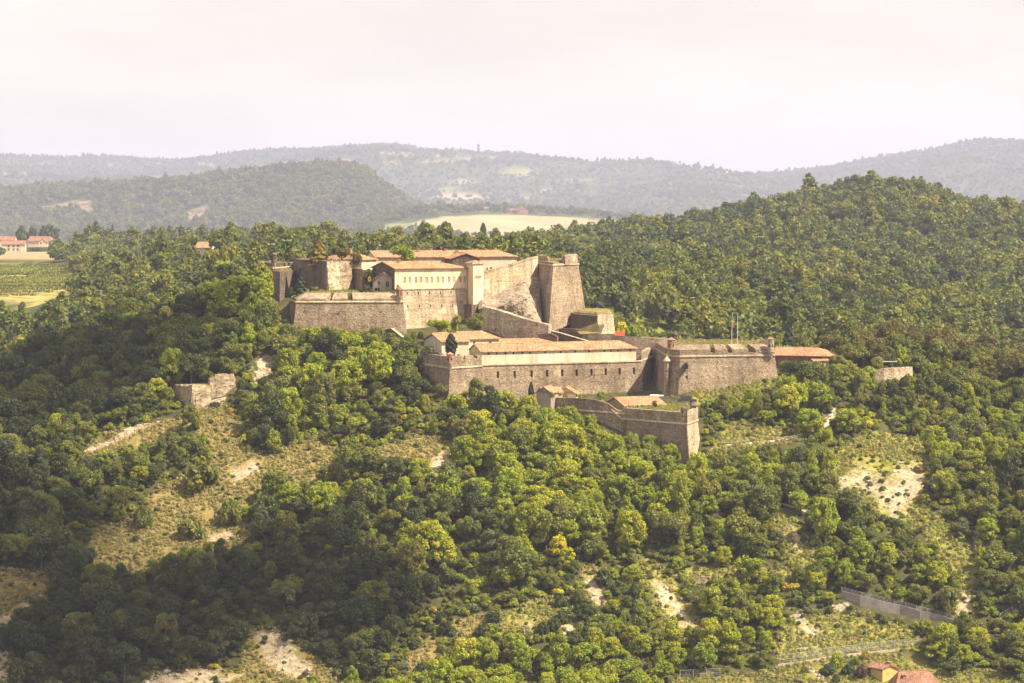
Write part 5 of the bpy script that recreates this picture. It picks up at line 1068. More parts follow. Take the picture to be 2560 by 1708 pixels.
# row of wooden poles
pole0 = None
for k, (u, vb, vt) in enumerate([(1981, 1612, 1588), (2042, 1617, 1576), (2104, 1598, 1566), (2166, 1594, 1558), (2227, 1590, 1553), (2289, 1575, 1548), (2418, 1568, 1545)]):
    g = ground_at(u, vb); h = (vb-vt)*g.y/FPX
    p = empty('wooden_pole', g, 'tall thin wooden pole of the row above the chain-link fence, %s from the left' % ('first', 'second', 'third', 'fourth', 'fifth', 'sixth', 'seventh')[k], 'pole', 'wooden poles on the lower right slope')
    MB().bar(g-Vector((0, 0, 0.4)), g+Vector((0, 0, h)), 0.10, 6, 0.07).build('shaft', M['wood'], p)
    MB().bar(g+Vector((-0.25, 0, h-0.3)), g+Vector((0.25, 0, h-0.3)), 0.04, 4).build('insulator_bar', M['wood'], p)
# chain-link fences: real posts, rails and a net of thin wires
def chain_fence(label, pts, h=2.3, posts=None, side=Vector((0, 0, 0))):
    g = [ground_at(*p) for p in pts]; root = empty('chain_link_fence', g[0], label, 'fence', 'chain-link fences on the lower slope'); L = [0.0]
    for a, b in zip(g[:-1], g[1:]): L.append(L[-1]+(b-a).length)
    def at(s):
        i = min(max(0, int(np.searchsorted(L, s))-1), len(g)-2); return g[i].lerp(g[i+1], (s-L[i])/max(1e-6, L[i+1]-L[i]))
    n = max(2, int(L[-1]/3.2)); up = Vector((0, 0, 1))
    for k in range(n+1): p = at(L[-1]*k/n); MB().bar(p-up*0.3, p+up*h, 0.06, 5).build('post', M['metal_grey'], root)
    mb = MB(); st = 0.55
    for k in range(int(L[-1]/st)):
        a = at(k*st); b = at(min(L[-1], k*st+h)); mb.bar(a, b+up*h, 0.014, 3); a2 = at(min(L[-1], k*st+h)); b2 = at(k*st); mb.bar(a2, b2+up*h, 0.014, 3)
    for hh in (0.1, h*0.5, h): 
        for a, b in zip(g[:-1], g[1:]): mb.bar(a+up*hh, b+up*hh, 0.025, 3)
    net = mb.build('wire_net', M['metal_grey'], root); return root
chain_fence('long chain-link fence climbing right above the pale garden wall', [(1950, 1662), (2000, 1656), (2060, 1646), (2110, 1640), (2170, 1632), (2235, 1625), (2300, 1620)])
chain_fence('chain-link fence at the far right edge below the marl streak', [(2500, 1560), (2530, 1540), (2570, 1525)])
chain_fence('short chain-link fence behind bright foliage at the bottom', [(1700, 1700), (1750, 1697), (1800, 1694)])
chain_fence('faint chain-link fence low on the centre slope', [(1080, 1690), (1120, 1684), (1170, 1682)])
# pale low garden wall
gp = [(1945, 1668), (2000, 1662), (2066, 1651), (2110, 1646), (2160, 1638), (2237, 1632)]
glw = empty('low_garden_wall', ground_at(*gp[0]), 'low pale wall along the top of the garden lawn', 'wall'); gg = [ground_at(*p) for p in gp]; mb = MB()
for a, b in zip(gg[:-1], gg[1:]):
    mb.rings([[a-Vector((0, 0, 0.5)), b-Vector((0, 0, 0.5)), b+Vector((0, 0.4, -0.5)), a+Vector((0, 0.4, -0.5))], [a+Vector((0, 0, 0.55)), b+Vector((0, 0, 0.55)), b+Vector((0, 0.4, 0.55)), a+Vector((0, 0.4, 0.55))]])
mb.build('wall', M['path'], glw)
gp = [(1995, 1628), (2020, 1626), (2045, 1621)]; tw2 = empty('terrace_wall', ground_at(*gp[0]), 'short pale terrace wall above the chain-link fence', 'wall'); gg = [ground_at(*p) for p in gp]; mb = MB()
for a, b in zip(gg[:-1], gg[1:]): mb.rings([[a-Vector((0, 0, 0.4)), b-Vector((0, 0, 0.4)), b+Vector((0, 0.4, -0.4)), a+Vector((0, 0.4, -0.4))], [a+Vector((0, 0, 0.5)), b+Vector((0, 0, 0.5)), b+Vector((0, 0.4, 0.5)), a+Vector((0, 0.4, 0.5))]])
mb.build('wall', M['path'], tw2)
# dark low wall bottom, stone terrace stub
gp = [(1840, 1692), (1900, 1697), (1960, 1703), (2010, 1712)]; dw = empty('lawn_wall', ground_at(*gp[0]), 'low dark wall edging the lawn at the bottom edge', 'wall'); gg = [ground_at(*p) for p in gp]; mb = MB()
for a, b in zip(gg[:-1], gg[1:]): mb.rings([[a-Vector((0, 0, 0.5)), b-Vector((0, 0, 0.5)), b+Vector((0, 0.4, -0.5)), a+Vector((0, 0.4, -0.5))], [a+Vector((0, 0, 0.7)), b+Vector((0, 0, 0.7)), b+Vector((0, 0.4, 0.7)), a+Vector((0, 0.4, 0.7))]])
mb.build('wall', M['stone_dark'], dw)
ts = empty('stone_terrace', ground_at(1747, 1460), 'small pale dry-stone terrace wall on the middle slope', 'wall'); a, b = ground_at(1730, 1462), ground_at(1766, 1460)
for j in range(4):
    n = 6
    for i in range(n):
        p = a.lerp(b, (i+0.5+(j % 2)*0.3)/n)+Vector((0, j*0.12, j*0.42+0.1)); MB().box(p.xy, (0.36, 0.0), (0, 0.3), 0.40, p.z).build('stone', M['ruin'], ts)
# footpath: pale trail and wooden rail
def trail(name, pts, w, mat, lift=0.06):
    g = [ground_at(*p) for p in pts]; V = []; F = []
    for i, p in enumerate(g):
        d = (g[min(i+1, len(g)-1)]-g[max(i-1, 0)]); d = Vector((d.x, d.y, 0)).normalized(); n = Vector((-d.y, d.x, 0))
        for s in (-1, 1): q = p+n*w/2*s; q.z = hz(q.x, q.y)+lift; V.append(q)
    for i in range(len(g)-1): F.append((2*i, 2*i+1, 2*i+3, 2*i+2))
    o = mesh_obj(name, V, F, mat); o['kind'] = 'structure'; return o
def dens(pts, n=6): return [(a[0]+(b[0]-a[0])*k/n, a[1]+(b[1]-a[1])*k/n) for a, b in zip(pts[:-1], pts[1:]) for k in range(n)]+[pts[-1]]
TR1 = dens([(1800, 1118), (1850, 1112), (1900, 1107), (1950, 1102), (2005, 1094), (2060, 1080), (2075, 1050), (2085, 1020)], 4)
trail('footpath', TR1, 1.0, M['path'])
TR2 = dens([(1930, 1256), (1960, 1263), (1990, 1271), (2015, 1279)], 4); trail('footpath', TR2, 0.9, M['path'])
trail('garden_path', dens([(2020, 1668), (2035, 1680), (2050, 1695), (2065, 1712)], 4), 1.0, M['path'])
rl = empty('wooden_rail', ground_at(1955, 1101), 'pale wooden handrail along the footpath on the right slope', 'railing'); pr = [ground_at(*p) for p in dens([(1940, 1104), (1975, 1100), (2012, 1093)], 3)]
for p in pr: MB().bar(p-Vector((0, 0, 0.2)), p+Vector((0, -0.8, 1.0)), 0.07, 5).build('post', M['wood'], rl)
for hh in (0.55, 0.95):
    mb = MB()
    for a, b in zip(pr[:-1], pr[1:]): mb.bar(a+Vector((0, -0.8, hh)), b+Vector((0, -0.8, hh)), 0.07, 5)
    mb.build('rail', M['path'], rl)
rl = empty('wooden_rail', ground_at(1840, 1113), 'shorter wooden handrail left along the footpath near the outer bastion', 'railing'); pr = [ground_at(*p) for p in dens([(1810, 1117), (1840, 1113), (1872, 1110)], 2)]
for p in pr: MB().bar(p-Vector((0, 0, 0.2)), p+Vector((0, -0.8, 1.0)), 0.07, 5).build('post', M['wood'], rl)
mb = MB()
for a, b in zip(pr[:-1], pr[1:]): mb.bar(a+Vector((0, -0.8, 0.95)), b+Vector((0, -0.8, 0.95)), 0.07, 5)
mb.build('rail', M['path'], rl)
# pale rocks by the garden path
for k, (u, v) in enumerate([(2022, 1674), (2030, 1678), (2042, 1684), (2048, 1692), (2056, 1698), (2026, 1684)]):
    g = ground_at(u, v); mb = MB(); r = random.Random(k)
    rs = []
    for z, s in ((-0.2, 1.0), (0.2, 1.05), (0.55, 0.75), (0.75, 0.35)): rs.append([Vector((g.x+0.5*s*r.uniform(0.8, 1.2)*math.cos(a*math.pi/4), g.y+0.45*s*r.uniform(0.8, 1.2)*math.sin(a*math.pi/4), g.z+z)) for a in range(8)])
    mb.rings(rs); o = mb.build('boulder', M['rock']); tag(o, 'pale boulder beside the garden path above the yellow house', 'boulder', 'boulders by the garden path')
# ------------------------------------------------------------------ three walkers on the upper path
def person(u, v, label, top, legs, face, stride):
    g = ground_at(u, v); root = empty('person', g, label, 'person', 'walkers on the path')
    J = {'pel': (0, 0, 0.95), 'che': (0, 0.02, 1.28), 'nk': (0, 0, 1.47), 'hd': (0.0, -0.02, 1.62), 'ht': (0, 0, 1.72),
         'sl': (-0.18, 0, 1.42), 'el': (-0.25, 0.03, 1.15), 'wl': (-0.24, -0.10, 0.92), 'hl': (-0.235, -0.14, 0.83), 'sr': (0.18, 0, 1.42), 'er': (0.25, 0.04, 1.15), 'wr': (0.26, -0.06, 0.90), 'hr': (0.26, -0.09, 0.81),
         'pl': (-0.10, 0, 0.90), 'kl': (-0.11, -0.08-stride*0.1, 0.50), 'al': (-0.11, -stride*0.15, 0.08), 'tl': (-0.12, -0.16-stride*0.15, 0.03), 'pr': (0.10, 0, 0.90), 'kr': (0.11, stride*0.05-0.03, 0.50), 'ar': (0.11, stride*0.25, 0.09), 'tr': (0.12, stride*0.25-0.15, 0.03)}
    E = [('pel', 'che'), ('che', 'nk'), ('nk', 'hd'), ('hd', 'ht'), ('che', 'sl'), ('sl', 'el'), ('el', 'wl'), ('wl', 'hl'), ('che', 'sr'), ('sr', 'er'), ('er', 'wr'), ('wr', 'hr'), ('pel', 'pl'), ('pl', 'kl'), ('kl', 'al'), ('al', 'tl'), ('pel', 'pr'), ('pr', 'kr'), ('kr', 'ar'), ('ar', 'tr')]
    Rd = {'pel': 0.15, 'che': 0.16, 'nk': 0.06, 'hd': 0.10, 'ht': 0.075, 'sl': 0.065, 'el': 0.05, 'wl': 0.035, 'hl': 0.04, 'sr': 0.065, 'er': 0.05, 'wr': 0.035, 'hr': 0.04, 'pl': 0.10, 'kl': 0.06, 'al': 0.045, 'tl': 0.04, 'pr': 0.10, 'kr': 0.06, 'ar': 0.045, 'tr': 0.04}
    names = list(J); me = bpy.data.meshes.new('body'); me.from_pydata([J[n] for n in names], [(names.index(a), names.index(b)) for a, b in E], [])
    o = bpy.data.objects.new('body', me); ROOT.objects.link(o); o.parent = root; o.rotation_euler.z = face
    md = o.modifiers.new('skin', 'SKIN'); md.use_smooth_shade = True; o.modifiers.new('sub', 'SUBSURF').levels = 1; o.modifiers['sub'].render_levels = 1
    for i, n in enumerate(names): me.skin_vertices[0].data[i].radius = (Rd[n], Rd[n]); me.skin_vertices[0].data[i].use_root = (n == 'pel')
    dg = bpy.context.evaluated_depsgraph_get(); ev = o.evaluated_get(dg); nm = bpy.data.meshes.new_from_object(ev); o.modifiers.clear(); o.data = nm
    nm.materials.clear()
    for mt in (M['skin'], top, legs): nm.materials.append(mt)
    for p in nm.polygons:
        z = p.center.z; x = abs(p.center.x); p.material_index = 1 if (0.98 < z < 1.47 and not (x > 0.2 and z < 1.12)) else 2 if (z <= 0.98 and x < 0.21) else 0
    hb = MB().lathe((0, 0.015), [(0.10, 1.60), (0.118, 1.66), (0.10, 1.73), (0.05, 1.77), (0.01, 1.78)], 8); h = hb.build('hair', M['hair']); h.parent = o
    return root
person(1949, 1258, 'person in a white top walking on the upper path, leftmost of three', M['white'], M['jeans'], 1.2, 1)
person(1973.5, 1265, 'person all in white on the upper path, middle of three', M['white'], M['beige'], 0.3, 0)
person(2010, 1278, 'person in a pale top on the upper path, rightmost and partly hidden', M['beige'], M['jeans'], -0.8, 1)
# ------------------------------------------------------------------ vegetation
def leaf_mesh(name, pos, nrm, size, tint, rng, mat, aspect=1.0):
    """one diamond-shaped leaf spray per point"""
    n = len(pos); nrm = nrm/np.linalg.norm(nrm, axis=1, keepdims=True)
    r = rng.normal(size=(n, 3)); t = np.cross(nrm, r); t /= np.linalg.norm(t, axis=1, keepdims=True)+1e-9; b = np.cross(nrm, t)
    s = size[:, None]; k = rng.uniform(0.55, 0.9, (n, 1))*aspect; bend = nrm*s*rng.uniform(-0.35, 0.1, (n, 1))
    V = np.stack([pos-t*s, pos-b*s*k+bend, pos+t*s, pos+b*s*k+bend], 1).reshape(-1, 3)
    F = np.arange(4*n, dtype=np.int32)
    me = bpy.data.meshes.new(name); me.vertices.add(4*n); me.vertices.foreach_set('co', V.ravel()); me.loops.add(4*n); me.polygons.add(n)
    me.loops.foreach_set('vertex_index', F); me.polygons.foreach_set('loop_start', np.arange(0, 4*n, 4, dtype=np.int32)); me.polygons.foreach_set('loop_total', np.full(n, 4, np.int32))
    me.update(calc_edges=True); me.materials.append(mat)
    a = me.attributes.new('tint', 'FLOAT_COLOR', 'POINT'); c = np.repeat(np.concatenate([tint, np.ones((n, 1))], 1), 4, 0); a.data.foreach_set('color', c.ravel().astype(np.float32))
    return me
def sph(rng, n): v = rng.normal(size=(n, 3)); return v/np.linalg.norm(v, axis=1, keepdims=True)
def crown(rng, shape, R, Hh, puffs, per, leaf, base=0.28):
    """leaf sprays on many overlapping clumps; returns position, normal, size, tint"""
    C, Rr = [], []
    nl = int(rng.integers(4, 7)); lobes = []
    for j in range(nl):
        a = 6.283*(j+rng.uniform(-0.35, 0.35))/nl; q = rng.uniform(0.15, 0.62); lobes.append((np.array([math.cos(a)*R*q, math.sin(a)*R*q, Hh*(base+(1-base)*rng.uniform(0.25, 0.72))]), R*rng.uniform(0.34, 0.60)))
    for i in range(puffs):
        if shape == 'round':
            lc, lr = lobes[i % nl]; d = sph(rng, 1)[0]; C.append(lc+d*lr*np.array([0.85, 0.85, 0.95*Hh*0.36/R])*rng.uniform(0.5, 1.0)); Rr.append(R*rng.uniform(0.16, 0.36)); continue
        d = sph(rng, 1)[0]; q = rng.uniform(0.45, 1.0)**0.6
        if shape == 'round':
            c = np.array([d[0]*R*0.72*q, d[1]*R*0.72*q, Hh*(base+(1-base)*0.5)+d[2]*Hh*(1-base)*0.38*q]); r = R*rng.uniform(0.24, 0.40)
        elif shape == 'tall':
            t = rng.uniform(0, 1); w = math.sin(math.pi*min(1, 0.18+t*0.8))**0.8; a = rng.uniform(0, 6.283); c = np.array([math.cos(a)*R*0.6*w*q, math.sin(a)*R*0.6*w*q, Hh*(base+(1-base)*(0.08+t*0.84))]); r = R*rng.uniform(0.25, 0.42)*(0.6+0.4*w)
        elif shape == 'open':
            a = rng.uniform(0, 6.283); t = rng.uniform(0, 1)**0.7; rad = R*(0.25+0.7*math.sin(math.pi*(0.15+0.75*t)))*q; c = np.array([math.cos(a)*rad, math.sin(a)*rad*0.95, Hh*(base+(1-base)*t*0.9)]); r = R*rng.uniform(0.18, 0.30)
        else:  # bush
            d[2] = abs(d[2]); c = np.array([d[0]*R*0.65*q, d[1]*R*0.65*q, Hh*0.22+d[2]*Hh*0.5*q]); r = R*rng.uniform(0.26, 0.42)
        C.append(c); Rr.append(r)
    C = np.array(C); Rr = np.array(Rr); pos, nm, sz, ti = [], [], [], []
    for i in range(puffs):
        d = sph(rng, per); d = d[d[:, 2] > -0.75]; p = C[i]+d*Rr[i]*rng.uniform(0.62, 1.22, (len(d), 1))*np.array([1, 1, 0.85])
        dd = np.linalg.norm((p[:, None]-C[None])/Rr[None, :, None], axis=2); dd[:, i] = 9; keep = dd.min(1) > 0.62
        p, d = p[keep], d[keep]
        if shape == 'bush': k = p[:, 2] > 0.02; p, d = p[k], d[k]
        m = d*0.75+rng.normal(size=d.shape)*0.45+np.array([0, 0, 0.25])
        pos.append(p); nm.append(m); sz.append(leaf*rng.uniform(0.6, 1.25, len(p))); hue = rng.normal(0, 0.07); val = rng.uniform(0.82, 1.2)
        t = np.stack([val*(1+hue)*np.ones(len(p)), val*np.ones(len(p)), val*(1-hue*0.5)*np.ones(len(p))], 1)*rng.uniform(0.72, 1.28, (len(p), 1)); ti.append(t)
    return np.concatenate(pos), np.concatenate(nm), np.concatenate(sz), np.concatenate(ti)
def conifer(rng, R, Hh, leaf, col=False, n=2200):
    t = rng.uniform(0, 1, n)**0.8; lay = np.floor(t*14)/14; t = np.clip(lay+(t-lay)*0.92+rng.normal(0, 0.012, n), 0, 1)
    w = (1-t)*R*(0.85+0.14*np.sin(t*50+rng.uniform(0, 6))) if not col else R*np.sin(np.pi*(0.08+0.9*t))**0.6
    a = rng.uniform(0, 6.283, n); lob = 1+0.22*np.sin(a*5+np.floor(t*14)*1.7); q = rng.uniform(0.55, 1.0, n)**0.6
    rad = w*lob*q; p = np.stack([np.cos(a)*rad, np.sin(a)*rad, Hh*(0.06+0.94*t)-rad*0.25], 1)
    nm = np.stack([np.cos(a)*0.7, np.sin(a)*0.7, np.full(n, 0.7)], 1)+rng.normal(size=(n, 3))*0.35
    tint = np.repeat(rng.uniform(0.6, 1.35, (n, 1)), 3, 1); return p, nm, leaf*rng.uniform(0.6, 1.2, n), tint
def trunk_mesh(name, rng, Hh, r, base=0.35, limbs=4):
    mb = MB(); top = Vector((rng.normal()*0.3, rng.normal()*0.3, Hh*0.62)); mid = Vector((rng.normal()*0.15, rng.normal()*0.15, Hh*base)); z = Vector((0, 0, -0.8))
    mb.bar(z, mid, r*1.25, 6, r*0.8); mb.bar(mid, top, r*0.8, 6, r*0.35)
    for k in range(limbs):
        a = 6.283*k/limbs+rng.uniform(0, 1); s = mid.lerp(top, 0.1+0.25*(k % 3)); e = s+Vector((math.cos(a)*Hh*0.20, math.sin(a)*Hh*0.20, Hh*rng.uniform(0.14, 0.26))); mb.bar(s, e, r*0.42, 5, r*0.15)
    me = bpy.data.meshes.new(name); me.from_pydata([tuple(p) for p in mb.v], [], mb.f); me.materials.append(M['bark']); me.update(); return me
PROTO = {}      # kind -> list of (crown mesh, trunk mesh, R, H)
def protos(kind, leafkey, specs, seed):
    out = []
    for i, (shape, R, Hh, puffs, per, leaf) in enumerate(specs):
        rng = np.random.default_rng(seed*100+i)
        if shape in ('cone', 'column'): d = conifer(rng, R, Hh, leaf, shape == 'column', per)
        else: d = crown(rng, shape, R, Hh, puffs, per, leaf, 0.22 if shape == 'tall' else 0.26)
        cm = leaf_mesh(kind+'_crown', *d, rng, LEAF[leafkey]); tm = trunk_mesh(kind+'_trunk', rng, Hh, 0.22 if shape != 'bush' else 0.08, 0.3 if shape != 'bush' else 0.15)
        out.append((cm, tm, R, Hh))
    PROTO[kind] = out
NEAR = [('round', 3.6, 8.2, 36, 150, 0.26), ('round', 3.2, 7.6, 32, 150, 0.25), ('round', 4.0, 8.6, 40, 150, 0.27), ('tall', 2.9, 9.6, 36, 140, 0.26), ('open', 3.4, 8.8, 50, 100, 0.26)]
protos('oak', 'oak', NEAR, 1); protos('dark', 'dark', NEAR, 2); protos('olive', 'olive', [NEAR[0], NEAR[3]], 4); protos('brown', 'brown', NEAR[:3], 5)
protos('bright', 'bright', [('open', 3.6, 9.0, 50, 110, 0.26), ('open', 3.2, 8.4, 46, 110, 0.26), ('open', 3.9, 9.6, 54, 110, 0.27), ('tall', 2.8, 9.6, 36, 130, 0.25), ('round', 3.4, 7.6, 38, 140, 0.26)], 3)
BUSH = [('bush', 1.5, 2.1, 16, 85, 0.20), ('bush', 1.7, 1.9, 18, 85, 0.20), ('bush', 1.3, 2.3, 15, 85, 0.19)]
protos('bush', 'oak', BUSH, 6); protos('bush_dark', 'dark', BUSH, 7); protos('bush_bright', 'bright', BUSH, 8); protos('bush_olive', 'olive', BUSH[:2], 9); protos('broom', 'yellow', BUSH[:2], 10); protos('gold', 'gold', BUSH[:2], 11); protos('bush_brown', 'brown', BUSH[:2], 12); protos('plum', 'purple', BUSH[:1], 16)
protos('yellow_tree', 'yellow', [('open', 2.4, 6.0, 26, 70, 0.27)], 17)
protos('conifer', 'conifer', [('cone', 2.6, 8.0, 0, 6500, 0.30)], 13); protos('conifer_gold', 'conifer_gold', [('cone', 3.6, 8.4, 0, 9000, 0.46)], 14); protos('cypress', 'conifer', [('column', 1.3, 9.0, 0, 4000, 0.26)], 15)
protos('cedar', 'conifer', [('cone', 3.6, 8.0, 0, 6500, 0.36)], 18)
FARS = [('round', 4.6, 9.0, 20, 48, 0.55), ('round', 4.0, 8.4, 18, 48, 0.52), ('round', 5.2, 9.6, 22, 48, 0.58), ('tall', 3.6, 11.0, 20, 46, 0.52)]
protos('far_oak', 'oak', FARS, 21); protos('far_dark', 'dark', FARS[:3], 22); protos('far_bright', 'far_light', [FARS[1], FARS[3]], 23); protos('far_olive', 'olive', [FARS[1], FARS[2]], 24)
HIDE = bpy.data.collections.new('tree_kinds')    # never linked to the scene: only a palette for the woods
def palette(name, kinds, trunks=False):
    """collection of crown (+trunk) meshes for a wood"""
    col = bpy.data.collections.new(name)
    for k in kinds:
        for i, (cm, tm, R, Hh) in enumerate(PROTO[k]):
            o = bpy.data.objects.new('%s_%02d' % (name, len(col.objects)), cm); col.objects.link(o)
    return col
def wood(name, label, pts, kinds, parent=None):
    """pts: array x, y, z, scale, rotation, index -> ONE object whose trees are instances"""
    pts = np.asarray(pts); me = bpy.data.meshes.new(name); me.vertices.add(len(pts)); me.vertices.foreach_set('co', pts[:, :3].ravel()); me.update()
    for an, typ, arr in (('tree_scale', 'FLOAT_VECTOR', None), ('tree_rot', 'FLOAT', pts[:, 4]), ('tree_kind', 'INT', pts[:, 5])):
        a = me.attributes.new(an, typ, 'POINT')
        if an == 'tree_scale':
            s = pts[:, 3]; jit = RNG.uniform(0.82, 1.25, (len(pts), 2)); a.data.foreach_set('vector', np.stack([s*jit[:, 0], s*jit[:, 0], s*jit[:, 1]], 1).ravel().astype(np.float32))
        else: a.data.foreach_set('value', arr.astype(np.int32 if typ == 'INT' else np.float32))
    o = link(bpy.data.objects.new(name, me)); tag(o, label, None, None, 'stuff')
    g = bpy.data.node_groups.new(name+'_instances', 'GeometryNodeTree'); g.interface.new_socket('Geometry', in_out='INPUT', socket_type='NodeSocketGeometry'); g.interface.new_socket('Geometry', in_out='OUTPUT', socket_type='NodeSocketGeometry')
    N = g.nodes; i = N.new('NodeGroupInput'); q = N.new('NodeGroupOutput'); mp_ = N.new('GeometryNodeMeshToPoints'); ip = N.new('GeometryNodeInstanceOnPoints'); ci = N.new('GeometryNodeCollectionInfo')
    ci.inputs['Collection'].default_value = palette(name+'_palette', kinds); ci.inputs['Separate Children'].default_value = True; ci.inputs['Reset Children'].default_value = True
    def at(nm, dt): a = N.new('GeometryNodeInputNamedAttribute'); a.data_type = dt; a.inputs['Name'].default_value = nm; return a.outputs['Attribute']
    cx = N.new('ShaderNodeCombineXYZ'); er = N.new('FunctionNodeEulerToRotation'); g.links.new(at('tree_rot', 'FLOAT'), cx.inputs[2]); g.links.new(cx.outputs[0], er.inputs[0])
    g.links.new(i.outputs[0], mp_.inputs['Mesh']); g.links.new(mp_.outputs[0], ip.inputs['Points']); g.links.new(ci.outputs[0], ip.inputs['Instance']); ip.inputs['Pick Instance'].default_value = True
    g.links.new(at('tree_kind', 'INT'), ip.inputs['Instance Index']); g.links.new(er.outputs[0], ip.inputs['Rotation']); g.links.new(at('tree_scale', 'FLOAT_VECTOR'), ip.inputs['Scale']); g.links.new(ip.outputs[0], q.inputs[0])
    md = o.modifiers.new('trees', 'NODES'); md.node_group = g
    return o

# --- regions of the photograph: what grows there (ground u, v)
def near_kind(u, v, x, y):
    """kind, size, density for ground points on the fort hill"""
    k = np.full(u.shape, 0); sz = np.full(u.shape, 0.95); dn = np.ones(u.shape)
    n = rough_np(x, y, 77, [(30, 1.0), (14, 0.7)])
    return n
REG = [ # polygon, [(kind, weight)], size, density
 ('bright locust trees on the slope below the outer bastion', [(1180, 1080), (1330, 1060), (1420, 1060), (1700, 1140), (1760, 1200), (1740, 1300), (1560, 1340), (1450, 1400), (1330, 1420), (1250, 1330), (1200, 1250), (1150, 1150)], [('bright', 0.78), ('oak', 0.2), ('dark', 0.02)], 0.95, 1.0),
 ('bright trees along the bottom edge', [(980, 1700), (1120, 1672), (1300, 1648), (1500, 1632), (1700, 1615), (1850, 1660), (1850, 1900), (900, 1900)], [('bright', 0.95), ('oak', 0.05)], 0.8, 1.0),
 ('shaded dark trees in the lower left thicket', [(-400, 1180), (0, 1160), (150, 1180), (260, 1230), (230, 1330), (260, 1430), (420, 1420), (600, 1400), (800, 1380), (1000, 1420), (1100, 1500), (1020, 1600), (900, 1720), (620, 1640), (500, 1680), (300, 1720), (-400, 1900)], [('dark', 0.75), ('oak', 0.25)], 0.92, 1.0),  # dark kinds dominate here, putting part of the cloud shade into leaf colour
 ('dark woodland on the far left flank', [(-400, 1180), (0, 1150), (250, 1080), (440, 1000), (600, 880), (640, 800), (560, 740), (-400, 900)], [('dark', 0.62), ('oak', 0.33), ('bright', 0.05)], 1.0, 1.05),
 ('sunlit trees at the left end of the fort', [(480, 830), (560, 770), (660, 780), (700, 850), (640, 900), (560, 860)], [('bright', 0.55), ('oak', 0.45)], 1.15, 1.0),
 ('mixed trees between the spur and the fort', [(640, 860), (740, 860), (1000, 930), (1180, 1060), (1180, 1250), (1050, 1300), (860, 1280), (700, 1230), (640, 1130), (600, 1000)], [('oak', 0.5), ('dark', 0.22), ('bright', 0.28)], 0.9, 0.9),
 ('trees on the middle slope', [(700, 1220), (1150, 1200), (1330, 1420), (1300, 1500), (1100, 1480), (800, 1390), (640, 1380)], [('oak', 0.5), ('dark', 0.35), ('bright', 0.12), ('olive', 0.03)], 0.95, 1.0),
 ('trees right of the outer bastion', [(1740, 1000), (1980, 930), (2120, 930), (2120, 1060), (1900, 1110), (1760, 1160)], [('oak', 0.55), ('bright', 0.35), ('dark', 0.1)], 0.85, 1.0),
 ('trees on the right slope', [(1740, 1100), (2100, 1060), (2560, 1000), (3500, 1050), (3500, 1700), (2450, 1700), (2100, 1500), (1750, 1500), (1700, 1300)], [('oak', 0.55), ('bright', 0.33), ('dark', 0.07), ('olive', 0.05)], 0.82, 0.95),
 ('brownish trees along the crest right of the guard house', [(2030, 930), (2100, 880), (2320, 880), (2600, 920), (3000, 950), (3000, 1010), (2560, 990), (2320, 950), (2100, 940)], [('brown', 0.8), ('oak', 0.2)], 1.0, 1.1),
 ('leafy trees at the lower right edge', [(2250, 1560), (2560, 1540), (3000, 1560), (3000, 1900), (2450, 1900), (2380, 1690), (2280, 1640)], [('bright', 0.4), ('oak', 0.6)], 0.8, 1.1),
 ('trees on the lower right slope', [(1450, 1400), (1700, 1400), (2000, 1450), (2100, 1560), (1950, 1660), (1700, 1690), (1500, 1650)], [('bright', 0.5), ('oak', 0.5)], 0.62, 0.9),
 ('scattered bushes on the dry lower slope', [(900, 1600), (1050, 1480), (1450, 1400), (1600, 1650), (1200, 1690), (950, 1720)], [('oak', 0.6), ('bright', 0.2), ('dark', 0.2)], 0.5, 0.8),
]
# walls that stay in view: outline in the photograph and distance
CLEAR = [([(655, 640), (735, 650), (900, 655), (930, 700), (930, 735), (740, 735), (690, 745), (650, 740)], 1000), ([(722, 735), (1008, 735), (1016, 826), (900, 818), (800, 815), (718, 805)], 936), ([(930, 645), (1170, 650), (1210, 655), (1210, 800), (1170, 830), (1018, 838)], 955), ([(1210, 640), (1340, 630), (1450, 640), (1480, 770), (1540, 780), (1540, 850), (1210, 860)], 960),
         ([(1055, 835), (1250, 825), (1600, 850), (1640, 860), (1640, 990), (1345, 1000), (1330, 1000), (1215, 985), (1128, 965), (1060, 900), (1040, 870)], 900), ([(1640, 850), (1940, 845), (1965, 935), (1850, 955), (1760, 975), (1640, 990)], 895), ([(1335, 965), (1660, 985), (1745, 990), (1752, 1100), (1740, 1165), (1722, 1165), (1695, 1128), (1640, 1085), (1540, 1075), (1500, 1060), (1470, 1025), (1335, 1012)], 884),
         ([(1940, 870), (2070, 870), (2072, 915), (1990, 905), (1940, 890)], 915), ([(2195, 917), (2280, 917), (2275, 928), (2200, 942)], 900), ([(436, 960), (590, 935), (590, 985), (530, 1005), (480, 1022), (436, 1000)], 885), ([(630, 885), (680, 878), (680, 930), (632, 945)], 912), ([(290, 1075), (450, 1042), (450, 1068), (300, 1098)], 863), ([(225, 1115), (285, 1105), (285, 1120), (228, 1132)], 850),
         ([(2100, 1474), (2385, 1544), (2385, 1558), (2300, 1548), (2110, 1508)], 800), ([(1940, 1245), (2020, 1255), (2020, 1285), (1940, 1268)], 830), ([(2160, 1665), (2360, 1665), (2360, 1720), (2160, 1720)], 756), ([(1950, 1600), (2240, 1600), (2240, 1660), (1940, 1668)], 765), ([(1800, 1090), (2010, 1088), (2010, 1112), (1800, 1118)], 860), ([(1735, 1440), (1768, 1440), (1768, 1465), (1735, 1465)], 800)]
OPEN = [p for k, p, s in ZN if k in ('dry', 'marl', 'green', 'lawn')]
bbox = lambda p: (min(q[0] for q in p), max(q[0] for q in p), min(q[1] for q in p), max(q[1] for q in p))
CBOX = [bbox(p) for p, y in CLEAR]; OBOX = [bbox(p) for p in OPEN]
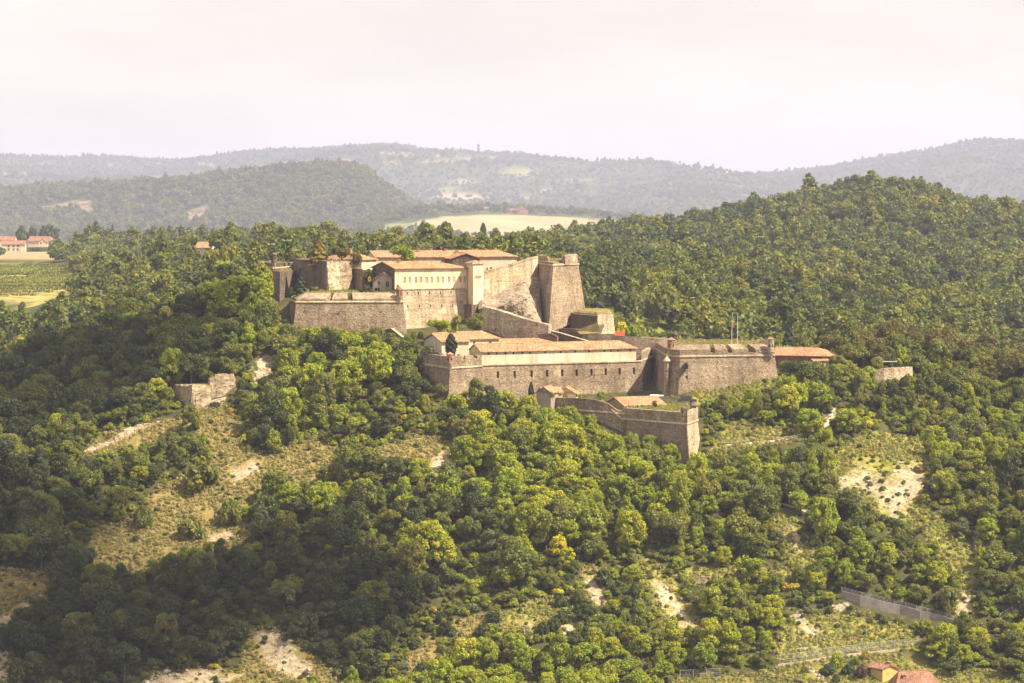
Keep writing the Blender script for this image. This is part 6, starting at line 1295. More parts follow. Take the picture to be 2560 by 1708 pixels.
def blocked(u, v, Y, r, h, walls=True):
    """does a crown of half-width r and height h (px) standing at ground (u, v) hide a wall or a clearing?"""
    pu = np.array([u, u-r*0.7, u+r*0.7, u, u-r*0.9, u+r*0.9]); pv = np.array([v-h, v-h*0.8, v-h*0.8, v-h*0.5, v-h*0.5, v-h*0.5])
    for (p, yd), (a0, a1, b0, b1) in zip(CLEAR, CBOX):
        if Y < yd+1 and u+r > a0 and u-r < a1 and v > b0 and v-h < b1 and in_poly(pu, pv, p).any(): return True
    return False
def hides_open(u, v, r, h):
    pu = np.array([u, u-r*0.5, u+r*0.5, u]); pv = np.array([v-h*0.9, v-h*0.55, v-h*0.55, v-h*0.4])
    c = np.zeros(4, bool)
    for p, (a0, a1, b0, b1) in zip(OPEN, OBOX):
        if u+r > a0 and u-r < a1 and v > b0 and v-h < b1: c |= in_poly(pu, pv, p)
    return c.sum() >= 2
def in_foot(x, y):
    c = np.zeros(np.shape(x), bool)
    for p in FOOT:
        a0, a1, b0, b1 = bbox(p); k = np.where((x > a0) & (x < a1) & (y > b0) & (y < b1))[0]
        if len(k): c[k] |= in_poly(x[k], y[k], p)
    return c
def jitter_grid(x0, x1, y0, y1, s, rng):
    gx, gy = np.meshgrid(np.arange(x0, x1, s), np.arange(y0, y1, s)); gx = gx+rng.uniform(-0.48, 0.48, gx.shape)*s; gy = gy+rng.uniform(-0.48, 0.48, gy.shape)*s; return gx.ravel(), gy.ravel()
rng = np.random.default_rng(99)
gx, gy = jitter_grid(-242, 244, 712, 1075, 4.3, rng)
k = np.abs(gx) < gy*0.27; gx, gy = gx[k], gy[k]; gz = H(gx, gy); gu, gv = UC+gx/gy*FPX, VH+(ZC-gz)/gy*FPX
k = ~in_foot(gx, gy) & (gv < 1880); gx, gy, gz, gu, gv = gx[k], gy[k], gz[k], gu[k], gv[k]
op = np.maximum.reduce([zone_val(q, gu, gv) for q in ('dry', 'marl', 'green', 'lawn')])
TREES = []   # x y z kind variant scale rot region
inreg = [in_poly(gu, gv, r[1]) for r in REG]
for i in range(len(gx)):
    if op[i] > 0.5: continue
    if 965 < gy[i] < 1076 and 640 < gu[i] < 1480: continue
    if 872 < gy[i] < 905 and 1335 < gu[i] < 1765: continue
    if in_poly(np.array([gx[i]]), np.array([gy[i]]), TFOOT[0])[0]: continue
    reg = next((j for j in range(len(REG)) if inreg[j][i]), None)
    if reg is None:
        kinds, size, dens_, nm = [('oak', 0.6), ('bright', 0.25), ('dark', 0.15)], 0.8, 0.9, 'trees on the hillside'
        if (gy[i] > 934 or gv[i] < 838) and gy[i] < 972 and 640 < gu[i] < 1960: continue
        if gy[i] > 905 and 1040 < gu[i] < 1960 and gy[i] < 972: continue
    else: nm, _, kinds, size, dens_ = REG[reg]
    if rng.uniform() > dens_*0.9: continue
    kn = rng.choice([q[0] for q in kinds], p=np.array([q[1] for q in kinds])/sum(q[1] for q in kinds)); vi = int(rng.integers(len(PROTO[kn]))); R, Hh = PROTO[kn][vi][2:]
    s = size*rng.uniform(0.5, 1.25)*rng.choice([1.0, 0.75, 1.2]); px = FPX/gy[i]; ok = False
    for t in range(6):
        if not blocked(gu[i], gv[i], gy[i], R*s*px, Hh*s*px) and not (hides_open(gu[i], gv[i], R*s*px, Hh*s*px) and s > 0.42): ok = True; break
        s *= 0.78
    if not ok or s < 0.16: continue
    TREES.append([gx[i], gy[i], gz[i], kn, vi, s, rng.uniform(0, 6.283), nm])
# individual trees: first those asked for by the photograph, then the ones that show largest
def tree_thing(name, label, cat, group, x, y, z, kn, vi, s, rot, sx=1.0, sz=1.0, trunk=True):
    cm, tm, R, Hh = PROTO[kn][vi]
    t = empty(name, (x, y, z), label, cat, group); t.rotation_euler.z = rot; t.scale = (s*sx, s*sx, s*sz)
    c = bpy.data.objects.new('crown' if cat == 'tree' else 'foliage', cm); ROOT.objects.link(c); c.parent = t
    if trunk: b = bpy.data.objects.new('trunk' if cat == 'tree' else 'stem', tm); ROOT.objects.link(b); b.parent = t
    return t
def spec(name, label, cat, u, vb, vt, w, Y, kn, vi=0, zoff=None):
    """a single plant with measured base, top and width"""
    cm, tm, R, Hh = PROTO[kn][vi]; px = Y/FPX; h = (vb-vt)*px; sx = w*px/2/R; sz = h/Hh
    return tree_thing(name, label, cat, None, X(u, Y), Y, Z(vb, Y), kn, vi, 1.0, (u*0.37) % 6.28, sx, sz)
spec('conifer_tree', 'tall golden-green conifer on the upper bastion', 'tree', 797, 662, 586, 60, 974, 'conifer_gold')
spec('bushy_tree', 'brownish bushy tree right of the tall golden conifer', 'tree', 853, 664, 614, 66, 973, 'brown', 0)
spec('bushy_tree', 'small brownish tree leaning on the end wing of the crest range', 'tree', 893, 678, 628, 34, 972, 'brown', 1)
spec('conifer_tree', 'dark green conifer in front of the shaded bastion wall', 'tree', 751, 738, 673, 44, 950, 'conifer')
spec('shrub', 'light green shrub left of the dark conifer', 'shrub', 734, 738, 716, 26, 951, 'bush_bright'); spec('shrub', 'reddish-brown shrub right of the dark conifer', 'shrub', 786, 737, 710, 30, 952, 'bush_brown')
spec('shrub', 'dark round shrub beside the small gabled house', 'shrub', 914, 736, 708, 34, 946, 'bush_dark'); spec('ivy', 'ivy draping the gable wall above the gate passage', 'ivy', 923, 700, 662, 26, 958, 'bush'); spec('shrub', 'yellow-green shrub at the right of the small gabled house', 'shrub', 995, 735, 706, 16, 943.5, 'bush_bright', 2)
spec('leafy_tree', 'round bright green tree behind the palace roof', 'tree', 1012, 672, 607, 78, 974, 'bright', 4)
spec('leafy_tree', 'yellow-green spreading tree at the foot of the palace wall', 'tree', 1100, 842, 793, 66, 928, 'bright', 4); spec('leafy_tree', 'small round yellow-green tree beside the tower pedestal', 'tree', 1138, 840, 782, 36, 932, 'bright', 4); spec('leafy_tree', 'dark round tree hiding the tower pedestal', 'tree', 1188, 842, 779, 54, 929, 'oak', 0)
spec('cypress', 'narrow dark conifer in front of the white court house', 'tree', 1127, 895, 834, 26, 884, 'cypress'); spec('shrub', 'olive-green shrub behind the left corner bastion', 'shrub', 1070, 892, 854, 44, 889, 'bush_olive'); spec('shrub', 'small dark shrub left of the gable shed', 'shrub', 1050, 850, 826, 22, 912, 'bush_dark'); spec('shrub', 'small yellow-green bush by the turret of the corner bastion', 'shrub', 1148, 897, 884, 16, 878, 'bush_bright', 1)
spec('ivy_pillar', 'ivy-covered pillar standing against the curtain wall', 'ivy', 1328, 1032, 955, 15, 884, 'cypress'); spec('yard_tree', 'small light green tree in the outer yard against the curtain wall', 'tree', 1503, 1008, 978, 22, 886, 'bright', 1); spec('yard_shrub', 'slim pale shrub left of the small yard tree', 'shrub', 1450, 1000, 982, 14, 887, 'bush_bright', 2); spec('yard_shrub', 'creeper on the cream yard house', 'shrub', 1412, 998, 980, 16, 884, 'bush', 0); spec('yard_shrub', 'creeper at the right of the small pale gabled house', 'shrub', 1381, 996, 978, 14, 876, 'bush', 1); spec('bare_tree', 'thin little tree in front of the yard barn', 'tree', 1637, 1028, 1000, 18, 868, 'brown', 1)
spec('yellow_bush', 'brilliant yellow-green bush beside the orange barrier', 'shrub', 1552, 842, 800, 40, 956, 'broom'); spec('yellow_bush', 'broad yellow-green bush right of the orange barrier', 'shrub', 1583, 845, 808, 46, 955, 'bush_bright', 1)
spec('cedar', 'tall layered cedar behind the right turret', 'tree', 1972, 900, 806, 66, 940, 'cedar'); spec('cedar', 'broad cedar behind the guard house roof', 'tree', 2050, 900, 832, 84, 945, 'cedar')
spec('conifer_tree', 'small dark conifer in front of the stone lean-to', 'tree', 2057, 945, 904, 20, 896, 'conifer')
for i, (u, w, vt, vb, lab) in enumerate([(2105, 70, 842, 925, 'rounded brownish oak right of the cedar'), (2165, 74, 835, 925, 'tallest brownish oak of the crest row'), (2225, 80, 846, 925, 'brownish oak of the crest row behind the pergola'), (2290, 78, 852, 930, 'brownish oak at the end of the crest row'), (2355, 80, 868, 940, 'low brownish oak right of the garden wall')]):
    spec('oak_tree', lab, 'tree', u, vb, vt, w, 925, 'brown', i % 3)
spec('hedge', 'clipped hedge block below the pergola', 'hedge', 2170, 940, 914, 46, 896, 'bush_bright', 1); spec('hedge', 'small clipped hedge left of the garden wall', 'hedge', 2142, 945, 928, 24, 897, 'bush'); spec('hedge', 'ivy hanging over the left end of the garden wall', 'hedge', 2180, 962, 925, 20, 897, 'bush_bright')
spec('leafy_tree', 'big sunlit tree with bright top at the left end of the fort', 'tree', 610, 830, 690, 150, 945, 'bright', 2); spec('leafy_tree', 'olive-green tree left of the big sunlit tree', 'tree', 540, 840, 700, 110, 950, 'bright', 1); spec('leafy_tree', 'tree top reaching up to the dark west bastion', 'tree', 655, 790, 650, 70, 962, 'bright', 3)
spec('tall_tree', 'pointed dark tree rising in front of the corner bastion', 'tree', 1192, 1045, 938, 56, 862, 'oak', 3); spec('tall_tree', 'pale green tree right of the pointed tree below the curtain wall', 'tree', 1258, 1050, 975, 66, 864, 'bright', 1); spec('tall_tree', 'dark tree below the pointed tree in front of the curtain wall', 'tree', 1225, 1070, 960, 60, 858, 'dark', 3)
for i, (u, v, w, h, kn, lab) in enumerate([(1268, 1150, 40, 46, 'yellow_tree', 'bright yellow-green tree on the upper middle slope'), (1335, 1320, 60, 60, 'yellow_tree', 'yellow-green tree top below the locust trees'), (1395, 1405, 46, 66, 'yellow_tree', 'vivid yellow tree flowering on the middle slope'), (1420, 1420, 40, 50, 'yellow_tree', 'vivid yellow bush right of the flowering tree')]):
    g = ground_at(u, v); spec('flowering_tree', lab, 'tree', u, v, v-h, w, g.y-1.5, kn)
for i, (u, v, w, h, kn, lab) in enumerate([(2165, 1648, 26, 26, 'gold', 'round orange-yellow bush beside the low garden wall'), (2140, 1662, 26, 24, 'bush_bright', 'round yellow-green bush left of the orange bush'), (2092, 1672, 36, 48, 'bush_bright', 'tall light green bush in front of the low garden wall'), (2070, 1690, 50, 34, 'bush_dark', 'dark bush group on the lawn'), (2120, 1690, 40, 36, 'bush_dark', 'dark clipped bush left of the yellow house'), (2150, 1700, 34, 44, 'plum', 'purple-leaved shrub touching the yellow house'), (2012, 1684, 22, 26, 'bush', 'small bush on the lawn by the garden path'), (2090, 1708, 28, 26, 'bush_dark', 'small dark round bush at the bottom edge'), (2385, 1690, 56, 50, 'olive', 'greyish tree right of the red roofs')]):
    g = ground_at(u, v); spec('garden_bush', lab, 'shrub' if kn != 'olive' else 'tree', u, v, v-h, w, g.y, kn)
LM = [(480, 990, 'the ruined tower stump'), (370, 1075, 'the low wall fragment'), (250, 1118, 'the outermost wall fragment'), (655, 920, 'the steep ruined wall'), (430, 1300, 'the golden left clearing'), (765, 1165, 'the small brown clearing'), (1050, 1140, 'the upper bare patch'), (700, 1640, 'the bottom pale scar'),
      (450, 1698, 'the bottom earth strip'), (40, 1560, 'the leftmost pale bank'), (870, 838, 'the long low bastion'), (1120, 980, 'the corner bastion'), (1360, 1015, 'the small gabled house'), (1520, 1060, 'the outer curtain wall'), (1725, 1140, 'the sharp outer corner'), (1820, 955, 'the right bastion'), (2050, 915, 'the guard house'), (2235, 945, 'the garden wall'),
      (1975, 1262, 'the walkers'), (1960, 1102, 'the wooden rail'), (2210, 1230, 'the white marl cliff'), (1680, 1500, 'the pale streak'), (1395, 1390, 'the vivid yellow tree'), (1400, 1575, 'the pale earth'), (2240, 1512, 'the retaining wall'), (2110, 1595, 'the row of poles'), (2412, 1525, 'the right marl streak'), (2270, 1690, 'the red roofs'), (610, 830, 'the big sunlit tree'), (1190, 1040, 'the pointed tree'),
      (0, 1300, 'the left edge'), (0, 1000, 'the upper left edge'), (300, 850, 'the left skyline'), (2560, 1250, 'the right edge'), (2560, 1000, 'the right crest'), (1100, 1708, 'the lower left edge'), (1700, 1708, 'the lower right edge'), (200, 1500, 'the lower left thicket'), (900, 1450, 'the dark central thicket'), (1000, 1280, 'the middle of the slope'), (1750, 1300, 'the path slope'), (2350, 1380, 'the right gully')]
def place(u, v):
    a, b, nm = min(LM, key=lambda q: (q[0]-u)**2+((q[1]-v)*1.2)**2); dx, dy = u-a, v-b; r = math.hypot(dx, dy)
    h = 'left' if dx < 0 else 'right'; w = 'above' if dy < 0 else 'below'
    d = (h+' of') if abs(dx) > 2.2*abs(dy) else w if abs(dy) > 2.2*abs(dx) else w+' and '+h+' of'
    return ('just ' if r < 60 else 'well ' if r > 150 else '')+d+' '+nm
KW = {'oak': 'mid-green', 'dark': 'dark green', 'bright': 'bright yellow-green', 'olive': 'grey-green', 'brown': 'brownish green'}
SZ = lambda q: 'small' if q < 0.6 else 'mid-sized' if q < 0.9 else 'large'
def vis_size(t): return t[5]*PROTO[t[3]][t[4]][2]/t[1]
u_ = lambda t: uv_of(t[0], t[1], t[2])
for t in TREES: t.append(u_(t))
infr = [t for t in TREES if -20 < t[8][0] < 2580 and t[8][1]-30 < 1708+40 and t[8][1] > 600]
infr.sort(key=lambda t: -vis_size(t)); chosen = infr[:290]; rest = {id(t) for t in chosen}
for t in chosen:
    reg = t[7].replace('shaded dark ', '').replace('bright locust ', '').replace('bright ', '').replace('dark ', '').replace('sunlit ', '').replace('brownish ', '').replace('leafy ', '')
    reg = reg.split(' ', 1)[1] if reg.startswith(('trees', 'woodland', 'mixed', 'scattered')) else reg
    if reg.startswith(('trees ', 'bushes ')): reg = reg.split(' ', 1)[1]
    third = t[8][0]; side = 'left part' if third < 853 else 'middle part' if third < 1706 else 'right part'
    kd = 'slender tree' if t[4] == 3 else 'locust tree' if t[3] == 'bright' else 'round-crowned tree'
    lab = '%s %s %s %s' % (SZ(t[5]), KW[t[3]], kd, place(*t[8]))
    tree_thing('broadleaf_tree', lab, 'tree', 'broadleaf trees on the fort hill', t[0], t[1], t[2]-0.2, t[3], t[4], t[5], t[6], rng.uniform(0.85, 1.15), rng.uniform(0.82, 1.28))
NK = ['oak', 'dark', 'bright', 'olive', 'brown']; NOFF = np.cumsum([0]+[len(PROTO[k]) for k in NK])
pts = [[t[0], t[1], t[2]-0.2, t[5], t[6], NOFF[NK.index(t[3])]+t[4]] for t in TREES if id(t) not in rest]
wood('woodland', 'dense mixed broadleaf woodland covering the fort hill between the single trees', pts, NK)
# shrubs: undergrowth everywhere, more at the edges of clearings
gx, gy = jitter_grid(-220, 225, 715, 960, 2.0, rng); k = np.abs(gx) < gy*0.235; gx, gy = gx[k], gy[k]; gz = H(gx, gy); gu, gv = UC+gx/gy*FPX, VH+(ZC-gz)/gy*FPX
k = ~in_foot(gx, gy) & (gv < 1800) & ~((gy > 934) & (gu > 640) & (gu < 1960)) & ~((gy > 900) & (gu > 1040) & (gu < 1960)); gx, gy, gz, gu, gv = gx[k], gy[k], gz[k], gu[k], gv[k]
op = np.maximum.reduce([zone_val(q, gu, gv) for q in ('dry', 'green')]); mo = zone_val('marl', gu, gv); la = zone_val('lawn', gu, gv); nn = rough_np(gx, gy, 31, [(16, 1.0), (7, 0.8)])
shade = in_poly(gu, gv, REG[2][1]) | in_poly(gu, gv, REG[3][1])  # bush mix turns darker inside, shade put into leaf colour
SH = []; BK = ['bush', 'bush_dark', 'bush_bright', 'bush_olive', 'broom', 'gold', 'bush_brown']; BOFF = np.cumsum([0]+[len(PROTO[k]) for k in BK])
for i in range(len(gx)):
    r = rng.uniform()
    if la[i] > 0.4: continue
    right = gu[i] > 1650
    if mo[i] > 0.4:
        if r > 0.34: continue
        s = rng.uniform(0.15, 0.95)*rng.uniform(0.5, 1.0); kn = rng.choice(BK, p=[0.22, 0.0, 0.15, 0.22, 0.0, 0.05, 0.36])
    elif op[i] > 0.5:
        if r > (0.46 if right else 0.36)+0.35*max(0, nn[i]): continue
        s = rng.uniform(0.2, 0.62)*(1.3 if r < 0.04 else 1); kn = rng.choice(BK, p=[0.34, 0.14, 0.20, 0.13, 0.06, 0.03, 0.10]) if right else rng.choice(BK, p=[0.34, 0.30, 0.08, 0.10, 0.0, 0.02, 0.16])
    else:
        if r > 0.92: continue
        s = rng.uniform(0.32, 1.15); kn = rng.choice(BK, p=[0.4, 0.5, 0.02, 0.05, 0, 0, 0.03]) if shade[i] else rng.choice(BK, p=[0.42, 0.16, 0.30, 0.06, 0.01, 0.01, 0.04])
    vi = int(rng.integers(len(PROTO[kn]))); R, Hh = PROTO[kn][vi][2:]; px = FPX/gy[i]
    if blocked(gu[i], gv[i], gy[i], R*s*px, Hh*s*px): continue
    SH.append([gx[i], gy[i], gz[i]-0.05, s, rng.uniform(0, 6.28), BOFF[BK.index(kn)]+vi, kn, op[i], gu[i], gv[i]])
big = sorted([t for t in SH if t[7] > 0.5 and t[3] > 0.42 and -10 < t[8] < 2570 and t[9] < 1725], key=lambda t: -t[3])[:110]; bid = {id(t) for t in big}
BN = {'bush': 'mid-green', 'bush_dark': 'dark green', 'bush_bright': 'yellow-green', 'bush_olive': 'grey-green', 'broom': 'yellow flowering', 'gold': 'golden', 'bush_brown': 'brownish'}
for t in big:
    where = 'on the dry clearing of the left slope' if t[8] < 700 else 'on the bare patches of the upper middle slope' if t[8] < 1200 and t[9] < 1300 else 'on the dry grass of the lower middle slope' if t[8] < 1850 else 'on the open grass of the right slope'
    i = t[5]-BOFF[BK.index(t[6])]
    tree_thing('bush', '%s %s bush %s' % ('small' if t[3] < 0.5 else 'low', BN[t[6]], place(t[8], t[9])), 'shrub', 'bushes on the clearings', t[0], t[1], t[2], t[6], int(i), t[3], t[4])
wood('undergrowth', 'low shrubs and undergrowth filling the fort hill between the trees', [t[:6] for t in SH if id(t) not in bid], BK)
# larger round bushes named in the photograph
RB = [(355, 1320, 56, 74, 'oak'), (578, 1318, 62, 84, 'oak'), (478, 1345, 74, 60, 'oak'), (660, 1265, 60, 60, 'oak'), (490, 1075, 24, 50, 'oak'), (505, 1230, 100, 100, 'oak'), (1355, 1590, 40, 42, 'dark'), (1385, 1582, 38, 44, 'dark'), (1440, 1612, 40, 40, 'dark'), (1465, 1600, 30, 40, 'dark'), (1500, 1605, 32, 38, 'dark'), (1235, 1560, 40, 40, 'dark'), (1203, 1595, 40, 42, 'dark'), (1105, 1560, 30, 34, 'dark'), (1510, 1460, 56, 44, 'dark'), (1550, 1490, 44, 46, 'dark'), (1585, 1510, 36, 56, 'dark'), (1540, 1540, 44, 40, 'dark'), (1400, 1520, 40, 44, 'dark'), (1405, 1560, 44, 40, 'dark'), (1240, 1640, 44, 40, 'dark'), (1300, 1610, 50, 40, 'dark'), (890, 1690, 44, 44, 'oak'), (940, 1700, 44, 70, 'oak'), (1050, 1690, 40, 40, 'dark')]
PL = ['on the left clearing above the thicket', 'on the right side of the left clearing', 'at the lower edge of the left clearing']
for i, (u, v, w, h, kn) in enumerate(RB):
    g = ground_at(u, v); where = ('on the golden left clearing' if u < 700 else 'on the dry lower slope left of centre' if u < 1200 else 'among pale earth on the dry lower slope')
    t = spec('round_bush', ('large leafy' if kn == 'oak' else 'dark rounded')+' bush '+place(u, v), 'shrub', u, v, v-h, w, g.y, {'oak': 'bush', 'dark': 'bush_dark'}[kn], i % 3); t['group'] = 'rounded bushes on the clearings'
# loose pale stones and ledges on the bare scars
def rock_proto(name, seed, col):
    r = random.Random(seed); bm = bmesh.new(); bmesh.ops.create_icosphere(bm, subdivisions=2, radius=0.5)
    for p in bm.verts: p.co = Vector((p.co.x*1.3, p.co.y, p.co.z*0.75))*(1+0.55*mnoise.fractal(p.co*2.3+Vector((seed*7, 0, 0)), 1.0, 2.0, 3)); p.co.z = round(p.co.z*4)/4+r.uniform(-0.04, 0.04)
    me = bpy.data.meshes.new(name); bm.to_mesh(me); bm.free(); me.materials.append(col); PROTO[name] = [(me, None, 0.5, 0.5)]
rm_ = plain_mat('marl_stone', (0.38, 0.32, 0.235), 0.95, 0.4)
for q_, sd in (('rock_a', 1), ('rock_b', 2), ('rock_c', 3)): rock_proto(q_, sd, rm_)
gx, gy = jitter_grid(-170, 185, 735, 900, 0.75, rng); gz = HB(gx, gy); gu, gv = UC+gx/gy*FPX, VH+(ZC-gz)/gy*FPX; mo = zone_val('marl', gu, gv); dr = zone_val('dry', gu, gv); nn = rough_np(gx, gy, 41, [(6, 1.0), (2.5, 1.0)])
k = (((mo > 0.3) & (rng.uniform(size=len(gx)) < 0.12+0.45*np.clip(nn, 0, 1))) | ((dr > 0.5) & (nn > 0.62) & (rng.uniform(size=len(gx)) < 0.10))) & ~in_foot(gx, gy) & (gv < 1760); gx, gy = gx[k], gy[k]; gz = H(gx, gy)
wood('scree', 'loose pale stones and ledges on the eroded scars', np.stack([gx, gy, gz-0.05, rng.uniform(0.2, 1.0, len(gx))**2.5*1.15+0.12, rng.uniform(0, 6.28, len(gx)), rng.integers(0, 3, len(gx))], 1), ['rock_a', 'rock_b', 'rock_c'])
# grass tufts on open ground
def tuft(name, key, seed):
    r = np.random.default_rng(seed); n = 46; a = r.uniform(0, 6.28, n); d = r.uniform(0, 0.55, n)
    pos = np.stack([np.cos(a)*d, np.sin(a)*d, r.uniform(0.05, 0.42, n)], 1); nm = np.stack([np.cos(a), np.sin(a), r.uniform(0.3, 1.4, n)], 1)
    PROTO[name] = [(leaf_mesh(name, pos, nm, r.uniform(0.10, 0.24, n), np.repeat(r.uniform(0.7, 1.35, (n, 1)), 3, 1), r, LEAF[key], 0.6), None, 0.5, 0.5)]
tuft('tuft_dry', 'grassy', 61); tuft('tuft_dry2', 'grassy', 62); tuft('tuft_green', 'green_grass', 63)
gx, gy = jitter_grid(-170, 185, 735, 900, 1.0, rng); k = np.abs(gx) < gy*0.185; gx, gy = gx[k], gy[k]; gz = HB(gx, gy); gu, gv = UC+gx/gy*FPX, VH+(ZC-gz)/gy*FPX
d = zone_val('dry', gu, gv); g = np.maximum(zone_val('green', gu, gv), zone_val('lawn', gu, gv)*0.9); mo = zone_val('marl', gu, gv); nn = rough_np(gx, gy, 35, [(8, 1.0), (3, 0.8)])
k = ((d > 0.35) | (g > 0.35)) & (mo < 0.35) & (nn > -0.45) & ~in_foot(gx, gy) & (gv < 1740); gx, gy, d, g = gx[k], gy[k], d[k], g[k]; gz = H(gx, gy)
kind = np.where(g > d, np.where(rng.uniform(size=len(g)) < 0.6, 2, 0), np.where(rng.uniform(size=len(g)) < 0.12, 2, np.where(rng.uniform(size=len(g)) < 0.5, 0, 1)))
wood('grass', 'dry golden and green grass tufts on the open slopes', np.stack([gx, gy, gz, rng.uniform(0.6, 1.6, len(gx)), rng.uniform(0, 6.28, len(gx)), kind], 1), ['tuft_dry', 'tuft_dry2', 'tuft_green'])

# turf on the fort terraces and plants rooted in the walls
tp_ = []
for poly, z, lawn in TERR:
    px = [p[0] for p in poly]; py = [p[1] for p in poly]; n = int((max(px)-min(px))*(max(py)-min(py))*0.9); x = rng.uniform(min(px), max(px), n); y = rng.uniform(min(py), max(py), n); k = poly_dist(x, y, poly) > 0.4; x, y = x[k], y[k]
    tp_ += [[a, b, z-0.02, rng.uniform(0.45, 1.2), rng.uniform(0, 6.28), 2 if rng.uniform() < (0.75 if lawn else 0.3) else int(rng.integers(2))] for a, b in zip(x, y)]
wood('terrace_grass', 'uneven grass growing on the bastion terraces', tp_, ['tuft_dry', 'tuft_dry2', 'tuft_green'])
wp = []
for poly, bot, zc, drops, nf in FACES:
    for e in range(nf-1):
        L = (poly[e+1]-poly[e]).length
        for k in range(int(L/5)+1):
            if rng.uniform() < 0.45: continue
            s_ = rng.uniform(0.05, 0.95); f = rng.uniform(0.0, 0.85)**1.5; a = poly[e].lerp(bot[e], f); b = poly[e+1].lerp(bot[e+1], f); p = a.lerp(b, s_); wp.append([p.x, p.y-0.02, zc-(drops[e]*(1-s_)+drops[e+1]*s_)*f-0.15, rng.uniform(0.08, 0.24), rng.uniform(0, 6.28), int(rng.integers(5))])
for k in range(16): s_, z = rng.uniform(0.02, 0.98), zc2-rng.uniform(0, 9); p = cw(s_, z); wp.append([p.x, p.y-0.02, z, rng.uniform(0.08, 0.22), 0, int(rng.integers(5))])
wood('wall_plants', 'small weeds rooted in the fort masonry', wp, ['bush', 'bush_brown'])
# ------------------------------------------------------------------ woods beyond the fort
FK = ['far_oak', 'far_dark', 'far_bright', 'far_olive']; FOFF = np.cumsum([0]+[len(PROTO[k]) for k in FK]); FN = [len(PROTO[k]) for k in FK]
def far_wood(name, label, x0, x1, y0, y1, step, zf, keep, mixf, smin=0.7, smax=1.25):
    gx, gy = jitter_grid(x0, x1, y0, y1, step, rng); z = zf(gx, gy); u, v = UC+gx/gy*FPX, VH+(ZC-z)/gy*FPX
    k = keep(gx, gy, u, v); kd_ = np.where(gy < 4100, gy/(1150+np.maximum(gy-1150, 0)/1.9), 1.0); k &= rng.uniform(size=len(gx)) < 1/kd_**2
    gx, gy, z, u, v = gx[k], gy[k], z[k], u[k], v[k]; n = len(gx); P_ = mixf(gx, gy, u, v); c = np.cumsum(P_, 1); r = rng.uniform(size=(n, 1))*c[:, -1:]
    kd = (r > c).sum(1); idx = np.array([FOFF[q]+int(rng.integers(FN[q])) for q in kd])
    return wood(name, label, np.stack([gx, gy, z-0.3, rng.uniform(smin, smax, n)*np.where(gy < 4100, gy/(1150+np.maximum(gy-1150, 0)/1.9), 1.0)*(1+0.45*rough_np(gx, gy, 91, [(140, 1.0)])), rng.uniform(0, 6.28, n), idx], 1), FK)
HOUSES_C = [(0, 64, 598, 640, 1800), (68, 132, 592, 625, 1800), (290, 316, 600, 622, 1850), (482, 534, 606, 636, 1500), (608, 660, 622, 652, 1380), (1160, 1194, 585, 615, 1800)]
def keep_left(x, y, u, v):
    k = (u > -500) & (u < 1480) & ~in_foot(x, y) & ~(in_poly(u, v, VINE) & (y > FY(1350)) & (y < FY(1800))) & ~(in_poly(u, v, TAN) & (y > FY(1700))) & (v < 930)
    for a, b, c, d, yy in HOUSES_C:   # keep a forecourt in front of each house
        k &= ~((u > a-4) & (u < b+4) & (v-56 < d) & (v > c) & (y > FY(max(1160, yy-330))) & (y < FY(yy+260)))
    for dv in (25, 45, 60): k &= ~(in_poly(u, v-dv, VINE) & (y < FY(1660)) & (v-dv < 755))
    k &= ~((u < 190) & (v-44 < 740) & (v > 650) & (y > FY(1340)) & (y < FY(1650)) & (v-44 > 660) & in_poly(u, v-30, VINE))
    return k
def mix_left(x, y, u, v):
    n = rough_np(x, y, 61, [(150, 1.2), (60, 0.9)]); P_ = np.stack([np.full(u.shape, 0.5), np.clip(0.2-n*0.5, 0.02, 1), np.clip(0.22+n*0.5, 0.02, 1), np.full(u.shape, 0.06)], 1)
    P_[:, 2] = np.where((u < 640) & (y < FY(1800)), P_[:, 2]+0.35, P_[:, 2]); P_[:, 3] = np.where((u < 640) & (y < FY(1800)), 0.22, P_[:, 3]); P_[:, 1] = np.where((y > FY(1880)) & (u < 760), P_[:, 1]+1.2, P_[:, 1]); P_[:, 1] = np.where((u > 1330) & (y < FY(1500)), 2.5, P_[:, 1]); return P_  # lighter mix in the left valley puts its haze into leaf colour
far_wood('plateau_woods', 'broadleaf woods on the plateau and valley side behind the fort', -1150, 150, 1110, 3560, 8.2, H, keep_left, mix_left, 0.62, 1.4)
def keep_right(x, y, u, v): return (u > 1180) & (u < 3250) & (x > -5) & ~((u < 1480) & (y > FY(1500))) & ~((v > 905) & (u < 1900)) & (y < FY(2000))
def mix_right(x, y, u, v):
    n = rough_np(x, y, 63, [(180, 1.6), (80, 1.0)]); green = (np.abs((v-640)-(2000-u)*0.38) < 45) & (u < 2100)  # band of lighter trees, a sunlit fold put into leaf colour
    P_ = np.stack([np.full(u.shape, 0.65), np.clip(0.30-n*1.6, 0.01, 2.5), np.clip(0.10+n*0.7, 0.0, 1.5), np.full(u.shape, 0.06)], 1); P_[:, 2] = np.where(green, 1.6, P_[:, 2]); P_[:, 1] = np.where((u < 1600) & (y < FY(1500)), 2.0, P_[:, 1]); return P_
far_wood('hill_woods', 'dense broadleaf woods covering the rounded hill on the right', -20, 800, 1110, 2765, 7.6, H, keep_right, mix_right, 0.65, 1.5)
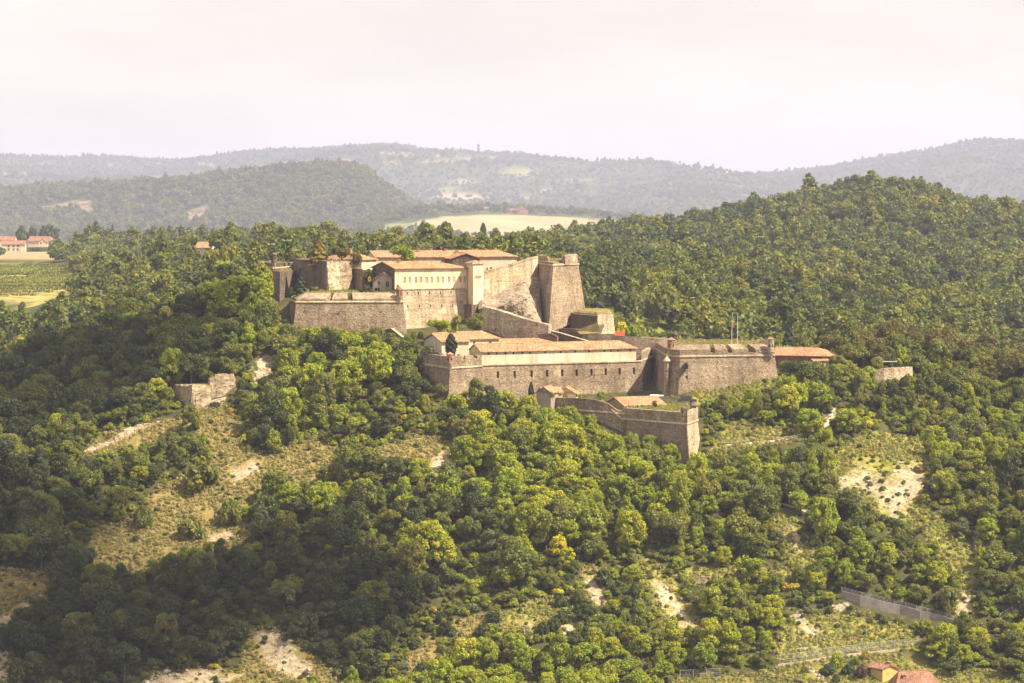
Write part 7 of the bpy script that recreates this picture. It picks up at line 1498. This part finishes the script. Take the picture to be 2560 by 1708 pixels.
# far hills
def ridge_wood(name, label, rn, step, smin, smax, dens_=1.0, vmax=600, avoid=True):
    o, zf, x0, x1, yb, yt, fields = FAR[rn]
    f = lambda x, y: zf(x[None, :], y[None, :])[0]
    def keep(x, y, u, v):
        k = (u > -300) & (u < 2900) & (rng.uniform(size=len(x)) < dens_) & (v < vmax)
        for _, p in fields: k &= poly_dist(u, v, p) < -1.0
        if rn.startswith('distant'):
            for a, b in VIL: k &= ~((np.abs(u-a) < 7) & (v > b-3) & (v < b+8))
        return k
    def mx(x, y, u, v):
        n = rough_np(x, y, 67, [(400, 1.0), (150, 0.8)]); return np.stack([np.full(u.shape, 0.6), np.clip(0.3-n*0.5, 0.02, 1), np.clip(0.1+n*0.25, 0, 1), np.full(u.shape, 0.08)], 1)
    return far_wood(name, label, max(x0, -0.21*yt), min(x1, 0.21*yt), yb, yt*1.01, step, f, keep, mx, smin, smax)
ridge_wood('wooded_hill_trees', 'hazy woods covering the flat-topped hill at the left', 'wooded_hill', 19.5, 1.55, 2.7)
ridge_wood('vineyard_hill_trees', 'hazy hedges and trees around the pale vineyard', 'vineyard_hill', 24, 1.2, 2.2, 0.8)
ridge_wood('distant_woods', 'far blue woods on the hazy ridge in the centre', 'distant_hills', 44, 1.6, 3.0, 0.85)
ridge_wood('distant_ridge_woods', 'far blue woods on the ridge at the right', 'distant_ridge', 42, 1.6, 3.0, 0.9)
# single far trees one can tell apart
for lab, nm, u, vb, vt, w, Y, kn, vi in [('slim dark tree left of the taller pair behind the crest range', 'far_tree', 1098, 612, 562, 22, 1800, 'dark', 3), ('tall dark tree standing out behind the crest range', 'far_tree', 1121, 612, 555, 30, 1800, 'dark', 3), ('dark cypress above the pink gabled house', 'cypress', 1208, 604, 557, 15, 1840, 'cypress', 0),
     ('big domed dark tree above the farmhouse', 'far_tree', 55, 608, 556, 40, 2050, 'bush_dark', 0), ('dark tree between the farmhouse and the villa', 'far_tree', 82, 606, 560, 28, 2050, 'bush_dark', 2), ('broad dark tree behind the villa', 'far_tree', 122, 612, 558, 60, 2060, 'bush_dark', 1), ('dark conifer left of the tiny white gable', 'conifer_tree', 281, 600, 562, 24, 2120, 'conifer', 0), ('wide dark tree clump below the flat-topped hill', 'far_tree', 590, 610, 562, 70, 2100, 'dark', 2), ('wide dark tree right of the clump below the flat-topped hill', 'far_tree', 640, 612, 570, 50, 2090, 'dark', 0),
     ('large rounded tree group behind the upper bastion', 'far_tree', 770, 640, 553, 110, 1500, 'oak', 2), ('rounded tree left of the large group behind the upper bastion', 'far_tree', 715, 645, 574, 80, 1500, 'oak', 0), ('tall tree rising from the ridge of the right hill', 'far_tree', 2178, 482, 434, 20, 1795, 'oak', 3), ('round tree on the very top of the right hill', 'far_tree', 2220, 482, 438, 46, 1790, 'oak', 0)]:
    spec(nm, lab, 'tree', u, vb, vt, w, FY(Y), kn, vi)
# vineyard rows on the left: each row a low leafy band
def vrow_mesh():
    r = np.random.default_rng(5); n = 900; p = np.stack([r.uniform(0, 30, n), r.normal(0, 0.28, n), r.uniform(0.2, 1.5, n)], 1); nm = sph(r, n)+np.array([0, -0.2, 0.5])
    return leaf_mesh('vine_row', p, nm, r.uniform(0.22, 0.42, n), np.repeat(r.uniform(0.6, 1.3, (n, 1)), 3, 1), r, LEAF['green_grass'])
vm = vrow_mesh(); PROTO['vine'] = [(vm, None, 1, 1)]
rows = []
ys = np.arange(FY(1440), FY(1720), 9.0)
for y in ys:
    for x in np.arange(-620, -300, 44.0):
        z = hz(x+22, y); u, v = uv_of(x+22, y, z)
        if in_poly(np.array([u]), np.array([v]), VINE)[0] and u < 175: rows.append([x, y, hz(x+22, y), 1.5, 0.06*math.sin(y), 0])
if rows: wood('vineyard', 'rows of green vines on the sloping field at the left edge', rows, ['vine'])
# ------------------------------------------------------------------ air
hzb = MB().rings([[Vector(p) for p in ((-12100, -600, -1), (12100, -600, -1), (12100, 23600, -1), (-12100, 23600, -1))], [Vector(p) for p in ((-12100, -600, 450), (12100, -600, 450), (12100, 23600, 450), (-12100, 23600, 450))]])
hm = bpy.data.materials.new('haze_air'); hm.use_nodes = True; t = hm.node_tree; t.nodes.clear(); ho = t.nodes.new('ShaderNodeOutputMaterial'); pv = t.nodes.new('ShaderNodeVolumePrincipled')
pv.inputs['Color'].default_value = (0.64, 0.68, 1.0, 1); pv.inputs['Density'].default_value = 0.000054; pv.inputs['Anisotropy'].default_value = 0.1
t.links.new(pv.outputs[0], ho.inputs['Volume']); haze = hzb.build('haze', hm); haze['kind'] = 'stuff'; haze['label'] = 'pale summer haze filling the valley air'
# unseen clouds added toward the sun to shade the lower left slope and flank
cm_ = NT('cloud_vapour'); dd = cm_.n('ShaderNodeBsdfDiffuse'); tt = cm_.n('ShaderNodeBsdfTranslucent'); mx_ = cm_.n('ShaderNodeMixShader'); mx_.inputs[0].default_value = 0.5
dd.inputs['Color'].default_value = (0.9, 0.9, 0.9, 1); tt.inputs['Color'].default_value = (0.9, 0.9, 0.9, 1); cm_.l(dd.outputs[0], mx_.inputs[1]); cm_.l(tt.outputs[0], mx_.inputs[2]); tr_ = cm_.n('ShaderNodeBsdfTransparent'); m2_ = cm_.n('ShaderNodeMixShader'); m2_.inputs[0].default_value = 0.21; cm_.l(tr_.outputs[0], m2_.inputs[1]); cm_.l(mx_.outputs[0], m2_.inputs[2]); cm_.l(m2_.outputs[0], cm_.out.inputs['Surface'])
def shade_cloud(spots, up):
    bm = bmesh.new(); r = random.Random(len(spots))
    for u, v, rad in spots:
        g = ground_at(u, v); c = g+SUN/SUN.z*up
        for k in range(5):
            o = Vector((r.uniform(-1, 1), r.uniform(-1, 1), r.uniform(-0.2, 0.5)))*rad*0.55; q = rad*r.uniform(0.45, 0.75); n0 = len(bm.verts)
            w = bmesh.ops.create_icosphere(bm, subdivisions=2, radius=q)['verts']
            for p in w: p.co = p.co*(1+0.35*mnoise.fractal(p.co*(2.2/q)+Vector((u, v, k)), 1.0, 2.0, 3)); p.co.z *= 0.6; p.co += c+o
    me = bpy.data.meshes.new('shade_cloud'); bm.to_mesh(me); bm.free(); me.materials.append(cm_.m); me.shade_smooth(); o = link(bpy.data.objects.new('shade_cloud', me)); o['kind'] = 'structure'; return o
shade_cloud([(-80, 1330, 26), (90, 1370, 24), (60, 1500, 26), (200, 1520, 26), (330, 1500, 22), (450, 1530, 26), (560, 1480, 22), (680, 1460, 22), (800, 1480, 22), (900, 1520, 16), (150, 1640, 26), (320, 1610, 24), (480, 1610, 22), (760, 1400, 14), (-80, 1560, 26), (-60, 1680, 26), (650, 1540, 16), (850, 1600, 16), (200, 1330, 12)], 1150)
shade_cloud([(-60, 1040, 28), (80, 1010, 26), (60, 950, 26), (190, 970, 24), (290, 940, 22), (200, 1040, 17), (330, 990, 15), (-60, 950, 26), (330, 900, 22), (430, 890, 18), (130, 910, 22), (110, 940, 20), (240, 895, 20), (360, 870, 17), (450, 860, 15), (150, 1080, 14)], 1400)
